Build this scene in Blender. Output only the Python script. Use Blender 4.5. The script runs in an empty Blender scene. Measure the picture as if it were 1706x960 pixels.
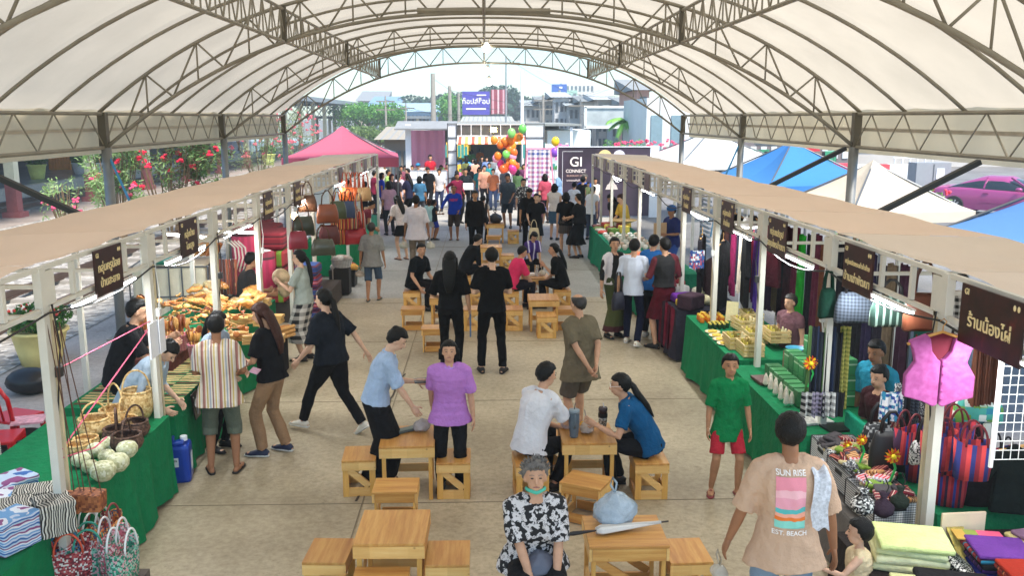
import bpy, math, random
from mathutils import Vector, Matrix, Euler, noise
R = math.radians
random.seed(7)
SC = bpy.context.scene
COL = SC.collection
# ---------------- camera ----------------
F_PX, CAM_H = 1500.0, 3.45
PITCH = math.atan((480 - 196) / F_PX); YAW = math.atan(45 / F_PX)
cd = bpy.data.cameras.new('camera'); cam = bpy.data.objects.new('camera', cd); COL.objects.link(cam)
cd.sensor_width = 36; cd.lens = F_PX / 1706 * 36; cd.clip_end = 3000; cd.clip_start = .05
cam.location = (0, 0, CAM_H); cam.rotation_euler = (math.pi / 2 - PITCH, 0, -YAW)
SC.camera = cam
# ---------------- world, sun, exposure ----------------
w = bpy.data.worlds.new('World'); SC.world = w; w.use_nodes = True
nt = w.node_tree; bg = nt.nodes['Background']
sky = nt.nodes.new('ShaderNodeTexSky'); sky.sky_type = 'NISHITA'; sky.sun_disc = False
SUN_EL, SUN_AZ = 58, 150
sky.sun_elevation = R(SUN_EL); sky.sun_rotation = R(SUN_AZ); sky.air_density = 1.0; sky.dust_density = .6; sky.ozone_density = 2.0
tn = nt.nodes.new('ShaderNodeMix'); tn.data_type = 'RGBA'; tn.blend_type = 'MULTIPLY'; tn.inputs[0].default_value = 1; tn.inputs[7].default_value = (.86, .99, 1.0, 1)
nt.links.new(sky.outputs[0], tn.inputs[6]); nt.links.new(tn.outputs[2], bg.inputs[0]); bg.inputs[1].default_value = .085
sl = bpy.data.lights.new('sun', 'SUN'); sl.energy = 2.6; sl.angle = R(14); sl.color = (1, .90, .78)
so = bpy.data.objects.new('sun', sl); COL.objects.link(so)
az = R(SUN_AZ); el = R(SUN_EL)
so.rotation_euler = Vector((math.sin(az) * math.cos(el), math.cos(az) * math.cos(el), math.sin(el))).to_track_quat('Z', 'Y').to_euler()
SC.view_settings.view_transform = 'Standard'; SC.view_settings.look = 'None'
SC.view_settings.exposure = 1.8; SC.view_settings.gamma = 1
SC.render.film_transparent = False
try:
    SC.cycles.max_bounces = 7; SC.cycles.diffuse_bounces = 5; SC.cycles.transmission_bounces = 6; SC.cycles.glossy_bounces = 3
    SC.cycles.use_denoising = True; SC.cycles.sample_clamp_indirect = 6
except Exception: pass

# ---------------- helpers ----------------
def lin(c): return c / 12.92 if c <= .04045 else ((c + .055) / 1.055) ** 2.4
def C(h): return tuple(lin(int(h[i:i + 2], 16) / 255) for i in (0, 2, 4)) + (1,)
MATS = {}
class NT:
    def __init__(s, name):
        s.m = bpy.data.materials.new(name); s.m.use_nodes = True; s.t = s.m.node_tree
        s.b = s.t.nodes['Principled BSDF']; s.co = None
    def n(s, k, **kw):
        x = s.t.nodes.new(k)
        for a, v in kw.items():
            if a[0] == '_': x.inputs[a[1:].replace('_', ' ')].default_value = v
            else: setattr(x, a, v)
        return x
    def l(s, a, b): s.t.links.new(a, b)
    def coord(s):
        if s.co is None: s.co = s.n('ShaderNodeTexCoord').outputs['Object']
        return s.co
    def noise(s, scale, detail=3, rough=.55, vec=None):
        x = s.n('ShaderNodeTexNoise', _Scale=scale, _Detail=detail, _Roughness=rough); s.l(vec or s.coord(), x.inputs['Vector']); return x.outputs['Fac']
    def ramp(s, fac, stops, interp='LINEAR'):
        x = s.n('ShaderNodeValToRGB'); cr = x.color_ramp; cr.interpolation = interp
        while len(cr.elements) < len(stops): cr.elements.new(.5)
        for e, (p, c) in zip(cr.elements, stops): e.position = p; e.color = c if len(c) == 4 else C(c)
        s.l(fac, x.inputs[0]); return x.outputs[0]
    def math(s, op, a, b=None):
        x = s.n('ShaderNodeMath', operation=op)
        for i, q in enumerate((a, b)):
            if q is None: continue
            if isinstance(q, (int, float)): x.inputs[i].default_value = q
            else: s.l(q, x.inputs[i])
        return x.outputs[0]
    def mix(s, fac, a, b, mode='MIX'):
        x = s.n('ShaderNodeMix', data_type='RGBA', blend_type=mode)
        for i, q in ((0, fac), (6, a), (7, b)):
            if isinstance(q, (int, float, tuple)): x.inputs[i].default_value = q
            else: s.l(q, x.inputs[i])
        return x.outputs[2]
    def axis(s, a):
        x = s.n('ShaderNodeSeparateXYZ'); s.l(s.coord(), x.inputs[0]); return x.outputs['XYZ'.index(a)]
    def bump(s, h, strength=.3, dist=.01):
        x = s.n('ShaderNodeBump', _Strength=strength, _Distance=dist); s.l(h, x.inputs['Height']); s.l(x.outputs[0], s.b.inputs['Normal'])
    def fin(s, col=None, rough=.8, metal=0, spec=None):
        if col is not None:
            if isinstance(col, tuple): s.b.inputs['Base Color'].default_value = col
            else: s.l(col, s.b.inputs['Base Color'])
        s.b.inputs['Roughness'].default_value = rough; s.b.inputs['Metallic'].default_value = metal
        if spec is not None: s.b.inputs['Specular IOR Level'].default_value = spec
        return s.m
def sh(c, k): return tuple(min(1, x * k) for x in c[:3]) + (1,)
def plain(h, rough=.8, var=.12, scale=6, bump=.0, bscale=60, metal=0, spec=None):
    key = ('p', h, rough, var, scale, bump, metal)
    if key in MATS: return MATS[key]
    t = NT('mat_' + h); c = C(h)
    if var > 0:
        f = t.noise(scale, 4); col = t.ramp(f, [(.3, sh(c, 1 - var)), (.7, sh(c, 1 + var))])
    else: col = c
    if bump: t.bump(t.noise(bscale, 3), bump, .01)
    MATS[key] = t.fin(col, rough, metal, spec); return MATS[key]
def cloth(h, var=.1):
    key = ('cl', h, var)
    if key in MATS: return MATS[key]
    t = NT('mat_cloth_' + h); c = C(h); col = t.ramp(t.noise(9, 4), [(.3, sh(c, 1 - var)), (.7, sh(c, 1 + var))]); t.bump(t.noise(13, 4, .6), .75, .03); MATS[key] = t.fin(col, .9, spec=.15); return MATS[key]
def stripes(name, cols, period=.1, axis='X', warp=0, rough=.85, bump=.2):
    key = ('s', name)
    if key in MATS: return MATS[key]
    t = NT('mat_' + name); a = t.axis(axis)
    if warp: a = t.math('ADD', a, t.math('MULTIPLY', t.noise(6, 2), warp))
    f = t.math('FRACT', t.math('MULTIPLY', a, 1 / period))
    n = len(cols); col = t.ramp(f, [(i / n, C(c)) for i, c in enumerate(cols)], 'CONSTANT')
    if bump: t.bump(t.noise(60, 2), bump, .01)
    MATS[key] = t.fin(col, rough); return MATS[key]
def check(name, c1, c2, size=.03, axes='XZ', mode='MULTIPLY', rough=.85):
    key = ('c', name)
    if key in MATS: return MATS[key]
    t = NT('mat_' + name); out = None
    for ax in axes:
        f = t.math('FRACT', t.math('MULTIPLY', t.axis(ax), .5 / size)); g = t.ramp(f, [(0, C(c1)), (.5, C(c2))], 'CONSTANT')
        out = g if out is None else t.mix(.5, out, g)
    MATS[key] = t.fin(out, rough); return MATS[key]
def weave(name, cols, size=.012, rough=.7):
    key = ('w', name)
    if key in MATS: return MATS[key]
    t = NT('mat_' + name); v = t.n('ShaderNodeTexVoronoi', _Scale=1 / size); v.distance = 'CHEBYCHEV'; v.inputs['Randomness'].default_value = .35
    t.l(t.coord(), v.inputs['Vector'])
    x = t.n('ShaderNodeSeparateColor'); t.l(v.outputs['Color'], x.inputs[0]); n = len(cols)
    col = t.ramp(x.outputs[0], [(i / n, C(c)) for i, c in enumerate(cols)], 'CONSTANT')
    t.bump(v.outputs['Distance'], -.6, .006)
    MATS[key] = t.fin(col, rough); return MATS[key]
def emis(name, h, st):
    key = ('e', name)
    if key in MATS: return MATS[key]
    t = NT('mat_' + name); t.b.inputs['Emission Color'].default_value = C(h); t.b.inputs['Emission Strength'].default_value = st
    MATS[key] = t.fin(C(h), .5); return MATS[key]
def wood(name='pine', cols=('b8783a', 'd29a50', 'e3b56c'), k=1.0, axis=1):
    key = ('wd', name)
    if key in MATS: return MATS[key]
    t = NT('mat_' + name); mp = t.n('ShaderNodeMapping'); t.l(t.coord(), mp.inputs[0]); sc = [26 * k] * 3; sc[axis] = 2.2 * k; mp.inputs['Scale'].default_value = sc
    oi = t.n('ShaderNodeObjectInfo'); cx = t.n('ShaderNodeCombineXYZ'); q = t.math('MULTIPLY', oi.outputs['Random'], 40); t.l(q, cx.inputs[0]); t.l(q, cx.inputs[1]); t.l(cx.outputs[0], mp.inputs['Location'])
    f = t.noise(1, 5, .65, mp.outputs[0]); col = t.ramp(f, [(.22, C(cols[0])), (.5, C(cols[1])), (.75, C(cols[2]))])
    # plank to plank tone
    pk = t.math('FLOOR', t.math('MULTIPLY', t.axis('X'), 7.5)); wn = t.n('ShaderNodeTexWhiteNoise', noise_dimensions='1D'); t.l(t.math('ADD', pk, q), wn.inputs['W'])
    tone = t.ramp(wn.outputs['Value'], [(0, (.86, .82, .76, 1)), (1, (1.0, 1.0, 1.0, 1))])
    col = t.mix(1, col, tone, 'MULTIPLY')
    col = t.mix(1, col, t.ramp(oi.outputs['Random'], [(0, (.90, .88, .84, 1)), (.5, (1, 1, .97, 1)), (1, (1.0, .96, .9, 1))]), 'MULTIPLY')
    v = t.n('ShaderNodeTexVoronoi', _Scale=6.5); t.l(mp.outputs[0], v.inputs['Vector']); v2 = t.n('ShaderNodeTexVoronoi', _Scale=7); t.l(t.coord(), v2.inputs['Vector'])
    kn = t.ramp(v2.outputs['Distance'], [(.0, (.35, .2, .1, 1)), (.09, (1, 1, 1, 1))]); col = t.mix(1, col, kn, 'MULTIPLY')
    t.bump(f, .15, .004)
    MATS[key] = t.fin(col, .42); return MATS[key]

class MB:
    def __init__(s): s.v = []; s.f = []; s.mi = []; s.cur = 0; s.M = None
    def add(s, vs, fs):
        o = len(s.v)
        if s.M is not None: vs = [s.M @ Vector(p) for p in vs]
        s.v += [tuple(p) for p in vs]; s.f += [tuple(i + o for i in f) for f in fs]; s.mi += [s.cur] * len(fs)
        return s
    def box(s, c, d, rot=None, taper=1):
        hx, hy, hz = d[0] / 2, d[1] / 2, d[2] / 2
        vs = [Vector((x * hx * (taper if z > 0 else 1), y * hy * (taper if z > 0 else 1), z * hz)) for z in (-1, 1) for y in (-1, 1) for x in (-1, 1)]
        if rot is not None:
            m = rot if isinstance(rot, Matrix) else Euler(rot).to_matrix(); vs = [m @ p for p in vs]
        return s.add([p + Vector(c) for p in vs], [(0, 2, 3, 1), (4, 5, 7, 6), (0, 1, 5, 4), (2, 6, 7, 3), (0, 4, 6, 2), (1, 3, 7, 5)])
    def bar(s, a, b, wd, dp=None, up=(0, 0, 1)):
        a = Vector(a); b = Vector(b); d = b - a; L = d.length; d.normalize(); up = Vector(up)
        if abs(d.dot(up)) > .98: up = Vector((1, 0, 0))
        x = d.cross(up).normalized(); z = x.cross(d)
        m = Matrix((x, d, z)).transposed(); return s.box((a + b) / 2, (wd, L, dp or wd), m)
    def tube(s, pts, rad, n=8, side=(1, 0, 0), rnd=False, closed=False):
        pts = [Vector(p) for p in pts]; side = Vector(side)
        if not isinstance(rad, (list, tuple)): rad = [rad] * len(pts)
        rad = [(r, r) if not isinstance(r, (list, tuple)) else r for r in rad]
        if rnd:
            d0 = (pts[0] - pts[1]).normalized(); d1 = (pts[-1] - pts[-2]).normalized()
            a0, b0 = rad[0]; a1, b1 = rad[-1]; m0 = min(a0, b0); m1 = min(a1, b1)
            pts = [pts[0] + d0 * m0 * .95, pts[0] + d0 * m0 * .65] + pts + [pts[-1] + d1 * m1 * .65, pts[-1] + d1 * m1 * .95]
            rad = [(a0 * .35, b0 * .35), (a0 * .78, b0 * .78)] + rad + [(a1 * .78, b1 * .78), (a1 * .35, b1 * .35)]
        vs = []; fs = []; N = len(pts)
        for i, p in enumerate(pts):
            if closed: t = pts[(i + 1) % N] - pts[i - 1]
            else: t = pts[min(i + 1, N - 1)] - pts[max(i - 1, 0)]
            t.normalize(); sd = side - t * side.dot(t)
            if sd.length < 1e-3: sd = Vector((0, 1, 0)) - t * t.y
            if sd.length < 1e-3: sd = Vector((0, 0, 1))
            sd.normalize(); bb = t.cross(sd)
            for k in range(n):
                q = 2 * math.pi * k / n; vs.append(p + sd * rad[i][0] * math.cos(q) + bb * rad[i][1] * math.sin(q))
        for i in range(N if closed else N - 1):
            j = (i + 1) % N
            for k in range(n): fs.append((i * n + k, i * n + (k + 1) % n, j * n + (k + 1) % n, j * n + k))
        if not closed: fs.append(tuple(range(n))[::-1]); fs.append(tuple(range((N - 1) * n, N * n)))
        return s.add(vs, fs)
    def lathe(s, prof, c=(0, 0, 0), n=16, sx=1, sy=1, cap=True):
        vs = [(c[0] + r * sx * math.cos(2 * math.pi * k / n), c[1] + r * sy * math.sin(2 * math.pi * k / n), c[2] + z) for r, z in prof for k in range(n)]
        fs = [(i * n + k, i * n + (k + 1) % n, (i + 1) * n + (k + 1) % n, (i + 1) * n + k) for i in range(len(prof) - 1) for k in range(n)]
        if cap: fs += [tuple(range(n))[::-1], tuple(range((len(prof) - 1) * n, len(prof) * n))]
        return s.add(vs, fs)
    def ell(s, c, r, n=12, m=8, rot=None):
        vs = []; fs = []
        mt = Euler(rot).to_matrix() if rot is not None and not isinstance(rot, Matrix) else rot
        for i in range(m + 1):
            th = math.pi * (i + .02) / (m + .04)
            for k in range(n):
                p = Vector((r[0] * math.sin(th) * math.cos(2 * math.pi * k / n), r[1] * math.sin(th) * math.sin(2 * math.pi * k / n), -r[2] * math.cos(th)))
                if mt is not None: p = mt @ p
                vs.append(p + Vector(c))
        for i in range(m):
            for k in range(n): fs.append((i * n + k, i * n + (k + 1) % n, (i + 1) * n + (k + 1) % n, (i + 1) * n + k))
        fs += [tuple(range(n))[::-1], tuple(range(m * n, (m + 1) * n))]
        return s.add(vs, fs)
    def sheet(s, fn, nu, nv, thick=0):
        vs = [Vector(fn(i / nu, j / nv)) for j in range(nv + 1) for i in range(nu + 1)]
        fs = [(j * (nu + 1) + i, j * (nu + 1) + i + 1, (j + 1) * (nu + 1) + i + 1, (j + 1) * (nu + 1) + i) for j in range(nv) for i in range(nu)]
        return s.add(vs, fs)
    def prism(s, out, d, axis='Y'):   # outline in XZ, thickness along Y
        n = len(out); vs = [(x, -d / 2, z) for x, z in out] + [(x, d / 2, z) for x, z in out]
        return s.add(vs, [tuple(range(n)), tuple(range(2 * n - 1, n - 1, -1))] + [(i, i + n, (i + 1) % n + n, (i + 1) % n) for i in range(n)])
    def mesh(s, name, mats, smooth=False):
        me = bpy.data.meshes.new(name); me.from_pydata(s.v, [], s.f); me.update()
        for m in (mats if isinstance(mats, (list, tuple)) else [mats]): me.materials.append(m)
        if len(me.materials) > 1: me.polygons.foreach_set('material_index', s.mi)
        if smooth: me.polygons.foreach_set('use_smooth', [True] * len(me.polygons))
        return me
    def build(s, name, mats, parent=None, loc=None, smooth=False, rz=0, bevel=0):
        o = bpy.data.objects.new(name, s.mesh(name, mats, smooth)); COL.objects.link(o)
        if parent is not None: o.parent = parent
        if loc is not None: o.location = loc
        if rz: o.rotation_euler = (0, 0, rz)
        if bevel:
            b = o.modifiers.new('bevel', 'BEVEL'); b.width = bevel; b.segments = 2; b.limit_method = 'ANGLE'
        return o
def tag(o, label, cat, group=None, kind=None):
    o['label'] = label; o['category'] = cat
    if group: o['group'] = group
    if kind: o['kind'] = kind
    return o
def thing(name, label, cat, loc=(0, 0, 0), rz=0, group=None):
    o = bpy.data.objects.new(name, None); COL.objects.link(o); o.empty_display_size = .1
    o.location = loc; o.rotation_euler = (0, 0, rz); return tag(o, label, cat, group)
def struct(o): o['kind'] = 'structure'; return o
KIDS = {}
def dup(root, loc=None, rz=None, label=None, scale=None, group=None, mat=None):
    r = root.copy(); COL.objects.link(r)
    if loc is not None: r.location = loc
    if rz is not None: r.rotation_euler = (0, 0, rz)
    if scale is not None: r.scale = scale if not isinstance(scale, (int, float)) else (scale,) * 3
    if label: r['label'] = label
    if group: r['group'] = group
    if id(root.name) is None: pass
    for ch in kids(root):
        c = ch.copy(); COL.objects.link(c); c.parent = r
        for g in kids(ch):
            d = g.copy(); COL.objects.link(d); d.parent = c
    return r
def kids(o): return [c for c in o.children]
def recol(o, mat):          # a copy in another material
    if o.type == 'MESH': o.data = o.data.copy(); o.data.materials.clear(); o.data.materials.append(mat)
    return o
TEXTS = []
def text(body, size, mat, parent, loc, rot, align='CENTER', name='lettering', ext=.002, sx=1):
    cu = bpy.data.curves.new(name, 'FONT'); cu.body = body; cu.size = size; cu.align_x = align; cu.align_y = 'CENTER'; cu.extrude = ext; cu.materials.append(mat); cu.offset = size * .012
    o = bpy.data.objects.new(name, cu); COL.objects.link(o); o.parent = parent; o.location = loc; o.rotation_euler = rot; o.scale = (sx, 1, 1); TEXTS.append(o); return o
# pixel of the photograph -> point on a horizontal plane / on a plane y = const (used to measure where things stand)
_fw = Vector((math.sin(YAW) * math.cos(PITCH), math.cos(YAW) * math.cos(PITCH), -math.sin(PITCH))); _rt = Vector((math.cos(YAW), -math.sin(YAW), 0)); _up = _rt.cross(_fw)
def _ray(px, py): return _fw + _rt * ((px - 853) / F_PX) - _up * ((py - 480) / F_PX)
def G(px, py, z=0.0):
    d = _ray(px, py); t = (z - CAM_H) / d.z; return Vector((d.x * t, d.y * t, z))
def D(px, py, Y):
    d = _ray(px, py); t = Y / d.y; return Vector((d.x * t, Y, CAM_H + d.z * t))
# ================= SETTING =================
def concrete(name, c1, c2, c3, sc=.6):
    t = NT(name); f = t.noise(sc, 8, .62); g = t.noise(16, 5, .7); h = t.noise(.23, 3)
    col = t.ramp(f, [(.3, C(c1)), (.5, C(c2)), (.72, C(c3))]); sp = t.ramp(g, [(.35, (.78, .77, .75, 1)), (.6, (1.06, 1.06, 1.06, 1))]); col = t.mix(1, col, sp, 'MULTIPLY')
    st = t.ramp(h, [(.38, (.70, .69, .67, 1)), (.55, (1, 1, 1, 1))]); col = t.mix(1, col, st, 'MULTIPLY'); sp2 = t.ramp(t.noise(3.1, 6, .7), [(.60, (1, 1, 1, 1)), (.68, (.74, .71, .67, 1))]); col = t.mix(1, col, sp2, 'MULTIPLY'); sp3 = t.ramp(t.noise(41, 2, .5), [(.66, (1, 1, 1, 1)), (.72, (.6, .56, .5, 1))]); col = t.mix(.6, col, t.mix(1, col, sp3, 'MULTIPLY'))
    t.bump(g, .25, .01); return t.fin(col, .62)
m_ground = concrete('mat_far_ground', '6f6f6c', '8a8a86', '9a9a94', .2)
m_slab = concrete('mat_slab', 'a4967c', 'baac90', 'cbbea2')
m_apron = concrete('mat_apron', '98968f', 'aaa8a1', 'b8b6b0')
m_pave = concrete('mat_paving', '9a8f88', 'ada39b', 'bdb5ae')
m_asph = concrete('mat_asphalt', '6a6a6a', '7b7b7b', '888888')
def sheet_obj(name, x0, x1, y0, y1, z, m):
    o = MB().add([(x0, y0, z), (x1, y0, z), (x1, y1, z), (x0, y1, z)], [(0, 1, 2, 3)]).build(name, m); return struct(o)
sheet_obj('ground', -700, 700, -60, 1400, -.02, m_ground)
sheet_obj('floor', -4.15, 4.6, -3, 17.2, .004, m_slab)
sheet_obj('road', -4.15, 4.6, 17.2, 120, .004, m_apron)
sheet_obj('paving', -6.6, -4.15, -3, 60, .0, m_pave)
sheet_obj('pavement', 4.6, 40, -3, 120, .0, m_asph)
mb = MB()
for y in (4.7, 7.7, 10.7, 13.7, 16.7, 20.4, 24.2, 28): mb.box((.2, y, .0065), (8.6, .008, .003))
for x in (-1.13,): mb.box((x, 14, .0085), (.010, 34, .003))
struct(mb.build('floor_joint', plain('80745f', .9, 0)))
t = NT('mat_crack'); crack = t.fin(C('4a4238'), .9)
mb = MB(); p = Vector((-1.10, 11.9, .012)); pts = [p.copy()]
for i in range(26): p = p + Vector((random.uniform(-.035, .035), -.16, 0)); p.x += (-1.16 - p.x) * .3; pts.append(p.copy())
mb.tube(pts, [(.012, .002)] * len(pts), 4); struct(mb.build('floor_crack', crack))
# scratched pale patch of the slab is in the slab's own dirt; railway side
t = NT('mat_ballast'); v = t.n('ShaderNodeTexVoronoi', _Scale=9); t.l(t.coord(), v.inputs['Vector']); x = t.n('ShaderNodeSeparateColor'); t.l(v.outputs['Color'], x.inputs[0])
col = t.ramp(x.outputs[0], [(0, C('6f6d69')), (.5, C('9b9893')), (1, C('bdbab4'))]); t.bump(v.outputs['Distance'], .9, .06); m_ball = t.fin(col, .9)
sheet_obj('ballast', -15.2, -6.6, -3, 140, .01, m_ball)
sheet_obj('track_bed', -20, -15.2, -3, 140, .012, concrete('mat_trackbed', '8a7f79', 'a1968f', 'b3aaa4'))
def track(x0, x1, label):
    r = thing('railway_track', label, 'railway track', ((x0 + x1) / 2, 0, .01)); xm = (x1 - x0) / 2
    for s in (-1, 1):
        MB().box((s * xm, 65, .15), (.07, 140, .14)).box((s * xm, 65, .09), (.14, 140, .02)).build('rail', plain('5b4a42', .5, .2, metal=.5), r)
    sl_ = MB()
    for i in range(140): sl_.box((0, -3 + i, .03), (2.2 * xm + .7, .24, .08))
    sl_.build('sleeper', plain('94908a', .9), r)['kind'] = 'stuff'
track(-18.6, -17.4, 'rusty railway track beside the raised station platform')
track(-9.0, -7.7, 'railway track in grey ballast just behind the left stall row')
MB().box((-31, 60, .25), (22, 150, .54)).build('platform', (lambda t: t.fin(t.ramp(t.noise(.8, 4), [(.3, C('8c98a4')), (.7, C('aab4bc'))]), .22))(NT('mat_platform')))
struct(bpy.data.objects['platform'])
struct(MB().box((-20.05, 60, .3), (.3, 150, .5)).build('platform_edge', plain('c3beb2', .8)))
# station building behind the platform
st = thing('station_building', 'dark fronted station hall along the back of the railway platform', 'building', (-34, 0, .5))
MB().box((0, 62, 2.2), (1, 140, 4.4)).build('wall', plain('3c2c2c', .8, .3, .6), st)
mb = MB()
for i in range(22): mb.box((.52, 4 + i * 6, 1.3), (.06, 2.2, 2.3))
mb.build('opening', plain('15161a', .4), st)
MB().box((.6, 62, 2.75), (.15, 140, .28)).build('beam', plain('b9b4ac', .7), st)
# platform canopy
cn = thing('platform_canopy', 'long grey station canopy on cream columns with lattice brackets', 'canopy', (-16.5, 0, 0))
MB().box((-8, 74, 5.15), (19, 78, .12)).box((1.45, 74, 5.05), (.12, 78, .4)).build('roof', plain('8d949b', .6), cn)
mb = MB()
for y in range(36, 114, 3):
    mb.bar((1.4, y, 4.95), (-14, y, 4.75), .09); mb.bar((1.2, y, 4.9), (-.1, y, 3.2), .06); mb.bar((-1.6, y, 4.9), (-.1, y, 3.2), .06); mb.bar((.6, y, 4.9), (-.1, y, 4.0), .05)
    mb.bar((-.1, y, 4.3), (-.1, y + 1.5, 4.9), .05); mb.bar((-.1, y + 1.5, 4.9), (-.1, y + 3, 4.3), .05)
mb.build('bracket', plain('7d858c', .6), cn)['kind'] = 'stuff'
for i in range(14):
    y = 25.8 + 6.3 * i
    c_ = MB().box((0, y, 2.6), (.34, .34, 4.8)).build('column', plain('dcd6b8', .7, .06), cn)
    MB().box((0, y, .6), (.38, .38, 1.2)).box((0, y, .1), (.62, .62, .2)).build('column_base', plain('8a4a4a', .7), c_)
MB().box((-4, 27, 5.2), (12, 16, .12)).build('near_roof', plain('7d858c', .6), cn)
# second canopy, far
c2 = thing('platform_canopy', 'small flat platform shelter on white posts beyond the green trees', 'canopy', (-14, 120, 0))
MB().box((0, 0, 3.5), (14, 22, .3)).build('roof', plain('777f84', .6), c2)
for i in range(9): MB().box((-6 + i * 1.5, -10, 1.7), (.3, .3, 3.4)).build('post', plain('d8d4c0', .7), c2)
# ---- foliage helpers
def leafcloud(mb, c, r, n, size, rnd, flat=.7, mi=3):
    cx, cy, cz = c
    for _ in range(n):
        q = Vector((rnd.gauss(0, 1), rnd.gauss(0, 1), rnd.gauss(0, 1))); q.normalize(); q *= rnd.random() ** .4
        p = Vector((cx + q.x * r[0], cy + q.y * r[1], cz + q.z * r[2])); s_ = size * rnd.uniform(.6, 1.3)
        a = Vector((rnd.uniform(-1, 1), rnd.uniform(-1, 1), rnd.uniform(-.3, 1))).normalized(); b = a.cross(Vector((rnd.uniform(-1, 1), rnd.uniform(-1, 1), rnd.uniform(-1, 1)))).normalized()
        mb.cur = rnd.randrange(mi); w_ = s_ * flat * .5
        mb.add([p - a * s_ * .5, p + b * w_, p + a * s_ * .5, p - b * w_], [(0, 1, 2, 3)])
def leafm(h):
    key = ('leaf', h)
    if key in MATS: return MATS[key]
    t = NT('mat_leaf_' + h); t.b.inputs['Subsurface Weight'].default_value = 0
    m = t.fin(C(h), .55); tr = t.n('ShaderNodeBsdfTranslucent'); tr.inputs[0].default_value = sh(C(h), 1.3); mx = t.n('ShaderNodeMixShader'); mx.inputs[0].default_value = .3
    t.l(t.b.outputs[0], mx.inputs[1]); t.l(tr.outputs[0], mx.inputs[2]); t.l(mx.outputs[0], t.t.nodes['Material Output'].inputs[0]); MATS[key] = m; return m
def tree(label, loc, h, r, greens=('3c5a2e', '4e7038', '2f4a28'), seed=1, n=2600, size=.3, name='tree', clumps=9):
    rn = random.Random(seed); o = thing(name, label, 'tree', loc)
    mb = MB(); mb.tube([(0, 0, 0), (.1, 0, h * .3), (0, .1, h * .65)], [r * .09, r * .06, r * .03], 8)
    for k in range(5): a = k * 1.26; mb.tube([(0, 0, h * .35), (math.cos(a) * r * .5, math.sin(a) * r * .5, h * .65)], [r * .04, r * .015], 6)
    mb.build('trunk', plain('5a4a3a', .9), o); mb = MB()
    for k in range(clumps):
        a = rn.uniform(0, 6.28); d = rn.random() ** .5 * r * .65
        leafcloud(mb, (math.cos(a) * d, math.sin(a) * d, h * rn.uniform(.5, .85)), (r * .42, r * .42, h * .17), n // clumps, size, rn)
    mb.build('crown', [leafm(g) for g in greens], o); return o
def bush(label, loc, w_, d_, h, seed, flowers=60, fcol='e0456a', n=2600, greens=('5d8a3c', '7fa655', '3f6a2e'), name='oleander_bush', size=.17, cat='shrub'):
    rn = random.Random(seed); o = thing(name, label, cat, loc); mb = MB()
    for k in range(14):
        x, y = rn.uniform(-.3, .3) * w_, rn.uniform(-.3, .3) * d_
        mb.tube([(x * .3, y * .3, 0), (x, y, h * .5), (x * 1.5, y * 1.5, h * .9)], [.025, .018, .008], 5)
    mb.build('stem', plain('6b5a42', .9), o); mb = MB()
    for k in range(26):
        x, y, z = rn.uniform(-.5, .5) * w_, rn.uniform(-.5, .5) * d_, rn.uniform(.25, .95) * h
        leafcloud(mb, (x, y, z), (w_ * .14, d_ * .16, h * .13), n // 26, size, rn, .22)
    mb.build('foliage', [leafm(g) for g in greens], o); mb = MB()
    if flowers:
        for k in range(flowers):
            x, y, z = rn.uniform(-.58, .58) * w_, rn.uniform(-.55, .2) * d_, rn.uniform(.35, 1.02) * h
            for q in range(7): mb.ell((x + rn.uniform(-.07, .07), y + rn.uniform(-.07, .07), z + rn.uniform(-.06, .06)), (.05, .05, .035), 6, 3)
        f_ = mb.build('flower_cluster', plain(fcol, .7, .2), o); f_['kind'] = 'stuff'
    return o
bush('large red flowering oleander behind the left stall roofs, right of the steel tent pole', (-9.2, 26.5, 0), 2.9, 2.0, 3.6, 3, 40, 'd82848', 7500, ('4f7440', '7a9a5c', '5c4a38'))
bush('pale green oleander with pink flowers close behind the left steel tent pole', (-10.6, 26.4, 0), 1.6, 1.4, 3.1, 5, 12, 'e85a84', 2200, ('8fb070', 'a9c48a', '6d9a4e'))
bush('thin low oleander with pink flowers left of the steel tent pole', (-12.2, 26.6, 0), 1.2, 1.0, 1.7, 8, 6, 'ea5a86', 420, ('9ab878', 'b4cc92', '7da45c'))
bush('oleander with faded pink flowers beside the pink pavilion tent', (-11.8, 48, 0), 3.6, 2.5, 4.0, 9, 60, 'd86a78', 3200, ('8a9a68', 'a2b080', '6b8450'))
bush('oleander with scattered pink flowers at the far end of the platform', (-13.0, 62, 0), 4, 3, 4.2, 19, 60, 'd86a78', 2400, ('8a9a68', 'a2b080', '6b8450'))
bush('wispy oleander with red flowers beside the grey utility cabinet', (10.4, 22.6, 0), 2.3, 1.4, 1.7, 12, 22, 'e84a66', 1500, ('7ba05c', '9aba7a', '5c8444'))
bush('bare twiggy shrub with one red flower next to the beige pavilion tent', (9.2, 22.3, 0), 1.5, 1.2, 1.9, 14, 3, 'e84a56', 300, ('8f9a70', 'a0a880', '7a8458'))
bush('bougainvillea mass of deep pink flowers above the right stall roofs', (8.1, 43, 0), 3.4, 2.5, 2.35, 15, 170, 'e4557e', 1400, ('6f9a50', '8ab868', '4f7a3a'), 'bougainvillea')
for k, (px, Y, h, r, lb) in enumerate(((790, 150, 8, 8, 'dense dark green tree right behind the purple billboard'), (735, 160, 7.6, 8, 'broad dark tree left of the purple billboard'), (850, 150, 8.8, 5, 'rounded dark tree right of the red striped billboard'), (700, 175, 6.2, 8, 'low dark tree beyond the blue roofed sheds'))):
    g_ = D(px, 196, Y); tree(lb, (g_.x, Y, 0), h, r, ('2c5040', '3a6248', '244438'), 20 + k, 3600, .8, clumps=14)
g_ = D(612, 200, 100); tree('bright green round topped tree between the two platform canopies', (g_.x, 100, 0), 5.4, 4.2, ('5c9a3c', '76b04c', '4a8434'), 31, 3800, .35, clumps=12)
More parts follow.
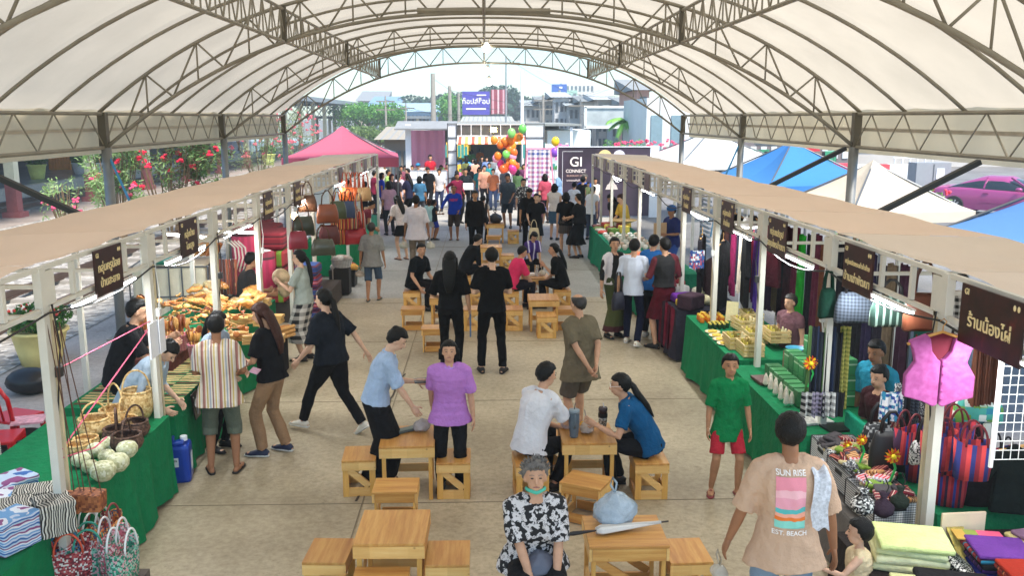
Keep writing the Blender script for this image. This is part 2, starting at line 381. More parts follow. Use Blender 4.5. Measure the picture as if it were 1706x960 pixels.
g_ = D(668, 200, 100); tree('low olive tree in front of the blue roofed sheds', (g_.x, 78, 0), 3.0, 2.8, ('6f8a4c', '86a060', '58743c'), 33, 2600, .25)
g_ = D(750, 200, 90); tree('small yellow green tree at the foot of the tall concrete poles', (g_.x, 92, 0), 6.0, 1.8, ('5f9a4a', '7ab060', '4c8440'), 35, 1600, .3)
# palm
pm = thing('palm_tree', 'bright green palm tree in front of the grey framed billboard', 'tree', (8.6, 55, 0)); mb = MB()
mb.tube([(0, 0, 0), (.1, 0, 2), (0, 0, 3.1)], [.16, .13, .1], 10); mb.build('trunk', plain('8a7a5c', .9), pm)
rn = random.Random(4)
for k in range(17):
    a = k * 2.4; el_ = rn.uniform(.1, 1.2); L = rn.uniform(1.3, 1.9); mb = MB(); pts = []
    for q in range(7):
        s_ = q / 6; r_ = L * s_ * math.cos(el_ * (1 - .5 * s_)); pts.append(Vector((math.cos(a) * r_, math.sin(a) * r_, 3.1 + L * (math.sin(el_) * s_ - .75 * s_ * s_))))
    mb.tube(pts, [.02] * 7, 4)
    for q in range(1, 40):
        s_ = q / 40 * 5.9; i = int(s_); p = pts[i].lerp(pts[i + 1], s_ - i); dr = (pts[i + 1] - pts[i]).normalized(); sd = dr.cross(Vector((0, 0, 1))).normalized()
        for sg in (-1, 1): e = p + sd * sg * .42 * (1 - q / 60) + dr * .18 - Vector((0, 0, .16)); mb.add([p - dr * .05, p + dr * .05, e], [(0, 1, 2)])
    mb.build('frond', leafm('6fae4a' if k % 2 else '8cc860'), pm)
bush('bright green shrub at the foot of the palm tree', (7.6, 48, 0), 2.2, 1.6, 2.3, 44, 0, n=1500, greens=('6fae4a', '8cc860', '4f8a3a'), name='shrub')
# ---- background buildings
def block(label, px0, px1, py_top, Y, depth, col, wins=None, roof=None, rh=.8, base=0, name='building', wcol='5a6670', cat='building'):
    a = D(px0, py_top, Y); b = D(px1, py_top, Y); W = b.x - a.x; H_ = a.z - base
    o = thing(name, label, cat, ((a.x + b.x) / 2, Y + depth / 2, base))
    MB().box((0, 0, H_ / 2), (W, depth, H_)).build('wall', plain(col, .8, .1, .5), o)
    if roof: MB().add([(-W / 2 - .4, -depth / 2 - .5, H_), (W / 2 + .4, -depth / 2 - .5, H_), (W / 2 + .4, depth / 2, H_ + rh), (-W / 2 - .4, depth / 2, H_ + rh), (-W / 2 - .4, depth / 2, H_ - .1), (W / 2 + .4, depth / 2, H_ - .1)], [(0, 1, 2, 3), (0, 3, 4), (1, 5, 2), (3, 2, 5, 4)]).build('roof', stripes('tin_' + roof, [roof, roof, roof, '8a8f92'], .35, 'X'), o)
    if wins:
        nx, nz = wins
        for i in range(nx):
            for j in range(nz): MB().box((-W / 2 + W * (i + .5) / nx, -depth / 2 - .03, H_ * (.12 + .86 * (j + .5) / nz)), (W / nx * .55, .1, H_ / nz * .5)).build('window', plain(wcol, .3), o)
    return o
block('white multi storey office building with rows of windows far right of centre', 936, 990, 138, 190, 15, 'd8d4cc', (8, 5), name='office_building')
block('low pale green topped annex beside the tall white office building', 925, 962, 150, 186, 10, '9cc4b4', (4, 3), name='office_building')
block('long pale blue station shed beyond the olive tree', 648, 722, 186, 120, 12, '8aa8c0', (12, 2), '9cc0dc', 1.3, name='shed')
block('blue roofed warehouse far left beyond the small shelter', 612, 660, 178, 150, 14, '9ab0bc', (5, 2), '6e9cc4', 2.0, name='warehouse')
block('cream house with grey roof behind the station canopy', 596, 640, 168, 165, 10, 'c8b8a8', (3, 3), '8a8f94', 2, name='house')
block('small blue tower house rising over the station canopy', 600, 622, 158, 175, 8, '86a8c4', (2, 2), name='house')
sh_cols = ['b8bcbc', 'a8a49c', 'c0c4c8', '9ca4a8', 'cfcac2', 'b0a8a0', 'a4b0b4', 'c8b8ac']
desc = ['narrow grey shophouse with signboards', 'dark balconied shophouse', 'white shophouse with shutters', 'grey shop with tin awning', 'cream shophouse with barred windows', 'brown fronted shophouse', 'blue grey shop with corrugated roof', 'pinkish shophouse']
rel = ['beside the tall white flagpole', 'second from the white flagpole', 'third from the white flagpole', 'below the blue billboard', 'right of the blue billboard', 'left of the grey framed billboard', 'behind the grey framed billboard', 'behind the palm tree']
for i in range(8):
    block(desc[i] + ' ' + rel[i], 876 + i * 24, 900 + i * 24, 176 - (i % 3) * 7 + (i > 4) * 4, 92 - i * 3, 8, sh_cols[i], (3, 3), ['9aa4a8', '7f8688', 'b4bcc0'][i % 3], .7, name='shophouse', wcol='4c5258')
block('white rendered shop building at the right edge of the open end of the big tent', 1078, 1180, 163, 48, 8, 'd4d8d8', (3, 1), name='shop_building', wcol='7a94a0')
block('salmon shophouse above the palm tree', 1062, 1082, 150, 60, 8, 'c89a8c', (1, 3), '8a8f92', 1, name='shophouse')
block('row of dim shops facing the car park behind the right pavilion tents', 1180, 1420, 200, 62, 8, '6f6668', (14, 2), name='shop_row', wcol='cfd6d8')
block('white walled low shop behind the parked pink car', 1420, 1900, 196, 64, 8, 'b8b4b0', (10, 1), name='shop_row', wcol='9a5058')
block('long white canopied stall roof behind the dark event banner', 912, 984, 217, 46, 6, 'e2eeee', None, name='market_roof')
block('low grey tin roofed shed above the market gate', 700, 900, 214, 56, 9, '7f7c74', (9, 1), '948e84', .4, name='shed')
block('grey domed tin roof under the purple billboard', 775, 850, 205, 66, 10, '98948e', None, 'a4a8a4', .5, name='shed')
block('weathered tin lean-to left of the market gate', 640, 690, 232, 40, 5, '8a8278', (5, 1), '9a9488', .5, name='shed')
# billboards
def board(label, px0, px1, py0, py1, Y, col, name='billboard', legs=2, frame=None):
    a = D(px0, py0, Y); b = D(px1, py1, Y); W = b.x - a.x; H_ = a.z - b.z
    o = thing(name, label, 'billboard', ((a.x + b.x) / 2, Y, b.z)); MB().box((0, 0, H_ / 2), (W, .3, H_)).build('panel', col if not isinstance(col, str) else plain(col, .6, .05), o)
    mb = MB()
    for i in range(legs): mb.tube([((i + .5 - legs / 2) * W / legs, .3, -b.z), ((i + .5 - legs / 2) * W / legs, .3, H_ * .9)], .09, 6)
    mb.build('support', plain('777c80', .6), o)
    if frame: MB().box((0, -.2, H_), (W + .2, .1, .15)).box((0, -.2, 0), (W + .2, .1, .15)).box((-W / 2, -.2, H_ / 2), (.15, .1, H_)).box((W / 2, -.2, H_ / 2), (.15, .1, H_)).build('frame', plain(frame, .5), o)
    return o, W, H_
white = plain('f4f4f4', .6, 0)
o, W, H_ = board('purple billboard with white lettering over the market gate', 770, 816, 152, 191, 88, '4c46a8')
text('ท็อปส์ช็อป', H_ * .30, white, o, (0, -.17, H_ * .56), (R(90), 0, 0)); MB().box((W * .2, -.17, H_ * .84), (W * .34, .03, H_ * .05)).build('white_line', white, o); MB().box((0, -.17, H_ * .25), (W * .72, .03, H_ * .06)).build('white_line', white, o)
o, W, H_ = board('dark red billboard with white vertical stripes beside the purple one', 818, 845, 149, 190, 88, stripes('redboard', ['8a3a4c', '9a4456', 'c8a0a8', '93404f', '8a3a4c', 'd4b8bc'], 1.0, 'X'))
o, W, H_ = board('bright blue billboard in front of the white office building', 919, 944, 140, 168, 130, '2c5cb0')
MB().box((0, -.17, H_ * .2), (W * .8, .03, H_ * .12)).build('white_line', white, o); MB().box((W * .1, -.17, H_ * .8), (W * .2, .03, H_ * .1)).build('white_line', white, o)
t = NT('mat_greypic'); board('large white framed billboard with a grey faded picture beside the palm', 975, 1062, 178, 212, 60, t.fin(t.ramp(t.noise(.9, 5), [(.3, C('8c989c')), (.7, C('c8d2d4'))]), .6), frame='e6ecec')
# poles
def pole(label, px, pt_, Y, r=.14, col='9a958c', arms=0, name='utility_pole'):
    p = D(px, pt_, Y); o = thing(name, label, 'pole', (p.x, Y, 0)); MB().tube([(0, 0, 0), (0, 0, p.z)], [r * 1.25, r * .8], 10).build('shaft', plain(col, .8), o)
    for i in range(arms): MB().box((0, 0, p.z - .5 - i * .8), (1.8, .12, .12)).build('crossarm', plain('7a756c', .8), o)
    return o
pole('tall tapering concrete pole left of the purple billboard, the tallest there', 721, 122, 70, .2)
pole('concrete pole halfway between the tallest pole and the purple billboard', 749, 143, 75, .17)
pole('short grey pole touching the left side of the purple billboard', 764, 155, 78, .14)
pole('thin crossarm pole above the blue roofed sheds', 642, 160, 90, .1, arms=2)
pole('thin dark pole at the right end of the blue roofed sheds', 676, 172, 95, .1, arms=1)
pole('tall white flagpole right of centre behind the balloons', 870, 118, 52, .1, 'eeeeee', name='flagpole')
pole('tall thin lamp mast above the red striped billboard', 843, 92, 60, .06, '8a9298', 1, 'lamp_mast')
pole('leaning power pole among the shophouses', 905, 158, 85, .14, arms=2)
pole('power pole directly in front of the blue billboard', 932, 150, 100, .16, arms=2)
pole('slim pole left of the grey framed billboard', 967, 165, 70, .08, '6a7074', 1)
mb = MB()
for (a, b) in (((600, 168), (1000, 150)), ((640, 165), (905, 160)), ((721, 130), (905, 165)), ((749, 150), (1060, 130)), ((843, 95), (1075, 150)), ((905, 162), (1100, 165))):
    A_ = D(a[0], a[1], 72); B_ = D(b[0], b[1], 80); pts = [A_.lerp(B_, i / 12) - Vector((0, 0, 1.6 * math.sin(math.pi * i / 12))) for i in range(13)]; mb.tube(pts, .015, 4)
tag(mb.build('overhead_wire', plain('3c4044', .6)), 'dark overhead wires sagging between the distant poles', 'wires', kind='stuff')

hz = NT('mat_haze'); hz.t.nodes.remove(hz.b); pv_ = hz.n('ShaderNodeVolumePrincipled'); pv_.inputs['Color'].default_value = (.86, .95, 1, 1); pv_.inputs['Density'].default_value = .0026; pv_.inputs['Anisotropy'].default_value = .2
hz.l(pv_.outputs[0], hz.t.nodes['Material Output'].inputs['Volume'])
h_ob = MB().box((0, 110, 12), (260, 260, 27)).build('haze', hz.m); h_ob['kind'] = 'stuff'
# ================= BIG TENT =================
TX, TS, T0 = 5.85, 6.3, 7.8
def ztop(x): return 3.53 + 1.92 * (1 - min(1, abs(x) / TX) ** 2.55)
def zbot(x): return 3.0 + 2.0 * (1 - min(1, abs(x) / 5.78) ** 2.36)
steel = plain('8f897a', .55, .14, 4, metal=.1)
def fabric(name, h, tr=.5, stain=.1):
    key = ('f', name)
    if key in MATS: return MATS[key]
    t = NT('mat_' + name); f = t.noise(.8, 5, .6); col = t.ramp(f, [(.3, sh(C(h), 1 - stain)), (.65, C(h))]); t.fin(col, .8, spec=.2)
    f2 = t.noise(5, 3); t.bump(f2, .25, .03)
    tl = t.n('ShaderNodeBsdfTranslucent'); t.l(col, tl.inputs[0]); mx = t.n('ShaderNodeMixShader'); mx.inputs[0].default_value = tr
    t.l(t.b.outputs[0], mx.inputs[1]); t.l(tl.outputs[0], mx.inputs[2]); t.l(mx.outputs[0], t.t.nodes['Material Output'].inputs[0]); MATS[key] = t.m; return t.m
tent = thing('market_tent', 'huge arched white canvas tent on grey steel lattice trusses over the whole market', 'tent', (0, 0, 0))
YS = [T0 - TS, T0, T0 + TS, T0 + 2 * TS, T0 + 3 * TS - .1]
def roof_fn(y0, y1):
    def fn(u, v):
        x = -TX - .1 + u * (2 * TX + .2); y = y0 + v * (y1 - y0)
        return (x, y, ztop(x) + .05 - .05 * math.sin(math.pi * v) * (1 - (x / TX) ** 2 * .5))
    return fn
tf = fabric('tent_canvas', 'b5ad9e', .72, .15)
nb = 16
for k in range(nb):
    y0 = YS[0] + k * (YS[-1] - YS[0]) / nb; y1 = YS[0] + (k + 1) * (YS[-1] - YS[0]) / nb
    MB().sheet(roof_fn(y0, y1), 60, 6).build('roof_panel', tf, tent, smooth=True)
mb = MB()
for s in (-1, 1):
    mb.sheet(lambda u, v: (s * (TX + .12 + .02 * math.sin(u * 140)), YS[0] + u * (YS[-1] - YS[0]), 3.58 - v * .68), 220, 3)
mb.build('valance', fabric('tent_valance', 'd8ccb0', .4, .1), tent, smooth=True)
mb = MB()
for s in (-1, 1): mb.box((s * (TX + .09), (YS[0] + YS[-1]) / 2, 3.27), (.01, YS[-1] - YS[0], .05))
mb.build('valance_band', plain('b8b0a0', .8), tent)
for y in YS:
    mb = MB(); n = 40; tp = [Vector((-TX + 2 * TX * i / n, y, ztop(-TX + 2 * TX * i / n))) for i in range(n + 1)]
    for dy in (-.0,): mb.tube([p + Vector((0, dy, 0)) for p in tp], .029, 6, (0, 1, 0))
    bt = [Vector((-5.78 + 11.56 * i / n, y, zbot(-5.78 + 11.56 * i / n))) for i in range(n + 1)]
    mb.tube(bt, .030, 6, (0, 1, 0))
    m = 28; pr = None
    for i in range(m + 1):
        x = -5.5 + 11 * i / m; q = Vector((x, y, ztop(x) if i % 2 else zbot(x)))
        if pr is not None: mb.tube([pr, q], .016, 5)
        if i % 2 == 1 and abs(x) > .4: mb.tube([q, (x, y, zbot(x))], .014, 5)
        pr = q
    mb.build('arch_truss', steel, tent, smooth=True)
for k in range(len(YS) - 1):
    for j in (1, 2, 3):
        y = YS[k] + j * TS / 4; MB().tube([(x_ * TX / 20, y, ztop(x_ * TX / 20) - .02) for x_ in range(-20, 21)], .024, 6, (0, 1, 0)).build('purlin', steel, tent, smooth=True)
def ltruss(x, zt, zb, step, r=.024, vert=True):
    mb = MB(); y0, y1 = YS[0], YS[-1]; mb.tube([(x, y0, zt), (x, y1, zt)], r, 6); mb.tube([(x, y0, zb), (x, y1, zb)], r, 6)
    y = y0; n = 0
    while y < y1 - .05:
        mb.tube([(x, y, zb), (x, min(y + step / 2, y1), zt)], .013, 5); mb.tube([(x, min(y + step / 2, y1), zt), (x, min(y + step, y1), zb)], .011, 5)
        if vert: mb.tube([(x, y + step / 2, zb), (x, y + step / 2, zt)], .011, 5)
        y += step; n += 1
    mb.build('long_truss', steel, tent)
for s in (-1, 1):
    ltruss(s * 5.8, 3.51, 3.0, 1.05, .03, False); ltruss(s * 3.0, ztop(3) - .05, zbot(3), .55)
    for y in YS: MB().box((s * 3.0, y, (ztop(3) + zbot(3)) / 2), (.07, .09, ztop(3) - zbot(3))).build('node_plate', plain('5a5548', .6, .1, metal=.3), tent)
    for y in YS:
        p_ = MB().tube([(s * 5.78, y, 0), (s * 5.78, y, 3.0)], .075, 12).build('pole', plain('8b8d8c', .5, .1, metal=.4), tent, smooth=True)
        MB().box((s * 5.78, y, .01), (.35, .35, .02)).build('base_plate', steel, p_)
        MB().box((s * 5.8, y, 3.25), (.12, .12, .56)).build('pole_head', plain('5f5a4e', .6), p_)
ltruss(0, ztop(0) - .04, zbot(0), .9)
for (x0, y0, z0, x1, z1) in ((5.65, 14.1, 2.98, 4.5, 2.40), (5.7, 10.3, 2.95, 4.55, 2.36), (-5.7, 10.3, 2.92, -4.6, 2.38)):
    MB().bar((x0, y0, z0), (x1, y0, z1), .085, .06).build('brace', plain('2f302e', .6), tent)
for s, y in ((-1, 14.1), (1, 20.4)):
    tag(MB().tube([(s * 5.78, y, 2.95), (s * 5.3, y - .2, 1.9), (s * 5.1, y - .3, .8)], .02, 6).build('strap', plain('4a90bc', .8)), 'blue strap hanging from the ' + ('left' if s < 0 else 'right') + ' tent pole head', 'strap')
# bulbs under the ridge
for k, (y, z) in enumerate(((20.4, 4.98), (26.3, 4.78), (25.6, 4.45))):
    lb = ['bare bulb lamp under the tent ridge, highest of the three', 'round lit lamp hanging at the open end of the tent ridge', 'lowest lit lamp hanging under the end of the tent ridge'][k]
    o = thing('hanging_lamp', lb, 'lamp', (.05 + .04 * k, y, z), 0, 'lamps hanging from the tent ridge'); MB().tube([(0, 0, .1), (0, 0, zbot(0) - z + .0 if zbot(0) > z else .2)], .008, 5).build('cord', plain('33302c'), o)
    MB().lathe([(.03, .05), (.05, .1), (.03, .14)], n=10).build('socket', plain('ddddd8', .5), o, smooth=True)
    MB().lathe([(.01, -.13), (.07, -.09), (.09, -.02), (.06, .04), (.03, .07)], n=14).build('bulb', emis('bulb', 'fff6e0', 14), o, smooth=True)
MB_ = MB().tube([(-1.0, 14.1, 5.03), (1.0, 14.1, 5.03)], .05, 6); tag(MB_.build('lamp_bar', steel), 'short horizontal steel lamp bar across the nearest tent ridge', 'bar')

# ================= STALL ROWS =================
wsteel = plain('dcd8cc', .5, .08, 3); cansand = fabric('canopy_sand', 'f8dfca', .12, .06); cangrey = fabric('canopy_pale', 'f0e0d0', .12, .10)
LY0, LS, RY0, RS = 4.115, 1.935, 3.7, 1.95
def stall(side, y, L, label, mat, k):
    s = side; o = thing('market_stall', label, 'stall', (s * 3, y, 0)); rn = random.Random(k * 7 + (s > 0))
    E = lambda x: s * x          # outward
    for yy in (0,) if k else (0,):
        MB().box((0, yy, 1.23), (.055, .075, 2.46)).build('post', wsteel, o)
    MB().box((E(1.5), 0, 1.2), (.055, .06, 2.4)).build('post', wsteel, o)
    if rn.random() < .8: MB().box((.0, .11, 1.1), (.035, .03, 2.2)).build('prop', plain('d8c8a4', .7), o)
    for x, z in ((0, 2.45), (0, 2.17), (E(1.5), 2.36), (E(1.5), 2.1)): MB().box((x, L / 2, z), (.035, L - .06, .03)).build('rail', wsteel, o)
    for i in range(1, 4): MB().box((0, i * L / 4, 2.31), (.03, .04, .24)).build('upright', wsteel, o)
    for i in (1, 3): MB().box((E(1.5), i * L / 4, 2.23), (.035, .04, .22)).build('upright', wsteel, o)
    MB().box((0, .09, 2.31), (.05, .14, .235)).build('gusset', wsteel, o)
    for z in (2.33, 2.12): MB().box((E(.75), 0, z), (1.44, .035, .03)).build('cross_rail', wsteel, o)
    ph = rn.uniform(0, 6); wr_ = .03 if (k < 2 and s > 0) else .02
    def fn(u, v):
        i0 = .02 + (.05 + .07 * ((k * 37) % 5) / 5) * math.sin(math.pi * v) ** .7 + .02 * math.sin(v * 17 + ph); i1 = 1.5 - (.04 + .08 * ((k * 23) % 4) / 4) * math.sin(math.pi * v); x = E(i0 + (i1 - i0) * u); yy = v * (L - .01) + .005
        z = 2.478 - .05 * u + .004 * math.sin(v * 9 + ph) * (v * (1 - v) * 4) - .085 * math.sin(math.pi * v) * math.sin(math.pi * u) - .03 * math.sin(math.pi * v) * (1 - u) ** 2 + wr_ * math.sin(u * 11 + v * 3 + ph) * math.sin(math.pi * u) * math.sin(math.pi * v) ** .5
        return (x, yy, z)
    MB().sheet(fn, 26, 26).build('canopy', mat, o, smooth=True)
    return o
lname = ['nearest left stall, selling woven bags and boxes', 'left stall with round wicker baskets', 'left stall with wooden utensils in pink baskets', 'left stall with bundled wooden boards', 'left stall with magenta bolsters', 'left stall with stacked fold mattresses', 'left stall with leather handbags', 'left stall with striped shoulder bags', 'left stall with small ornaments', 'left stall with pale craft boxes', 'last left stall next to the pink pavilion']
for k in range(11):
    stall(-1, LY0 + k * LS, LS, 'white steel framed sand canopied ' + lname[k], cansand if k < 8 else cangrey, k)
rname = ['nearest right stall, selling folded cloth', 'right stall with pink vest and plaid bags', 'right stall with green boxes on a table', 'right stall with honey jars and crates', 'right stall with hanging black garments', 'right stall with burgundy scarves', 'right stall with blue capped vendor', 'right stall with orange goods', 'right stall with white ceramics', 'right stall with yellow shirted vendor', 'last right stall beside the event banner']
for k in range(11):
    stall(1, RY0 + k * RS, RS, 'white steel framed beige canopied ' + rname[k], cangrey if k < 2 or k > 8 else cansand, k)
# end posts
for s, y in ((-1, LY0 + 11 * LS), (1, RY0 + 11 * RS)):
    tag(MB().box((0, 0, 1.23), (.06, .07, 2.46)).build('end_post', wsteel, None, (s * 3, y, 0)), 'white steel end post closing the far end of the %s stall row' % ('left' if s < 0 else 'right'), 'post')
# name boards under the front rails
brown = (lambda t: t.fin(t.ramp(t.noise(7, 4), [(.35, C('1e100e')), (.6, C('3a1814')), (.72, C('5a1c1a'))]), .35))(NT('mat_brown_board'))
cream = plain('f0dca4', .6, 0)
def nameboard(side, y, wd, z0, z1, lines, label, sub=True):
    o = thing('name_board', label, 'sign', (side * 2.95, y, (z0 + z1) / 2), R(90) * side * -1 if side > 0 else R(90), 'dark name boards of the stalls')
    H_ = z1 - z0; MB().box((0, 0, 0), (wd, .012, H_)).build('board', brown, o)
    n = len(lines)
    for i, tx in enumerate(lines):
        text(tx, H_ * (.30 if n == 1 else .25) * min(1, 13 / len(tx)), cream, o, (0, -.009, H_ * (-.08 if n == 1 else .1 - i * .33)), (R(90), 0, 0))
    if sub: text('GI', H_ * .14, cream, o, (-wd * .40, -.009, H_ * .38), (R(90), 0, 0)); MB().ell((wd * .36, -.008, H_ * .38), (.014, .003, .018), 10, 6).ell((wd * .42, -.008, H_ * .38), (.014, .003, .018), 10, 6).build('emblem', cream, o)
    return o
BL = [(7.05, ['กลุ่มครูน้อย', 'บ้านสะอาง'], 'left row name board above the wicker basket table'), (9.0, ['กลุ่มบ้าน', 'โนนสูง'], 'left row name board above the wooden utensils'), (12.35, ['กลุ่มทอผ้า', 'บ้านหนองบัว'], 'left row name board above the wrapped boards'), (14.3, ['กลุ่มสตรี', 'บ้านหัวช้าง'], 'left row name board above the magenta bolsters')]
for y, ln, lb in BL: nameboard(-1, y, .52, 2.10, 2.46, ln, 'dark brown ' + lb)
BR = [(5.05, ['ร้านน้องไผ่'], 'nearest right row name board with large cream writing'), (6.95, ['กลุ่มผลิตกระเป๋าผ้าฝ้าย', 'บ้านเข่าพัฒนา'], 'right row name board above the pink vest'), (8.95, ['กลุ่มแปรรูป', 'สมุนไพรบ้านนา'], 'right row name board above the green boxes'), (10.85, ['กลุ่มทอผ้า', 'บ้านไหม'], 'right row name board above the black garments'), (13.1, ['กลุ่มผ้าไหม', 'บ้านโพธิ์'], 'right row name board above the yellow vendor cloths')]
for i, (y, ln, lb) in enumerate(BR): nameboard(1, y, .56 if i else .66, 2.08, 2.45, ln, 'dark brown ' + lb)
for k in range(4, 11):
    for s, y in ((-1, LY0 + k * LS), (1, RY0 + k * RS)):
        if k > 6 or (s > 0 and k == 6):
            tag(MB().box((0, 0, 0), (.012, .5, .3)).build('name_board', plain('6a5c64', .5), None, (s * 2.95, y + 1, 2.3)), 'faded grey brown name board far along the %s stall row' % ('left' if s < 0 else 'right'), 'sign', 'faded name boards far along the %s row' % ('left' if s < 0 else 'right'))
# tube lights
def tubelight(loc, L, rz, label, tilt=0):
    o = thing('tube_light', label, 'lamp', loc, rz, 'fluorescent tube lights under the stall rails')
    MB().tube([(0, -L / 2, 0), (0, L / 2, 0)], .016, 8).build('tube', emis('tube', 'f4faff', 9), o, smooth=True)
    MB().box((0, 0, .022), (.035, L + .04, .012)).build('fitting', plain('e4e4e0', .5), o)
    ld = bpy.data.lights.new('tube_glow', 'AREA'); ld.shape = 'RECTANGLE'; ld.size = .05; ld.size_y = L; ld.energy = 6; ld.color = (.95, .98, 1); lo = bpy.data.objects.new('tube_glow', ld); COL.objects.link(lo); lo.parent = o; lo.location = (0, 0, -.03); return o
for y, lb in ((7.02, 'above the wicker baskets on the left'), (8.95, 'above the wooden utensils on the left'), (10.88, 'in front of the hanging wire racks on the left'), (14.76, 'above the leather handbags on the left'), (18.6, 'above the striped shoulder bags on the left'), (22.5, 'over the far ornaments on the left')):
    tubelight((-2.97, y, 2.11), 1.15, 0, 'white fluorescent tube ' + lb)
for y, lb in ((4.75, 'under the nearest right name board'), (6.62, 'above the pink vest on the right'), (8.57, 'above the green boxes on the right'), (10.5, 'above the black garments on the right'), (12.5, 'over the burgundy scarves on the right'), (16.4, 'over the orange goods on the right'), (20.3, 'over the white ceramics on the right')):
    tubelight((2.97, y, 2.11), 1.15, 0, 'white fluorescent tube ' + lb)
tubelight((-3.75, 13.4, 1.78), .7, R(80), 'short bright tube crossing in front of the green and red mattresses')
tubelight((-3.6, 10.9, 2.05), .8, R(60), 'short tube angled above the cream tank on the left')
o = thing('disc_lamp', 'round white disc lamp hanging before the purple cloths on the right', 'lamp', (3.62, 12.3, 1.98))
MB().tube([(0, 0, 0), (0, 0, .42)], .012, 6).build('cord', plain('e8e8e4'), o); MB().lathe([(.02, .12), (.05, .1), (.06, .03), (.17, .015), (.17, 0)], n=24).build('shade', plain('eeeeee', .4, 0), o, smooth=True)
MB().lathe([(.16, 0), (.15, -.02), (.05, -.025)], n=24).build('diffuser', emis('disc', 'f4faff', 10), o, smooth=True)
o = thing('bulb_lamp', 'warm glowing bulb among the leather handbags on the left', 'lamp', (-3.1, 14.7, 1.88)); MB().tube([(0, 0, .04), (0, 0, .3)], .006, 5).build('cord', plain('33302c'), o); MB().ell((0, 0, 0), (.05, .05, .06)).build('bulb', emis('warmb', 'ffd9a0', 14), o, smooth=True)

# ================= PAVILION TENTS =================
def pavilion(loc, hw, ze, za, col, label, rz=0, val=.2, tr=.35, hd=None):
    o = thing('pavilion_tent', label, 'tent', loc, rz); m = fabric('pav_' + col, col, tr, .05); hd = hd or hw; N = 12; mb = MB()
    cs = [(-hw, -hd), (hw, -hd), (hw, hd), (-hw, hd)]
    for i in range(4):
        a, b = cs[i], cs[(i + 1) % 4]
        def fn(u, v):
            x = a[0] + (b[0] - a[0]) * u; y = a[1] + (b[1] - a[1]) * u; k_ = 1 - v
            z = ze + (za - ze) * (v * .6 + .4 * v * v) - .12 * math.sin(math.pi * v) * (1 - .5 * abs(2 * u - 1)) + .06 * (abs(2 * u - 1) ** 2) * math.sin(math.pi * v)
            return (x * k_, y * k_, z)
        mb.sheet(fn, N, N)
    mb.build('canopy', m, o, smooth=False); mb = MB()
    for i in range(4):
        a, b = cs[i], cs[(i + 1) % 4]; mb.sheet(lambda u, v: (a[0] + (b[0] - a[0]) * u, a[1] + (b[1] - a[1]) * u, ze - v * val), 8, 1)
    mb.build('valance', m, o)
    for x, y in cs: MB().box((x * .98, y * .98, ze / 2), (.05, .05, ze)).build('leg', plain('70757a', .4, metal=.4), o)
    mb = MB()
    for x, y in cs: mb.tube([(x * .96, y * .96, ze - .03), (0, 0, za - .06)], .02, 5)
    mb.build('strut', plain('70757a', .4, metal=.4), o); return o
pavilion((-4.55, 29.4, 0), 1.75, 2.25, 3.2, 'cc6c86', 'deep pink pavilion tent at the far end of the left stalls', R(6), .28, .3)
pavilion((-5.0, 35.5, 0), 1.4, 2.1, 2.85, 'e8e8e8', 'white pavilion tent peeking out behind the pink one', 0)
pavilion((7.7, 31.0, 0), 2.0, 2.0, 3.05, 'f0f4f4', 'white pavilion tent nearest the bougainvillea', R(12))
pavilion((7.35, 21.6, 0), 1.55, 1.95, 2.93, '4f94dc', 'bright blue pavilion tent between the white and the beige one', R(14))
pavilion((7.75, 17.9, 0), 1.35, 1.7, 2.62, 'e6dccb', 'pale beige pavilion tent behind the right stall roofs', R(12))
pavilion((7.6, 10.2, 0), 1.7, 1.95, 3.15, '6b9fe2', 'sky blue pavilion tent at the right edge in front of the pink car', R(8))
# ================= MARKET GATE / FAR END =================
GY = 35.4
grey = plain('8d9298', .5); pan = plain('e2e8ee', .5, .03)
g = thing('market_gate', 'white panelled market gate frame with dark lintel at the far end', 'gate', (0, GY, 0))
mb = MB()
MB().box((-1.25, 0, 1.6), (.3, .3, 3.2)).build('tower', pan, g); MB().box((1.95, 0, 1.6), (.75, .3, 3.1)).build('tower', pan, g)
for x in (-1.42, -1.08, 1.58, 2.3): mb.box((x, -.17, 1.62), (.04, .05, 3.25))
for i in range(7): mb.box((-1.25, -.17, .1 + i * .52), (.34, .045, .03)); mb.box((1.95, -.17, .1 + i * .52), (.74, .045, .03))
mb.build('frame', plain('4c5258', .5), g)
MB().box((.25, 0, 2.98), (2.6, .25, .42)).build('lintel', plain('4a4a48', .6, .3), g)
mb = MB()
for i in range(7): mb.box((-.9 + i * .38, -.14, 2.98), (.025, .03, .42))
mb.box((.25, -.14, 3.2), (2.7, .05, .04)).box((.25, -.14, 2.76), (2.7, .05, .04)); mb.build('bars', pan, g)
MB().box((.25, -.6, 2.62), (2.6, 1.3, .04), (R(12), 0, 0)).build('awning', stripes('awn', ['d85a48', 'f0e0c0', 'e8b060', 'f4e8d8'], .5, 'X'), g)
o = thing('flood_lamp', 'glaring yellow flood lamp on the gate lintel', 'lamp', (.35, GY - .35, 3.0)); MB().box((0, 0, 0), (.24, .1, .2)).build('housing', plain('8a8a80'), o); MB().box((0, -.06, 0), (.2, .02, .16)).build('lens', emis('flood', 'fff08a', 40), o)
def wallpanel(x0, x1, y, h, label):
    o = thing('barrier_panel', label, 'fence', ((x0 + x1) / 2, y, 0)); W = x1 - x0; MB().box((0, 0, h / 2 + .08), (W, .06, h)).build('panel', pan, o); mb = MB()
    n = max(2, int(W / .28))
    for i in range(n + 1): mb.box((-W / 2 + i * W / n, -.04, h / 2 + .08), (.015, .02, h))
    for i in range(5): mb.box((0, -.045, .1 + i * h / 4), (W, .015, .015))
    mb.box((0, -.03, .06), (W, .1, .06)); mb.build('grid', plain('9aa2aa', .5), o)
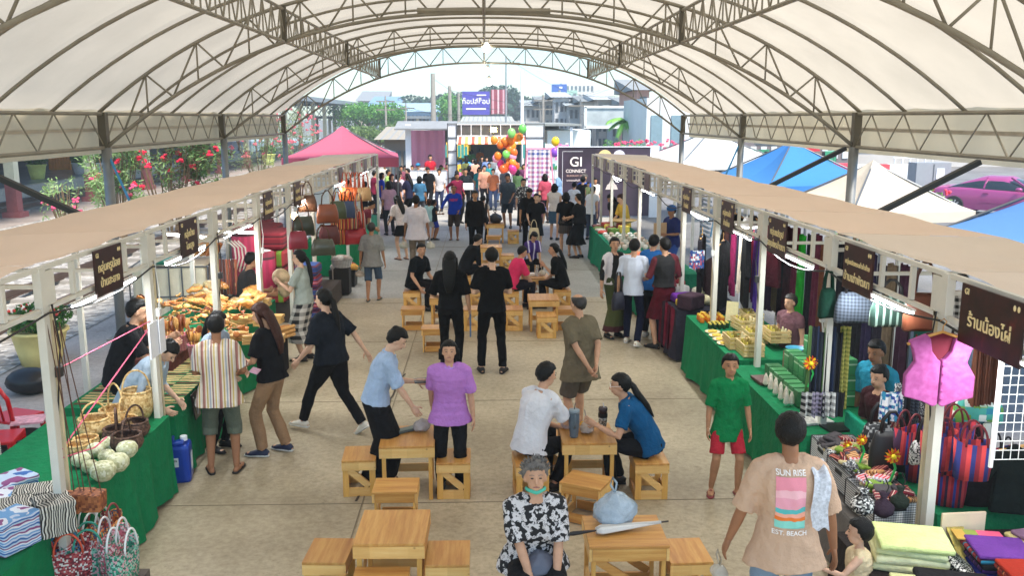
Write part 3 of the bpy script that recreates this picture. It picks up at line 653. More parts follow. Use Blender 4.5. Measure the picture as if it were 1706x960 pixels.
wallpanel(-2.9, -1.45, 35.2, 1.35, 'white gridded barrier panel left of the gate'); wallpanel(2.35, 3.3, 34.6, 1.4, 'white gridded barrier panel between the gate and the dark banner')
tag(MB().sheet(lambda u, v: (-3.05 + 1.45 * u, 37 + .05 * math.sin(u * 25), 2.95 - v * 1.5), 40, 4).build('curtain', fabric('pinkcurtain', 'e8a4b8', .3)), 'pale pink curtain hung left of the gate', 'curtain')
o = thing('booth', 'small wooden booth with grey awning before the pink curtain', 'booth', (-2.3, 36.6, 0)); MB().box((.3, -.1, .7), (.9, .5, 1.4)).build('counter', wood(), o); MB().box((0, -.3, 3.15), (2.4, 1.6, .06), (R(10), 0, 0)).build('roof', plain('8d9092', .6), o); MB().box((-.72, -.4, 1.6), (.22, .12, 3.2)).build('post', pan, o)
# dark market interior behind the gate
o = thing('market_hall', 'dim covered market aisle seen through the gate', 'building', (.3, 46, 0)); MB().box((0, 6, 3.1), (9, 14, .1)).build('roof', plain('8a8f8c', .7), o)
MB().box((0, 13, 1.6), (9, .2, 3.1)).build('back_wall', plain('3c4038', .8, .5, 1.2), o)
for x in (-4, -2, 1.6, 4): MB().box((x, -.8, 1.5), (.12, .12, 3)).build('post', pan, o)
rn = random.Random(5)
gcol = ['d84a3c', 'e8c040', '4a9a50', '3c78c0', 'e87ab0', 'f0e8e0', '7a4aa0', '2f8f8a']
for i in range(14):
    x = rn.choice((-1, 1)) * rn.uniform(1.5, 3.6) + .3; y = 41 + rn.uniform(0, 9); c_ = gcol[i % 8]
    o = thing('goods_stand', 'small stand of coloured goods inside the market aisle', 'stand', (x, y, 0), 0, 'goods stands inside the market aisle'); MB().box((0, 0, .45), (1, .6, .9)).build('table', plain(gcol[(i * 3 + 1) % 8], .8), o)
    mb = MB()
    for q in range(10): mb.box((rn.uniform(-.4, .4), rn.uniform(-.2, .2), 1.0 + rn.uniform(0, .2)), (.16, .14, .2))
    mb.build('goods', plain(c_, .8), o)['kind'] = 'stuff'
    mb = MB()
    for q in range(7): mb.box((-.5 + q * .16, 0, 1.9), (.13, .03, rn.uniform(.4, .8)))
    mb.build('hanging_goods', plain(gcol[(i * 5 + 2) % 8], .8), o)['kind'] = 'stuff'
# balloons
o = thing('balloon_bunch', 'big bunch of colourful foil balloons beside the checked cloth', 'balloons', (1.0, 33.5, 0)); rn = random.Random(11); bc = ['f07820', 'f8a030', 'f08030', 'e83c90', 'f09030', 'e85c28', 'f0702c', 'f4a8c8', '78d860']
for i in range(34):
    z = rn.uniform(1.5, 2.75); x = rn.gauss(-.1, .2); MB().ell((x, rn.gauss(0, .2), z), (.14, .1, .16), 10, 7, (0, rn.uniform(-.6, .6), 0)).build('balloon', plain(bc[i % 9], .25, 0), o, smooth=True)
MB().tube([(0, 0, 0), (0, 0, 1.4)], .02, 5).build('pole', pan, o)
for k, (x, z, c_) in enumerate(((1.35, 3.05, '6cc85c'), (.95, 2.9, '88d070'), (2.55, 2.6, 'f0c828'), (2.52, 2.2, '8a50c8'))): tag(MB().ell((x + .03, 33.2, z), (.15, .11, .18)).build('balloon', plain(c_, .3, 0), smooth=True), ['green balloon floating highest above the bunch', 'pale green balloon over the left of the bunch', 'yellow balloon right of the checked cloth', 'violet balloon right of the checked cloth'][k], 'balloon')
# checked hanging cloth on a pink legged frame
t = NT('mat_bigcheck'); fx = t.math('FRACT', t.math('MULTIPLY', t.axis('X'), 1 / .15)); fz = t.math('FRACT', t.math('MULTIPLY', t.axis('Z'), 1 / .15))
zc = t.ramp(t.math('MULTIPLY', t.axis('Z'), 1 / 2.5), [(0, C('2c4a9c')), (.18, C('c86484')), (.78, C('2c4a8c'))], 'CONSTANT'); a_ = t.mix(t.math('GREATER_THAN', fx, .5), C('e0dce8'), C('4458a4')); b_ = t.mix(t.math('GREATER_THAN', fz, .5), C('e8e4e8'), zc)
big = t.fin(t.mix(.5, a_, b_), .9)
o = thing('hanging_cloth', 'tall blue and red gingham cloth hung on a pink legged stand', 'cloth', (1.78, 29.8, .22)); MB().sheet(lambda u, v: (-.36 + .72 * u, .03 * math.sin(u * 18), 2.2 - 2.05 * v), 30, 4).build('cloth', big, o)
mb = MB()
for s in (-1, 1): mb.bar((s * .38, .05, 2.2), (s * .6, .05, -.2), .05)
mb.bar((-.42, .05, 2.23), (.42, .05, 2.23), .05); mb.build('stand', plain('d890b0', .6), o)
# event banner
bn = thing('event_banner', 'dark violet brown event banner with gold emblem at the end of the right stalls', 'banner', (4.15, 31.5, 0)); dk = (lambda t: t.fin(t.ramp(t.noise(1.2, 3), [(.35, C('2c2430')), (.7, C('43364a'))]), .5))(NT('mat_banner'))
MB().box((0, 0, 1.25), (3.2, .05, 2.4)).build('panel', dk, bn); MB().box((0, -.03, 2.46), (3.26, .04, .03)).box((-1.62, -.03, 1.25), (.03, .04, 2.45)).box((-1.45, -.03, 1.25), (.012, .01, 2.1)).box((-1.1, -.03, 2.3), (.7, .01, .012)).box((1.76, -.0, 1.25), (.3, .06, 2.5)).build('trim', pan, bn)
text('GI', .46, plain('f0e8e4', .5, 0), bn, (-.98, -.04, 1.93), (R(90), 0, 0)); text('CONNECT', .16, plain('f0e8e4', .5, 0), bn, (-.98, -.04, 1.62), (R(90), 0, 0), sx=.9)
text('BURIRAM 2025', .1, plain('b4948c', .5, 0), bn, (-.98, -.04, 1.46), (R(90), 0, 0)); text('มหกรรมสินค้า GI', .09, plain('e0d4d4', .5, 0), bn, (-1.0, -.04, 1.3), (R(90), 0, 0))
MB().lathe([(.24, 0), (.24, .01)], n=24).build('seal', plain('d8c48c', .5), bn, (.02, -.04, 2.12)).rotation_euler = (R(90), 0, 0)
MB().lathe([(.21, 0), (.21, .01)], n=24).build('seal', plain('d4d4e4', .5), bn, (.52, -.04, 2.14)).rotation_euler = (R(90), 0, 0)
MB().prism([(-.22, 0), (.22, 0), (.16, .16), (.1, .2), (.0, .42), (-.1, .2), (-.16, .16)], .01).build('temple_motif', plain('c8c0bc', .6), bn, (.28, -.035, .98))
# ================= RIGHT SIDE: car, barriers, cabinet =================
def car():
    o = thing('parked_car', 'metallic pink coupe parked behind the sky blue pavilion tent', 'car', (18.5, 31.5, 0), R(-50)); body = (lambda t: t.fin(C('a84a84'), .25, .25))(NT('mat_carpink')); t_ = MATS
    L = 4.7; prof = [(-2.3, .35), (-2.32, .75), (-2.15, .98), (-1.3, 1.03), (-.5, 1.02), (.9, .98), (1.9, .86), (2.3, .66), (2.35, .38)]
    def sec(x):     # side section
        top = 0
        for (xa, za), (xb, zb) in zip(prof[1:], prof[2:]):
            if xa <= x <= xb: return za + (zb - za) * (x - xa) / (xb - xa)
        return .5
    mb = MB(); N = 40; rings = []
    vs = []; fs = []; n = 14
    for i in range(N + 1):
        x = -2.32 + 4.64 * i / N; zt = sec(x); e_ = min(1, min(i, N - i) / 5); hw = .92 * (.84 + .16 * e_ ** .6)
        ring = [(x, -hw * .98, .24), (x, -hw, .4), (x, -hw * 1.0, .6), (x, -hw * .97, zt - .12), (x, -hw * .90, zt - .03), (x, -hw * .5, zt + .02), (x, 0, zt + .03)]
        ring += [(x, -yy, zz) for x_, yy, zz in ring[-2::-1]]; n = len(ring); vs += ring
    for i in range(N):
        for k in range(n - 1): fs.append((i * n + k, i * n + k + 1, (i + 1) * n + k + 1, (i + 1) * n + k))
    fs += [tuple(range(n)), tuple(range(N * n, (N + 1) * n))[::-1]]
    mb.add(vs, fs); mb.build('body', body, o, smooth=True)
    def cab(dz, hw0, hw1, x0, x1, x2, x3, z0, z1, nm, m):
        c = MB(); N = 14; vs = []; fs = []
        for i in range(N + 1):
            u = i / N; pts = []
            for k in range(9):
                v = k / 8 * math.pi; zz = z0 + (z1 - z0) * math.sin(v) ** .55 if 0 < k < 8 else z0
                xs = x0 + (x3 - x0) * u; hh = 0
                if xs < x1: hh = (xs - x0) / (x1 - x0)
                elif xs > x2: hh = (x3 - xs) / (x3 - x2)
                else: hh = 1
                hh = max(0, hh) ** .7; hw = hw0 + (hw1 - hw0) * hh * math.sin(v)
                pts.append((xs, -math.cos(v) * hw, z0 + (zz - z0) * hh))
            vs += pts
        for i in range(N):
            for k in range(8): fs.append((i * 9 + k, i * 9 + k + 1, (i + 1) * 9 + k + 1, (i + 1) * 9 + k))
        c.add(vs, fs); return c.build(nm, m, o, smooth=True)
    cab(0, .84, .70, -1.7, -.6, .15, 1.15, .97, 1.40, 'window', plain('1e2a34', .12, .05)); cab(0, .74, .62, -1.45, -.62, .2, .62, 1.06, 1.43, 'roof', body)
    for s in (-1, 1):
        MB().bar((1.1, s * .80, .98), (.35, s * .60, 1.40), .06).build('pillar', body, o); MB().bar((-.45, s * .83, 1.0), (-.42, s * .63, 1.38), .05).build('pillar', body, o)
        m_ = MB().ell((.75, s * 1.0, 1.03), (.12, .09, .07)).build('mirror', body, o, smooth=True)
        MB().box((-2.26, s * .65, .82), (.1, .4, .12)).build('tail_light', plain('8a1018', .2), o); MB().box((2.18, s * .66, .66), (.2, .3, .12)).build('headlight', plain('dde4e8', .1), o)
        MB().box((.1, s * .925, .5), (1.3, .01, .02)).build('door_seam', plain('7a2c60', .5), o); MB().box((-.35, s * .915, .84), (.18, .03, .03)).build('door_handle', body, o)
        for x in (-1.4, 1.42):
            w_ = MB().lathe([(.2, -.11), (.33, -.11), (.345, -.06), (.345, .06), (.33, .11), (.2, .11)], n=28, cap=True).build('wheel', plain('15151a', .8), o, (x, s * .86, .345)); w_.rotation_euler = (R(90), 0, 0)
            r_ = MB(); r_.lathe([(.05, -.115), (.05, .115)], n=12)
            for k in range(10): a = k * math.pi / 5; r_.bar((0, 0, .1), (.22 * math.cos(a), .22 * math.sin(a), .1), .045, .03); r_.bar((0, 0, -.1), (.22 * math.cos(a), .22 * math.sin(a), -.1), .045, .03)
            r_.tube([(.22 * math.cos(k * math.pi / 12), .22 * math.sin(k * math.pi / 12), 0) for k in range(24)], [(.02, .115)] * 24, 6, (0, 0, 1) if False else (1, 0, 0), closed=True)
            r_.build('rim', plain('d4d8dc', .3, metal=.6), w_)
    return o
car()
o = thing('utility_cabinet', 'tall grey mesh cabinet left of the pink car', 'cabinet', (16.7, 33.6, 0)); MB().box((0, 0, .9), (1.3, .7, 1.8)).build('body', plain('8e949a', .6, .05), o); MB().box((0, -.36, .9), (.03, .02, 1.7)).build('door_seam', plain('5a6066'), o); MB().box((.25, -.37, 1.4), (.3, .02, .4)).build('notice', pan, o)
o = thing('concrete_barrier', 'red and white striped kerb barrier on the road beyond the beige tent', 'barrier', (21, 52, 0)); 
for i in range(6): MB().box((-3 + i * 1.2, 0, .4), (1.2, .5, .8)).build('segment', plain('c8404c' if i % 2 == 0 else 'e8e8e4', .7), o)
o = thing('traffic_stand', 'white metal road barrier stand with rounded bars', 'barrier', (22.5, 47, 0)); mb = MB()
for i in range(6): mb.box((-1 + i * .4, 0, .8), (.06, .06, 1.2))
mb.box((0, 0, 1.4), (2.2, .08, .08)).box((0, 0, .5), (2.2, .08, .08)); mb.build('frame', pan, o)
tag(MB().tube([(0, 0, 0), (7.5, 1, 0)], .25, 12).build('pipe', plain('b4b8bc', .5), None, (13.5, 45, 2.3), smooth=True), 'fat grey horizontal pipe beyond the beige pavilion tent', 'pipe')
o = thing('road_sign', 'round red no-entry road sign beside the grey pipe', 'sign', (16.8, 47, 0)); MB().box((0, .05, 1), (.08, .06, 2)).build('post', pan, o); s_ = MB().lathe([(.7, 0), (.7, .04)], n=24).build('disc', plain('c8283c', .5), o, (0, 0, 1.6)); s_.rotation_euler = (R(90), 0, 0); MB().box((0, -.06, 1.6), (.9, .02, .22)).build('white_bar', pan, o)
board('red and white roadside banner at the right behind the beige tent', 1388, 1424, 272, 300, 38, 'd8485c')
# shop goods along the far right frontage
rn = random.Random(23)
for i in range(20):
    px = 1195 + i * 11; p = D(px, 235, 44); o = thing('display_rack', 'rack of mixed coloured goods before the far right shops', 'rack', (p.x, 44 + rn.uniform(0, 4), 0), 0, 'racks before the far right shops')
    MB().box((0, 0, .9), (.5, .4, 1.8)).build('frame', plain(rn.choice(['4a4046', '5c5450', '303438', '6a5a5c']), .8), o); mb = MB(); 
    for q in range(5): mb.box((0, -.23, .4 + q * .33), (.42, .06, .22))
    mb.build('goods', plain(rn.choice(['8fc0a8', 'b0506a', 'd8d0c8', '7a6a64', '2e8f6a', 'd4a048']), .8), o)

for s_ in (-1, 1):     # sagging supply cables along the front rails
    pts = []; y0 = (LY0 if s_ < 0 else RY0)
    for k in range(11):
        for j in range(6): v = j / 6; pts.append((s_ * 2.955, y0 + (k + v) * LS, 2.15 - (.05 + .03 * (k % 3)) * math.sin(math.pi * v)))
    tag(MB().tube(pts, .008, 5).build('power_cable', plain('1c1c1c', .6)), 'black supply cable sagging along the %s stall rails' % ('left' if s_ < 0 else 'right'), 'cable')
    for k in range(4):
        y = y0 + LS * (k + 1); tag(MB().tube([(s_ * 2.955, y + .05, 2.2), (s_ * 2.94, y + .08, 1.9), (s_ * 2.955, y + .03, 1.6), (s_ * 3.0, y + .06, 1.3)], .006, 5).box((s_ * 2.955, y + .06, 1.72), (.04, .05, .07)).build('socket_cable', plain('d8d8d4' if k % 2 else '2a2a2a', .5)), '%s cable with socket on the %s %s stall post' % (('dark', 'white')[k % 2], ('second', 'third', 'fourth', 'fifth')[k], 'left' if s_ < 0 else 'right'), 'cable')
# ================= PINE TABLES AND STOOLS =================
pine = wood('pine', ('e0a456', 'edbb6c', 'f5cb84')); pineX = wood('pine_cross', ('e6ae62', 'f2c67c', 'f9d694'), axis=0); pineZ = wood('pine_up', ('d89a4c', 'eab862', 'f3c678'), axis=2)
def frame_z(o, w_, h, y, post, th, zig=True, flip=1):
    s = 1 if y > 0 else -1
    for x in (-1, 1): MB().box((x * (w_ / 2 - post / 2), y, h / 2 - .045), (post, th, h - .092)).build('leg', pineZ, o)
    MB().box((0, y, .045), (w_ - 2 * post - .002, th, .085)).build('rail', pineX, o)
    if zig: MB().bar((-flip * (w_ / 2 - post - .005), y + s * .001, .1), (flip * (w_ / 2 - post - .005), y + s * .001, h - .1), .02, .06, (0, 1, 0) if False else (0, 0, 1)).build('diagonal', pineX, o)
def stool_proto():
    o = thing('wooden_stool', '', 'stool'); W, Dp, h = .31, .38, .36
    MB().box((0, 0, h - .011), (W, Dp, .022)).build('seat', pine, o, bevel=.003)
    for y in (-1, 1): MB().box((0, y * (Dp / 2 - .011), h - .06), (W, .02, .075)).build('apron', pineX, o)
    for x in (-1, 1): MB().box((x * (W / 2 - .011), 0, h - .06), (.02, Dp - .046, .075)).build('side_rail', pine, o); MB().box((x * (W / 2 - .011), 0, .05), (.02, Dp - .1, .08)).build('side_rail', pine, o)
    for y in (-1, 1): frame_z(o, W - .012, h, y * (Dp / 2 - .028), .055, .018, True, y)
    return o
def table_proto():
    o = thing('wooden_table', '', 'table'); W, Dp, h = .5, .56, .53
    MB().box((0, 0, h - .011), (W, Dp, .022)).build('tabletop', pine, o, bevel=.003)
    for y in (-1, 1): MB().box((0, y * (Dp / 2 - .011), h - .068), (W, .02, .09)).build('apron', pineX, o)
    for x in (-1, 1): MB().box((x * (W / 2 - .011), 0, h - .068), (.02, Dp - .046, .09)).build('apron', pine, o)
    for x in (-1, 1):
        for y in (-1, 1): MB().box((x * (W / 2 - .04), y * (Dp / 2 - .035), (h - .116) / 2 + .002), (.035, .03, h - .116)).build('leg', pineZ, o)
        MB().box((x * (W / 2 - .04), 0, .05), (.02, Dp - .1, .08)).build('side_rail', pine, o)
        MB().bar((x * (W / 2 - .04), -(Dp / 2 - .06), .1), (x * (W / 2 - .04), Dp / 2 - .06, h - .12), .018, .06).build('diagonal', pine, o)
    MB().box((0, Dp / 2 - .035, .12), (W - .12, .02, .08)).build('back_rail', pineX, o)
    return o
SP = stool_proto(); TP = table_proto(); used = {'s': 0, 't': 0}
def stool(px, py, rz, label, pos=None):
    p = G(px, py, .36) if pos is None else Vector(pos); loc = (p.x, p.y, .004); g = 'pine stools of the seating area'
    if not used['s']: used['s'] = 1; SP.location = loc; SP.rotation_euler = (0, 0, R(rz)); SP['label'] = label; SP['group'] = g; return SP
    return dup(SP, loc, R(rz), label, group=g)
def table(px, py, rz, label):
    p = G(px, py, .53); loc = (p.x, p.y, .004); g = 'pine tables of the seating area'
    if not used['t']: used['t'] = 1; TP.location = loc; TP.rotation_euler = (0, 0, R(rz)); TP['label'] = label; TP['group'] = g; return TP
    return dup(TP, loc, R(rz), label, group=g)
TB1 = table(680, 727, 2, 'pine table holding the grey tray and clear plastic bag, beside the girl in purple')
TB2 = table(977, 722, 0, 'pine table with the grey tumbler and bag of yellow snacks')
TB3 = table(655, 878, -1, 'empty pine table nearest the camera, left of the seated old woman')
TB4 = table(1040, 885, 90, 'pine table carrying the folded white umbrella and pale blue bag')
TB5 = table(742, 492, 0, 'pine table right behind the woman with the blue folder')
TB6 = table(905, 495, 0, 'pine table with an empty shiny top behind the khaki clad old man')
TB7 = table(892, 460, 2, 'pine table between the pink shirted boy and the woman in black')
TB8 = table(818, 410, 0, 'empty pine table beyond the heads of the seated group')
TB9 = table(825, 372, 0, 'farthest pine table with a black bag on top')
for a in ((600, 756, 3, 'pine stool in front of the woman in the light blue shirt'), (756, 760, 0, 'pine stool right of the table with the grey tray'), (660, 809, 90, 'low pine stool pushed under the near side of the table with the grey tray'),
          (549, 918, -3, 'pine stool left of the empty nearest table'), (747, 922, 0, 'pine stool right of the empty nearest table'), (634, 964, 90, 'pine stool at the bottom edge before the empty nearest table'),
          (884, 764, 4, 'pine stool under the man in the white polo shirt'), (925, 728, 0, 'pine stool tucked behind the left side of the tumbler table'), (977, 800, 62, 'pine stool turned askew next to the pale blue plastic bag'),
          (1081, 761, 0, 'pine stool under the woman in the blue shirt'), (1142, 918, 2, 'pine stool at the right of the umbrella table'), (905, 972, 0, 'pine stool under the old woman'),
          (688, 513, 90, 'pine stool with open side in front of the turned seated man'), (687, 484, 0, 'pine stool under the man twisting round in dark clothes'), (724, 545, 90, 'pine stool half hidden by the woman with the blue folder'),
          (788, 513, 0, 'pine stool touching the left leg of the standing man in black'), (855, 513, 0, 'pine stool right of the standing man in black'), (795, 482, 0, 'pine stool behind the standing man in black'), (850, 484, 0, 'pine stool under the boy in pink'),
          (910, 524, 0, 'pine stool in front of the shiny empty table'), (941, 513, 90, 'pine stool with open side right of the shiny empty table'), (936, 482, 0, 'pine stool under the woman touching her mouth'), (772, 458, 0, 'pine stool under the man bent over in black'),
          (884, 440, 0, 'pine stool under the child in the purple jersey'), (782, 424, 0, 'pine stool left of the empty far table'), (845, 424, 0, 'pine stool right of the empty far table'), (812, 441, 90, 'pine stool before the empty far table'), (855, 384, 0, 'pine stool standing alone right of the farthest table'), (822, 393, 90, 'pine stool under the near side of the farthest table')):
    stool(*a)
# ================= GOODS =================
green = cloth('13784a', .12)
def cloth_table(x0, x1, y0, y1, h, label, mat=None, front=-1, low=.0, name='draped_table'):
    """table with a pleated cloth down to the ground; front = side (x) facing the aisle"""
    W, L = x1 - x0, y1 - y0; o = thing(name, label, 'table', ((x0 + x1) / 2, (y0 + y1) / 2, 0)); rn = random.Random(int(y0 * 100)); ph = rn.uniform(0, 6)
    per = []; n1, n2 = 30, 50
    for i in range(n1): per.append((-W / 2 + W * i / n1, -L / 2, 0, -1))
    for i in range(n2): per.append((W / 2, -L / 2 + L * i / n2, 1, 0))
    for i in range(n1): per.append((W / 2 - W * i / n1, L / 2, 0, 1))
    for i in range(n2): per.append((-W / 2, L / 2 - L * i / n2, -1, 0))
    vs = []; N = len(per); ks = 8
    for k in range(ks + 1):
        v = k / ks
        for i, (x, y, nx, ny) in enumerate(per):
            s = i * .55 + ph; wv = (math.sin(s) * .5 + math.sin(s * .37 + 1) * .8 + math.sin(s * 1.9) * .2); d_ = v * (.05 + .045 * wv) * (.6 + .4 * v) + .004
            vs.append((x + nx * d_, y + ny * d_, h - v * (h - .03 - low - .02 * math.sin(i * .21)) - (.0 if k else -.0)))
    fs = [(k * N + i, (k + 1) * N + i, (k + 1) * N + (i + 1) % N, k * N + (i + 1) % N) for k in range(ks) for i in range(N)]
    fs.append(tuple(range(N))); mb = MB().add(vs, fs); mb.build('tablecloth', mat or green, o, smooth=False)
    for x in (-1, 1):
        for y in (-1, 1): MB().box((x * (W / 2 - .05), y * (L / 2 - .05), h / 2 - .01), (.03, .03, h - .02)).build('leg', plain('777a7a', .5), o)
    return o
cloth_table(-4.15, -3.05, 3.9, 5.95, .62, 'green draped low table with patterned boxes at the bottom left corner')
cloth_table(-3.95, -2.92, 6.3, 8.02, .75, 'long green draped table under the wicker baskets')
cloth_table(-4.0, -2.98, 8.3, 10.2, .74, 'green draped table covered with chopstick packs')
cloth_table(-4.3, -3.05, 10.3, 12.9, .86, 'green draped table under the wooden utensils and wrapped boards')
cloth_table(-4.1, -3.0, 19.6, 21.4, .8, 'green draped table with silver trinkets on the left')
cloth_table(-4.0, -3.0, 23, 25, .8, 'green draped table with craft boxes at the far left', mat=cloth('3f8f72'))
cloth_table(2.78, 3.75, 9.75, 12.1, .76, 'green draped table with honey jars and crates'); cloth_table(2.72, 3.8, 7.35, 9.6, .74, 'green draped table with stacked green boxes')
cloth_table(3.15, 4.2, 5.8, 7.3, .72, 'green draped table behind the houndstooth crates'); cloth_table(2.4, 4.3, 3.3, 5.72, .64, 'dark draped table piled with folded cloth at the bottom right', mat=cloth('2a2422'))
cloth_table(2.72, 3.7, 12.5, 14.2, .74, 'draped table with burgundy cloths', mat=cloth('2c2a34')); cloth_table(2.7, 3.7, 15.3, 17.8, .78, 'green draped table with orange goods on the right', mat=cloth('157050')); cloth_table(2.62, 3.6, 18.0, 22.4, .78, 'long green draped table with white ceramics on the right', mat=cloth('1a7a5a'))
# --- baskets
wick = weave('wicker', ['c9a468', 'dab87c', 'b88e50', 'e4c890'], .016); wickd = weave('wickerdark', ['4a3226', '5e4232', '38241a', '6e5040'], .016); wickg = weave('wickergreen', ['c4c49a', 'd4d4ae', 'b0b084', 'dcdcc0'], .018); wickr = weave('wickerred', ['9a5a32', '85482a', 'b06c3e', '70381f'], .02)
def basket(loc, r, h, m, label, hh=.2, belly=1.12, lid=False, name='wicker_basket', tilt=0, grp=None):
    o = thing(name, label, 'basket', loc, random.uniform(0, 3), grp)
    prof = [(r * .72, 0), (r * .95, h * .18), (r * belly, h * .5), (r * 1.02, h * .85), (r * .95, h), (r * .90, h), (r * .95, h * .8), (r * 1.0, h * .5), (r * .7, .02)] if not lid else [(r * .6, 0), (r * 1.0, h * .3), (r * 1.05, h * .6), (r * .8, h * .88), (r * .3, h)]
    MB().lathe(prof, n=26).build('bowl', m, o, smooth=True)
    if not lid: MB().tube([(r * .93 * math.cos(k * .33), r * .93 * math.sin(k * .33), h) for k in range(19)], .012, 6, (0, 0, 1), closed=True).build('rim', m, o, smooth=True)
    if hh: MB().tube([(r * .9 * math.cos(a), .0, h * .8 + hh * math.sin(a) ** .8) for a in [math.pi * i / 14 for i in range(15)]], .009, 6, (0, 1, 0)).build('handle', m, o, smooth=True)
    return o
B = lambda px, py, z: tuple(G(px, py, z))
BK = [(158, 722, .13, .16, wick, .17, 'wide pale wicker basket with low handle, nearest the white steel post'), (195, 700, .15, .13, wick, .26, 'wide wicker basket with a tall thin handle at the back of the table'), (230, 692, .135, .26, wick, .24, 'tallest pale wicker basket at the far corner of its table'),
      (205, 712, .13, .1, wick, .2, 'shallow wicker basket with bent handle in the middle'), (196, 732, .11, .12, wickd, .2, 'dark brown wicker basket in the middle of the green table'), (226, 722, .11, .13, wickd, .17, 'dark brown basket with red cloth inside at the table edge'), (212, 745, .12, .13, wickd, .16, 'dark round basket over the table front edge')]
for px, py, r, h, m, hh, lb in BK: p = G(px, py, .78); basket((p.x, p.y, .755), r, h, m, lb, hh)
for k, (px, py, r) in enumerate(((196, 775, .085), (160, 752, .07), (182, 742, .07), (212, 752, .08), (172, 790, .09), (135, 768, .07), (150, 778, .06), (178, 762, .065))):
    p = G(px, py, .8); basket((p.x, p.y, .755), r, r * 1.6, wickg, 'pale green woven gourd shaped basket ' + ['nearest the aisle', 'at the back of the cluster', 'touching a dark basket', 'at the right end of the cluster', 'biggest and lowest on the table edge', 'by the white steel post', 'between two larger ones', 'behind the bowl shaped basket'][k], 0, 1.1, True, 'gourd_basket', grp='pale woven gourd baskets')
for k, (px, py) in enumerate(((130, 745), (143, 735))): p = G(px, py, .8); basket((p.x, p.y, .755), .1, .07, wick, ['shallow bowl basket beside the white steel post', 'shallow bowl basket behind the gourd baskets'][k], 0, name='bowl_basket')
for k, (px, z) in enumerate(((100, .78), (118, .80), (135, .79))):
    p = D(px, 800, 6.0); o = thing('hanging_basket', 'small square brown woven basket hung on long strings, ' + ['left one of three', 'middle one of three', 'right one of three'][k], 'basket', (p.x + .05, 6.05, z), 0, 'small hung baskets on the first left post')
    MB().box((0, 0, 0), (.13, .13, .13), taper=1.1).build('body', wickr, o, bevel=.01); mb = MB()
    for s in (-1, 1): mb.tube([(s * .06, 0, .06), (-.06 - .03 * k, 0, 1.3)], .004, 4)
    mb.build('string', plain('5a3a2a', .8), o)
# --- patterned boxes bottom left
ik1 = stripes('ikat_black', ['24221f', 'c8c4b8', '3c3a36', 'b0aca0', '2a2826', 'd8d4c8'], .05, 'X', .09); ik2 = stripes('ikat_blue', ['2f62a8', 'c4d0e4', '6fa0d0', 'e0e4ec', '88487c', 'b8cce0'], .06, 'Z', .09); ik3 = weave('ikat_cream', ['c8c2a8', 'a49c80', 'ded8c0', '6e6850'], .012)
for k, (px, py, z, d_, m, lb) in enumerate(((58, 838, .7, (.26, .22, .15), ik1, 'black and white woven box on top of the pile by the post'), (25, 862, .7, (.24, .24, .15), ik1, 'black and white woven box at the left of the pile'), (92, 868, .7, (.22, .26, .2), ik1, 'black and white woven box touching the white post'), (55, 880, .68, (.3, .2, .14), ik3, 'cream woven box at the table edge'),
        (18, 810, .75, (.3, .24, .16), ik2, 'pale blue woven box at the left edge of the picture'), (20, 900, .68, (.28, .22, .2), ik2, 'blue and pink woven box below the black and white one'), (12, 838, .72, (.22, .2, .14), ik2, 'blue white woven box behind the black and white pair'))):
    p = G(px, py, z); o = thing('woven_box', lb, 'box', (p.x, p.y, .63), R(20 + 9 * k)); MB().box((0, 0, d_[2] / 2), d_, ).build('body', m, o, bevel=.012); MB().box((0, 0, d_[2] + .012), (d_[0] + .012, d_[1] + .012, .04)).build('lid', m, o, bevel=.01)
# --- woven plastic totes
def tote(loc, w_, h, d_, m, hm, label, rz=0, hh=.16, name='woven_tote', cat='bag', grp=None, tilt=None):
    o = thing(name, label, cat, loc, rz, grp)
    if tilt: o.rotation_euler = (tilt, 0, rz)
    ou = [(-w_ * .42, 0), (w_ * .42, 0), (w_ * .5, h), (-w_ * .5, h)]
    vs = []; fs = []; n = 20
    for k, (f, z) in enumerate(((.84, 0), (.93, h * .4), (1, h), (.96, h - .005), (.86, .02))):
        for i in range(n):
            a = 2 * math.pi * i / n; c_, s_ = math.cos(a), math.sin(a); q = 2.6
            vs.append((w_ / 2 * f * abs(c_) ** (2 / q) * (1 if c_ > 0 else -1), d_ / 2 * f * abs(s_) ** (2 / q) * (1 if s_ > 0 else -1), z + (.015 * math.cos(2 * a) if k in (2, 3) else 0)))
    fs = [(k * n + i, k * n + (i + 1) % n, (k + 1) * n + (i + 1) % n, (k + 1) * n + i) for k in range(4) for i in range(n)] + [tuple(range(n))[::-1], tuple(range(4 * n, 5 * n))]
    MB().add(vs, fs).build('body', m, o, smooth=True)
    for s in (-1, 1): MB().tube([(w_ * .26 * math.cos(a), s * d_ * .44, h * .9 + hh * math.sin(a)) for a in [math.pi * i / 12 for i in range(13)]], .008, 6, (0, 1, 0)).build('handle', hm, o, smooth=True)
    return o
tm = [weave('tote_blue', ['2a5a8c', '1c3c5c', '6aa0c8', 'd09040'], .012), weave('tote_red', ['9c2a34', '6c1c28', 'c85a5a', 'e8e0d8'], .012), weave('tote_green', ['2a8c70', '1f6a54', '8cc8b0', 'd8a0a8'], .012), check('tote_check', 'c83a40', 'f0ece4', .012, 'XZ'), weave('tote_orange', ['c87030', '8c4420', 'e8a860', '2a6080'], .012), weave('tote_pink', ['c86a7a', 'a84a5a', 'e8c8cc', '3a8c70'], .012), weave('tote_zig', ['e0d8c0', '2c2a28', 'd8a040', '5a564c'], .011)]
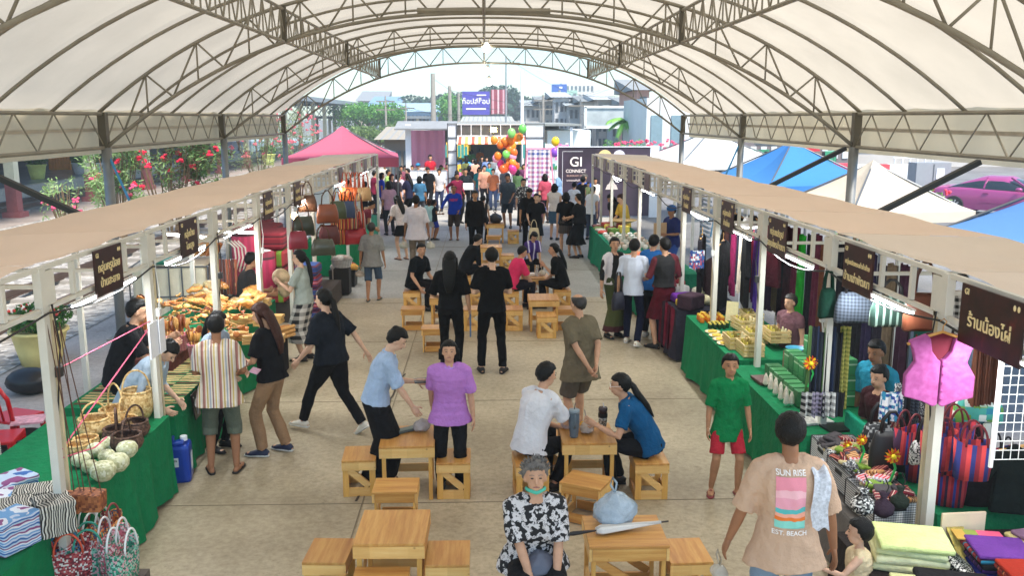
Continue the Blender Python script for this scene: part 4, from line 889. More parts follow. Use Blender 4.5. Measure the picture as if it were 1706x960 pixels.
for k, (px, py, z, mi, hc, rz, lb) in enumerate(((92, 905, .42, 0, 'd09040', 60, 'blue and orange woven tote'), (108, 925, .35, 0, '3a80a8', 30, 'navy blue woven tote in front'), (125, 880, .45, 4, 'c87030', 70, 'orange brown woven tote'), (140, 895, .42, 1, 'd8d8d4', 75, 'dark red woven tote with white handles'),
        (158, 885, .45, 1, 'c8d0cc', 80, 'wine red woven tote with looped pale handles'), (175, 880, .46, 4, '8a3a3a', 80, 'rust woven tote with a tall maroon handle'), (190, 905, .42, 5, 'e8e0e0', 85, 'pink woven tote with pale handles'), (205, 930, .36, 2, 'f0f0ec', 85, 'green and pink woven tote, rightmost of the pile'),
        (150, 938, .3, 2, '3aa088', 20, 'round green woven tote at the bottom'), (118, 950, .28, 1, 'e05a3a', 20, 'small red woven tote at the bottom'), (78, 955, .26, 3, 'c83a40', 5, 'red and white checked woven tote'), (25, 905, .5, 6, '2c2a28', 5, 'black and cream zigzag tote at the left edge'), (22, 935, .42, 6, 'e06a30', 10, 'zigzag tote with orange handles at the left edge'))):
    p = G(px, py, z); tote((p.x, p.y, max(.17, z - .22)), .36, .28, .15, tm[mi], plain(hc, .6), lb + ' on the bottom left pile', R(rz), grp='woven totes piled at the bottom left')
tag(MB().box((0, 0, .08), (.9, 1.0, .16)).build('low_crate', plain('5a5048', .8), None, (-2.95, 5.75, 0)), 'low dark crate carrying the pile of woven totes', 'crate')
# --- jerrycan, bin, chair, planters, bag
o = thing('jerrycan', 'deep blue plastic jerrycan with white labels on the ground by the green cloth', 'jerrycan', tuple(G(298, 800, 0)), R(12)); jb = plain('0c3a9c', .3, .05)
MB().box((0, 0, .19), (.26, .24, .38)).build('body', jb, o, bevel=.035); MB().box((0, 0, .395), (.16, .2, .04)).build('shoulder', jb, o, bevel=.015); MB().tube([(-.02, -.07, .4), (-.02, -.05, .45), (-.02, .05, .45), (-.02, .07, .4)], .014, 8).build('handle', jb, o, smooth=True)
MB().lathe([(.035, 0), (.035, .04), (.03, .045)], (.07, 0, .4), 14).build('cap', plain('e8ecf0', .5), o); MB().box((-.03, -.123, .22), (.11, .004, .09)).build('label', plain('dde4e8', .5, .1, 30), o); MB().box((.133, 0, .2), (.004, .1, .16)).build('label', plain('dde4e8', .5, .1, 30), o); text('TEQIN', .03, plain('2a2a2a'), o, (-.03, -.127, .235), (R(90), 0, 0))
def chair(loc, rz, label):
    o = thing('plastic_chair', label, 'chair', loc, rz); m = plain('c8141c', .35, .05)
    MB().box((0, 0, .43), (.4, .4, .03)).box((0, -.19, .4), (.4, .02, .06)).build('seat', m, o, bevel=.01)
    for x in (-1, 1):
        for y in (-1, 1): MB().tube([(x * .17, y * .17, .42), (x * .21, y * .22, 0)], [.03, .022], 8).build('leg', m, o)
    mb = MB(); mb.tube([(-.18, .17, .42), (-.21, .24, .7), (-.12, .28, .86), (.12, .28, .86), (.21, .24, .7), (.18, .17, .42)], .022, 8, (0, 1, 0)); [mb.tube([(x * .07, .18, .43), (x * .08, .27, .84)], .012, 6) for x in (-1, 0, 1)]; mb.build('backrest', m, o, smooth=True); return o
chair(tuple(G(30, 760, 0)), R(160), 'bright red plastic armless chair behind the wicker stall'); chair(tuple(G(2, 800, 0)), R(100), 'red plastic chair cut off by the left edge')
tag(MB().box((0, 0, 0), (.3, .26, .02)).build('magazine', plain('e8a8b4', .5, .3, 20), None, tuple(G(48, 700, .45)), rz=.3), 'pink magazine lying on the red chair seat', 'magazine')
o = thing('waste_bin', 'black bin lined with a plastic bag near the red chair', 'bin', tuple(G(40, 790, 0))); MB().lathe([(.16, 0), (.2, .35), (.21, .36), (.22, .32), (.225, .4), (.19, .41), (.17, .3)], n=20).build('bin', plain('101010', .35), o, smooth=True)
tag(MB().ell((0, 0, .16), (.3, .24, .17)).build('bag', plain('161618', .4), None, tuple(G(52, 655, 0)), smooth=True), 'black bag on the paving behind the red chair', 'bag')
def planter(px, py, r, h, col, label, fl=True, gsize=.09, nl=900):
    p = G(px, py, .52 if py < 500 else 0); o = thing('potted_plant', label, 'plant', tuple(p)); MB().lathe([(r * .72, 0), (r * .85, h * .4), (r, h * .9), (r * 1.1, h * .93), (r * 1.1, h), (r * .95, h), (r * .9, h * .9)], n=20).build('pot', plain(col, .6, .08), o, smooth=True)
    rn = random.Random(int(px)); mb = MB(); leafcloud(mb, (0, 0, h * 1.35), (r * 1.3, r * 1.2, h * .42), nl, gsize, rn, .5); mb.build('foliage', [leafm(g) for g in ('2f5a2a', '44722e', '5a8a3a')], o)
    if fl:
        mb = MB(); [mb.ell((rn.uniform(-1, 1) * r, rn.uniform(-1, .6) * r, h * rn.uniform(1.3, 1.75)), (.025, .025, .025), 5, 3) for _ in range(40)]; mb.build('flower', plain('d8443c', .7), o)['kind'] = 'stuff'
planter(70, 605, .36, .5, 'e2cf86', 'big ornate yellow planter with red flowering shrub behind the first left post')
for px, py, lb in ((63, 298, 'lime green pot on the station platform, left'), (448, 275, 'cream pot with small round plant beside the platform posts')): planter(px, py, .42, .7, 'd0d878', lb, False, .16, 500)
for px in (135, 158): planter(px, 290, .4, .6, 'd8dce0', 'white pot plant in front of the yellow curtain, ' + ('left one' if px < 150 else 'right one'), False, .16, 300)
tag(MB().sheet(lambda u, v: (-24.9 + 1.3 * u, 52.6 + .1 * math.sin(u * 50), 2.3 - 1.8 * v), 60, 3).build('curtain', plain('e8a020', .7, .15)), 'bright yellow curtain in the station behind the white pot plants', 'curtain')
# pink string and paper
tag(MB().tube([(-3.0, 6.05, 1.12), (-3.0, 7.98, 1.62)], .006, 5).tube([(-3.0, 6.05, 1.1), (-2.98, 6.6, .98), (-2.97, 6.8, .99)], .006, 5).tube([(-3, 6.05, 1.72), (-3, 7.98, 1.66)], .005, 5).build('string', plain('d8607c', .7)), 'pink string tied between the first two left posts', 'string')
o = thing('paper_notice', 'white paper notice taped to the second left post', 'notice', (-2.962, 7.93, 1.50)); MB().box((0, -.02, 0), (.012, .21, .32)).box((.02, .13, .0), (.005, .14, .31)).build('sheet', plain('eceef4', .6, .02), o)
# --- wooden utensils
wd = [wood('w%d' % i, c, 2, 2) for i, c in enumerate((('c0803c', 'd89c50', 'e8b468'), ('a8602c', 'c47838', 'd88c48'), ('c08a48', 'd4a05c', 'e6bc7c'), ('6a3418', '8a4822', 'a05c30')))]
pinkp = check('pink_plastic', 'e87898', 'f4b0c0', .012, 'XZ')
rn = random.Random(9)
def utensil(mb, base, top, kind, rn):
    a, b = Vector(base), Vector(top); m_ = a.lerp(b, .62); mb.tube([a, m_], [.007, .008], 5)
    s = Vector((rn.uniform(-1, 1), rn.uniform(-1, 1), 0)).normalized()
    if kind: mb.tube([m_, m_.lerp(b, .35), m_.lerp(b, .8), b], [(.010, .007), (.034, .008), (.036, .008), (.016, .006)], 8, s)
    else: mb.tube([m_, m_.lerp(b, .3), b], [(.01, .008), (.024, .006), (.032, .005)], 6, s)
def utensil_basket(px, py, z, r, label, k):
    p = G(px, py, z); o = thing('utensil_basket', label, 'basket', (p.x, p.y, z), 0); MB().lathe([(r * .75, 0), (r, .17), (r * 1.06, .17), (r * 1.06, .185), (r * .95, .18), (r * .7, .02)], n=18).build('basket', pinkp, o, smooth=True)
    for i in range(16):
        a = rn.uniform(0, 6.28); d = rn.random() ** .5 * r * .8; mb = MB(); utensil(mb, (d * .6 * math.cos(a), d * .6 * math.sin(a), .03), (d * 1.5 * math.cos(a), d * 1.5 * math.sin(a), .3 + rn.uniform(0, .1)), (k + i) % 3, rn); mb.build('spatula' if (k + i) % 3 == 0 else 'spoon', wd[(k + i % 2) % 4], o, smooth=True)
for k, a in enumerate(((240, 575, .95, .085, 'pink woven plastic basket of wooden spatulas behind the white notice'), (276, 585, .92, .08, 'pink plastic basket of slim wooden sticks right of the notice'), (301, 583, .92, .085, 'pink plastic basket of big round wooden spoons'), (325, 600, .86, .07, 'purple rimmed basket of small wooden spoons near the headband girl'))): utensil_basket(*a, k)
tag(MB().box((0, 0, .06), (.5, .9, .14)).build('shelf_box', cloth('5a3028'), None, (-3.65, 10.0, .74)), 'reddish brown riser box below the pink utensil baskets', 'riser')
def heap(px0, px1, py0, py1, z, n, fn, names, cat, label, grp):
    for i in range(n):
        px = rn.uniform(px0, px1); py = rn.uniform(py0, py1); zz = z + rn.uniform(0, .1) + max(0, (py1 - py) / 400); p = G(px, py, zz); fn(i, (p.x, p.y, zz), label, grp)
def mk_ladle(i, loc, lb, grp):
    o = tag(MB().build('wooden_spoon', wd[i % 4]) if False else None or _ladle(i), lb, 'spoon', grp); o.location = loc; o.rotation_euler = (rn.uniform(-.3, .3) + 1.5, rn.uniform(-.3, .3), rn.uniform(0, 6.3))
_lc = {}
def _ladle(i):
    k = (i % 4, i % 3)
    if k not in _lc:
        mb = MB(); utensil(mb, (0, 0, -.11), (0, 0, .11), k[1], random.Random(i)); _lc[k] = mb.mesh('wooden_spoon', wd[k[0]], True)
    o = bpy.data.objects.new('wooden_spoon', _lc[k]); COL.objects.link(o); return o
heap(225, 335, 492, 560, 1.0, 70, mk_ladle, 0, 0, 'wooden spoon or spatula in the loose heap behind the white notice', 'wooden spoons heaped behind the notice')
heap(330, 410, 500, 560, .95, 50, mk_ladle, 0, 0, 'wooden spoon in the loose heap left of the long haired customer', 'wooden spoons heaped by the customers')
_pk = [None, None, None]
def mk_pack(i, loc, lb, grp):
    k = i % 3
    if _pk[k] is None:
        mb = MB(); mb.ell((0, 0, 0), (.105, .075, .04), 20, 14); mb.v = [(x * (1 + .30 * noise.noise(Vector((x, y, z)) * 14 + Vector((k * 9, 0, 0)))), y * (1 + .25 * noise.noise(Vector((y, x, z)) * 14)), z + .02 * noise.noise(Vector((x, y, 0)) * 20)) for x, y, z in mb.v]
        _pk[k] = mb.mesh('snack_pack', plain(('e8a05a', 'f0c890', 'e89a50')[k], .25, .45, 26, .8, 40), True)
    o = bpy.data.objects.new('snack_pack', _pk[k]); COL.objects.link(o); o.location = loc; o.rotation_euler = (rn.uniform(-.5, .5), rn.uniform(-.5, .5), rn.uniform(0, 6.3)); tag(o, lb, 'pack', grp)
heap(318, 432, 474, 510, 1.02, 46, mk_pack, 0, 0, 'orange plastic wrapped pack in the heap by the woman in the black apron', 'orange wrapped packs')
wl = wood('bamboo', ('b88c4c', 'd0a868', 'e4c488'), 1.5, 0)
for k in range(14):
    px = 378 + (k % 5) * 20; py = 560 - (k // 5) * 22 - (k % 2) * 5; p = G(px, py, .95); o = tag(MB().box((0, 0, 0), (.2, .14, .03)).box((0, 0, .035), (.19, .13, .03)).box((.01, 0, .07), (.2, .13, .03)).build('board_stack', wl), 'small stack of flat bamboo boards beside the wrapped packs', 'boards', 'stacks of flat bamboo boards'); o.location = (p.x, p.y, .88 + (k // 5) * .05); o.rotation_euler = (0, 0, rn.uniform(-.3, .3))
for k in range(9): p = G(458, 562 - k * 2, .55); o = tag(MB().tube([(-.35, 0, 0), (.35, 0, 0)], .028, 8).build('wooden_pole', wd[k % 3]), 'round wooden rod in the bundle beside the striding woman', 'rod', 'bundle of round wooden rods'); o.location = (-2.95 + (k % 3) * .06, 11.9 + (k % 3) * .02, .50 + (k // 3) * .056); o.rotation_euler = (0, 0, R(60))
tag(MB().box((0, 0, .24), (.3, .7, .46)).build('crate', cloth('1c1a1a'), None, (-2.9, 11.9, 0)), 'black covered crate under the bundle of round rods', 'crate')
# chopstick packs
_cp = None
for k in range(84):
    i, j = k % 4, k // 4
    if _cp is None:
        mb = MB(); [mb.tube([(-.12, -.018 + q * .009, 0), (.12, -.018 + q * .009, 0)], [.0035, .0025], 4) for q in range(5)]; mb.box((.02, 0, -.003), (.06, .05, .003)); _cp = [mb.mesh('chopstick_pack', wood('cp%d' % q, c, 2, 0), False) for q, c in enumerate((('c8a868', 'dcc088', 'ecd8a8'), ('4a2c1c', '6a4028', '8a5a38')))]
    o = bpy.data.objects.new('chopstick_pack', _cp[0 if (k * 7) % 5 else 1]); COL.objects.link(o); o.location = (-3.84 + i * .25, 8.42 + j * .084, .744); o.rotation_euler = (0, 0, rn.uniform(-.12, .12)); tag(o, 'flat pack of chopsticks laid in rows on the green cloth', 'chopsticks', 'chopstick packs in rows')
for k in range(4): o = thing('hanging_sleeve', 'dark sleeve of cutlery hanging over the green cloth edge', 'cutlery', (-2.93, 8.8 + k * .33, .60), 0, 'dark cutlery sleeves'); MB().box((0, 0, 0), (.012, .2, .26), (0, R(-6), R(4))).build('sleeve', plain('221a18', .3), o); MB().tube([(0.01, -.08, .1), (.015, 0, -.1), (.015, .08, .1)], .005, 4).build('wire', plain('b8b8b4', .3, metal=.8), o)
# cream tank in a cage
o = thing('water_tank', 'cream plastic tank in a metal cage behind the wooden utensils', 'tank', (-5.15, 15.0, 0), R(8)); MB().box((0, 0, .62), (1.15, 1.3, 1.0)).build('tank', plain('e6dcc0', .5, .08), o, bevel=.06); mb = MB()
for z in (.2, .62, 1.1): mb.tube([(-.6, -.68, z), (.6, -.68, z), (.6, .68, z), (-.6, .68, z)], .014, 5, (0, 0, 1), closed=True)
for i in range(7): x = -.6 + i * .2; mb.tube([(x, -.69, .1), (x, -.69, 1.12)], .013, 5); mb.tube([(.61, -.68 + i * .22, .1), (.61, -.68 + i * .22, 1.12)], .013, 5)
mb.build('cage', plain('6e7276', .4, metal=.6), o)
o = thing('basket_tray', 'teal plastic basin on the cream tank', 'basin', (-5.2, 14.6, 1.13)); MB().lathe([(.14, 0), (.2, .06), (.21, .07), (.18, .06)], n=18).build('basin', plain('1fa088', .4), o, smooth=True)
for k in range(5): o = tag(MB().box((0, 0, 0), (.32, .05, .2), (R(30), 0, 0)).build('wooden_tray', wd[k % 3]), 'tilted wooden tray in the row on top of the cream tank', 'tray', 'wooden trays on the tank'); o.location = (-4.95 + k * .1, 15.1, 1.28); o.rotation_euler = (0, 0, R(70))
# bolsters, mattresses
mag = (lambda t: t.fin(t.mix(t.ramp(t.math('FRACT', t.math('MULTIPLY', t.axis('X'), 11)), [(0, (.75, .75, .75, 1)), (.5, (1, 1, 1, 1))], 'CONSTANT'), (0, 0, 0, 1), t.ramp(t.math('MULTIPLY', t.axis('Z'), 1 / .7), [(0, C('9c1840')), (.12, C('501020')), (.16, C('b0204c')), (.8, C('b0204c')), (.84, C('40101c')), (.9, C('8c1c38'))], 'CONSTANT')), .7))(NT('mat_bolster'))
for k, (px, py, h) in enumerate(((410, 452, .75), (440, 490, .72), (408, 490, .5), (560 - 125, 455, .0))):
    if h == 0: continue
    p = D(px, py, 14.6 + .1 * k); o = thing('bolster', ['upper standing magenta bolster with white top', 'lower magenta bolster beside the vendor', 'short magenta bolster behind the vendor'][k], 'bolster', (p.x, p.y, p.z)); MB().lathe([(.16, 0), (.2, .02), (.205, h / 2), (.2, h - .02), (.16, h)], n=22).build('body', mag, o, smooth=True); MB().lathe([(.15, h), (.1, h + .015), (.01, h + .02)], n=20).build('end_cap', plain('e4dce0', .8), o, smooth=True)
def slab(loc, d_, m, label, rz=0, grp=None, name='fold_mattress', cat='mattress', bev=.05):
    o = tag(MB().box((0, 0, d_[2] / 2), d_).build(name, m, None, loc, rz=rz, bevel=bev), label, cat, grp); return o
mcol = [stripes('mt1', ['a83038', 'a83038', '7aa838', 'a83038', 'd06a38', 'a83038'], .5, 'X'), stripes('mt2', ['5a9438', 'b83a34', '8a2028', 'b83a34', 'd88038'], .45, 'X'), stripes('mt3', ['7c1c2c', '7c1c2c', '98303c', '501420'], .12, 'Z'), stripes('mt4', ['24386c', '24386c', '5a2438', '2c4a88'], .1, 'Z'), stripes('mt5', ['8c2430', '3a3c70', '8c2430', 'c87888'], .1, 'Z')]
for k in range(12):
    i, j = k // 4, k % 4; slab((-4.1 + i * .35 - .25, 17.0 - i * .8, .38 + j * .3), (.58, .9, .28), mcol[2 if (k + j) % 4 else (k % 2)], 'folded red green mattress, %s of the %s stack' % (['bottom', 'second', 'third', 'top'][j], ['rear', 'middle', 'front'][i]), grp='folded striped mattresses')
for k in range(5): slab((-2.95, 14.9, .12 + k * .19), (.38, .5, .18), mcol[3 + k % 2], 'navy and wine seat cushion, %s of five in the stack by the aisle' % ['lowest', 'second', 'middle', 'fourth', 'topmost'][k], grp='stacked cushions by the aisle', name='seat_cushion', cat='cushion')
tag(MB().box((0, 0, .18), (1.9, 2.2, .36)).build('pallet', plain('4a4038', .9), None, (-3.75, 16.2, 0)), 'dark pallet under the folded mattresses', 'pallet')
# handbags
def handbag(loc, w_, h, m, sm, label, rz=0, strap=.25, name='handbag', grp=None):
    o = thing(name, label, 'bag', loc, rz, grp); mb = MB(); n = 22; vs = []
    for k, (f, d_, z) in enumerate(((.9, .7, -h), (1.04, 1, -h * .93), (1.0, 1.05, -h * .5), (.84, .7, -h * .12), (.74, .25, 0))):
        for i in range(n):
            a = 2 * math.pi * i / n; c_, s_ = math.cos(a), math.sin(a); vs.append((w_ / 2 * f * abs(c_) ** .7 * (1 if c_ > 0 else -1), .07 * d_ * abs(s_) ** .8 * (1 if s_ > 0 else -1), z - .03 * abs(c_) * (k < 2)))
    mb.add(vs, [(k * n + i, k * n + (i + 1) % n, (k + 1) * n + (i + 1) % n, (k + 1) * n + i) for k in range(4) for i in range(n)] + [tuple(range(n))[::-1], tuple(range(4 * n, 5 * n))]); mb.build('body', m, o, smooth=True)
    for s in (-1, 1): MB().tube([(w_ * .28, s * .02, -h * .15), (w_ * .22, s * .015, strap * .6), (.02, s * .01, strap), (-.02, s * .01, strap), (-w_ * .22, s * .015, strap * .6), (-w_ * .28, s * .02, -h * .15)], [(.004, .011)] * 6, 6, (0, 1, 0)).build('strap', sm, o, smooth=True)
    return o
lea = plain('5c3a26', .4, .15); dgr = plain('35392c', .35, .2); blk = plain('1b1a1c', .5)
for k, (px, py, Y, w_, h, m, lb) in enumerate(((545, 350, 14.6, .42, .34, plain('8a4a30', .3, .2), 'rust brown leather handbag beside the glowing bulb'), (562, 345, 15.6, .36, .34, plain('3f4a34', .3, .2), 'olive leather handbag behind the bulb'), (580, 345, 16.4, .3, .34, plain('3a4a6c', .5, .2), 'slate blue bag hanging right of the olive one'), (548, 385, 14.6, .4, .34, plain('5a2424', .4, .2), 'dark maroon handbag under the bulb'),
        (538, 408, 13.9, .44, .28, plain('4a4c40', .25, .25), 'wide grey green leather bag above the cushion stack'), (505, 370, 14.2, .4, .34, dgr, 'dark green bag at the left of the leather bags'), (512, 335, 15.0, .36, .3, lea, 'brown bag hanging under the left rail'), (496, 395, 13.6, .34, .3, plain('8c2a3c', .4), 'wine red bag above the grey shirted vendor'), (593, 390, 17.0, .52, .34, plain('b02a34', .35, .12), 'large red leather tote facing the aisle'))):
    p = D(px, py - 10, Y); handbag(tuple(p), w_ * .82, h * .85, m, sm=m if k == 8 else lea, label=lb, rz=R(12), strap=.22)
sb = [stripes('sb%d' % i, c, .07, 'X') for i, c in enumerate((['8c1c28', 'e07840', '8c1c28', 'f0c060', '3c1420'], ['b83030', '5a1c28', 'e8a050', '7c2030'], ['3a3c4c', 'c85040', '2c2430', 'd8b080'], ['a8283c', 'c8c0b0', '5a1830', 'c06030']))]
for k in range(8): p = D(562 + (k % 4) * 12, 352 + (k // 4) * 26, 16.5 + k * .2); handbag(tuple(p), .24, .32, sb[k % 4], sb[k % 4], 'red and orange striped shoulder bag hanging in the row by the aisle', R(20), .35, 'shoulder_bag', 'striped shoulder bags')
for k in range(6): p = D(574 + k * 7, 312, 18.6); handbag(tuple(p), .22, .26, plain('d86428' if k < 4 else 'c8a070', .5), plain('c85020', .5), 'orange cloth bag hanging under the left rail' if k < 4 else 'tan cloth bag hanging beside the orange ones', R(15), .3, 'cloth_bag', 'orange cloth bags' if k < 4 else 'tan cloth bags')
# basket of scraps and black crate beside the grey shirted walker
o = thing('crate', 'black plastic crate heaped with mixed cloth beside the man in grey', 'crate', tuple(G(573, 476, 0))); MB().box((0, 0, .18), (.5, .42, .36), taper=1.08).build('box', plain('141414', .5), o)
for k, (x, y, z, c_) in enumerate(((-.12, 0, .40, 'c8c4bc'), (.1, .08, .42, '8c3a34'), (.02, -.1, .45, '3a4a5c'), (.18, -.08, .4, 'd8a04a'))): MB().ell((x, y, z), (.16, .13, .08), 10, 6).build('cloth', plain(c_, .9, .3, 20), o, smooth=True)
o = thing('scarf_basket', 'white wire basket of pale scarves above the black crate', 'basket', tuple(G(570, 445, .55))); MB().lathe([(.16, 0), (.22, .16)], n=18, cap=False).build('wire', check('wirew', '8c8c88', 'e4e4e0', .014), o); [MB().ell((.08 * math.cos(a), .08 * math.sin(a), .18), (.12, .1, .06), 10, 6).build('scarf', plain(c_, .9, .3, 20), o, smooth=True) for a, c_ in ((0, 'd8d0c4'), (2, 'c8b8a8'), (4, 'e8e4dc'))]; MB().box((0, 0, -.27), (.3, .3, .5)).build('stand', plain('2a2826'), o)
# trinkets, far left
for k in range(26):
    o = tag(MB().lathe([(.02, 0), (.045, .04), (.03, .09), (.01, .12)], n=8).build('trinket', plain(('c8ccd0', '8a9096', 'e4e4e0')[k % 3], .2, .1, metal=.5)), 'small silver trinket on the far left green table', 'trinket', 'silver trinkets'); o.location = (-3.9 + (k % 6) * .17, 19.75 + (k // 6) * .33, .81)
for k in range(18): slab((-3.85 + (k % 5) * .18, 23.2 + (k // 5) * .35, .8 + (k % 3) * .1), (.14, .12, .12), plain(('d8c8a8', 'c0a880', 'a88460')[k % 3], .7), 'small tan craft box stacked on the far left table', 0, 'tan craft boxes', 'craft_box', 'box', .005)
o = thing('white_stand', 'white panelled display stand at the far left stalls', 'stand', (-3.9, 22.4, 0)); MB().box((0, 0, 1.0), (.6, .1, 2.0)).build('panel', pan, o)
# hanging wire rack + white hoops + brown strips near bolsters
o = thing('hoop_rack', 'row of white hoop handles hanging at the left stalls', 'rack', tuple(D(380, 430, 12.8))); [MB().tube([(.05 * k, 0, .25), (.1 + .05 * k, .0, .15), (.11 + .05 * k, 0, 0), (.05 + .05 * k, 0, -.2)], .012, 6, (0, 1, 0)).build('hoop', plain('e8e4d8', .5), o, smooth=True) for k in range(4)]
for k in range(9): p = D(352 + k * 5, 432, 12.6); o = tag(MB().box((0, 0, -.25), (.03, .02, .5)).build('wooden_strip', plain(('8a3c28', '5a2c20', 'a85c3c')[k % 3], .6)), 'reddish brown strip hanging beside the white hoops', 'strip', 'reddish hanging strips'); o.location = p
# ================= RIGHT STALL GOODS =================
# jars and plates
def jar(loc, label, grp, c1, c2, r=.032, h=.08):
    o = thing('jar', label, 'jar', loc, 0, grp); MB().lathe([(r * .9, 0), (r, .01), (r, h * .8), (r * .8, h * .9)], n=12).build('glass', plain(c1, .15, .05), o, smooth=True); MB().lathe([(r * .9, h * .88), (r * .9, h * 1.1), (r * .5, h * 1.12)], n=12).build('lid', plain(c2, .3, 0), o, smooth=True); return o
j1 = jar((2.95, 11.9, .765), 'small jar of orange honey with yellow lid in the group at the far table corner', 'orange honey jars', 'd07018', 'e8b830')
for k in range(1, 16): dup(j1, (2.88 + (k % 4) * .09, 11.88 - (k // 4) * .09, .765))
j2 = jar((3.0, 11.4, .765), 'small dark green bottle with yellow cap between the honey jars and plates', 'dark green bottles', '1c3a1c', 'e0c850', .02, .07)
for k in range(1, 14): dup(j2, (2.9 + (k % 5) * .06, 11.38 - (k // 5) * .07, .765))
for k in range(4): o = thing('plate', 'round cream plate of snacks at the edge of the honey table', 'plate', (2.88, 11.05 - k * .2, .765), 0, 'cream snack plates'); MB().lathe([(.05, 0), (.095, .012), (.1, .018), (.06, .01)], n=18).build('dish', plain('e8dcb0', .5), o, smooth=True); MB().ell((0, 0, .02), (.06, .06, .02)).build('snack', plain('d0b040', .7, .3, 30), o)
pw = wood('pale', ('cdb070', 'e0c890', 'ecdcae'), 1.5, 1)
for k, (x, y, z, rz) in enumerate(((2.98, 10.35, .765, 0), (3.28, 10.6, .765, 0), (3.05, 10.0, .765, 0), (3.45, 10.3, .85, 0), (3.3, 11.1, .8, 8), (3.5, 11.5, .8, 0))):
    o = thing('wooden_crate', 'slatted pale wooden crate of bottled goods, ' + ['front row farther one', 'second row on the honey table', 'nearest on the honey table corner', 'raised one behind', 'raised one in the middle of the table', 'farthest raised one'][k], 'crate', (x, y, z), R(rz)); mb = MB(); mb.box((0, 0, .01), (.24, .34, .015))
    for zz in (.04, .085, .13): mb.box((-.115, 0, zz), (.012, .34, .03)).box((.115, 0, zz), (.012, .34, .03)).box((0, -.165, zz), (.218, .012, .03)).box((0, .165, zz), (.218, .012, .03))
    mb.build('slats', pw, o)
    for i in range(8): MB().lathe([(.024, .02), (.026, .11), (.012, .14), (.012, .165)], (-.07 + (i % 3) * .07, -.11 + (i // 3) * .1, 0), 8).build('bottle', plain(('c8b848', '8a7a2c', 'd8d0a0')[i % 3], .3), o, smooth=True)
for k, (x, y, w_, h, rz) in enumerate(((3.3, 11.7, .16, .26, -20), (3.55, 11.9, .22, .34, -10), (3.05, 11.75, .1, .1, -30))): o = thing('price_sign', ['slim cream sign standing among the jars', 'white framed notice standing at the back of the honey table', 'tiny white price card on the honey table'][k], 'sign', (x, y, .77), R(rz + -10)); MB().box((0, 0, h / 2), (w_, .012, h), (R(-12), 0, 0)).build('card', plain(('e8dca8', 'dde0e4', 'f0f0ec')[k], .5, .1, 30), o)
gb = (lambda t: t.fin(t.mix(t.math('GREATER_THAN', t.math('FRACT', t.math('MULTIPLY', t.axis('Z'), 9.1)), .86), C('3f8a52'), C('b8d0b0')), .45))(NT('mat_greenbox')); gb2 = plain('357848', .45, .1)
k = 0
for col_ in range(3):
    for j in range(7):
        for lv in range(1 + (col_ > 0) + (col_ == 2)):
            k += 1; slab((3.02 + col_ * .2, 8.15 + j * .15, .75 + lv * .155), (.15, .115, .15), gb if (j + col_) % 3 else gb2, 'green carton with pale print in the stepped stack on the right', R(3), 'stepped stack of green cartons', 'carton', 'box', .003)
for k in range(10): o = tag(MB().lathe([(.01, 0), (.03, .02), (.022, .09), (.006, .13)], n=8).build('pouch', plain('e4d8c8', .4, .2, 30)), 'small pale pouch standing before the green cartons', 'pouch', 'pale pouches before the cartons'); o.location = (2.86 + (k % 2) * .05, 8.15 + (k // 2) * .16, .755)
slab((2.9, 8.95, .75), (.2, .28, .03), plain('5a3a34', .5), 'brown lidded tray before the green cartons', R(5), None, 'tray', 'tray', .004); slab((2.95, 7.75, .745), (.3, .3, .02), plain('d8d8d0', .5, .4, 22), 'black and white leaflets spread on the green cloth', R(12), None, 'leaflet', 'leaflet', .002); slab((3.1, 7.5, .745), (.24, .2, .02), plain('1c1c1e', .4), 'black tray with a white card at the table corner', R(12), None, 'tray', 'tray', .002)
o = thing('blue_bowl', 'light blue bowls stacked beside the green cartons', 'bowl', (3.35, 9.35, .95)); MB().lathe([(.05, 0), (.1, .05), (.11, .055), (.08, .03)], n=18).build('bowl', plain('4aa0c0', .4), o, smooth=True); MB().box((0, 0, -.1), (.2, .2, .19)).build('stand', plain('8a6a50'), o)
slab((3.5, 9.5, .75), (.3, .3, .22), plain('c890a0', .8, .2, 20), 'dusty pink wrapped bundle behind the honey crates', R(10), None, 'bundle', 'bundle', .06)
# bamboo mugs
for k, (x, y, n) in enumerate(((3.3, 7.0, 4), (3.42, 7.15, 3), (3.28, 6.82, 3))):
    for j in range(n): o = thing('bamboo_mug', 'reddish bamboo cup in the small towers beside the hanging scarves', 'cup', (x, y, .725 + j * .1), 0, 'towers of bamboo cups'); MB().lathe([(.05, 0), (.055, .05), (.055, .095), (.045, .095), (.045, .03)], n=14).build('cup', wood('mug', ('8a4a28', 'a8643a', 'c08050'), 2, 2), o, smooth=True)
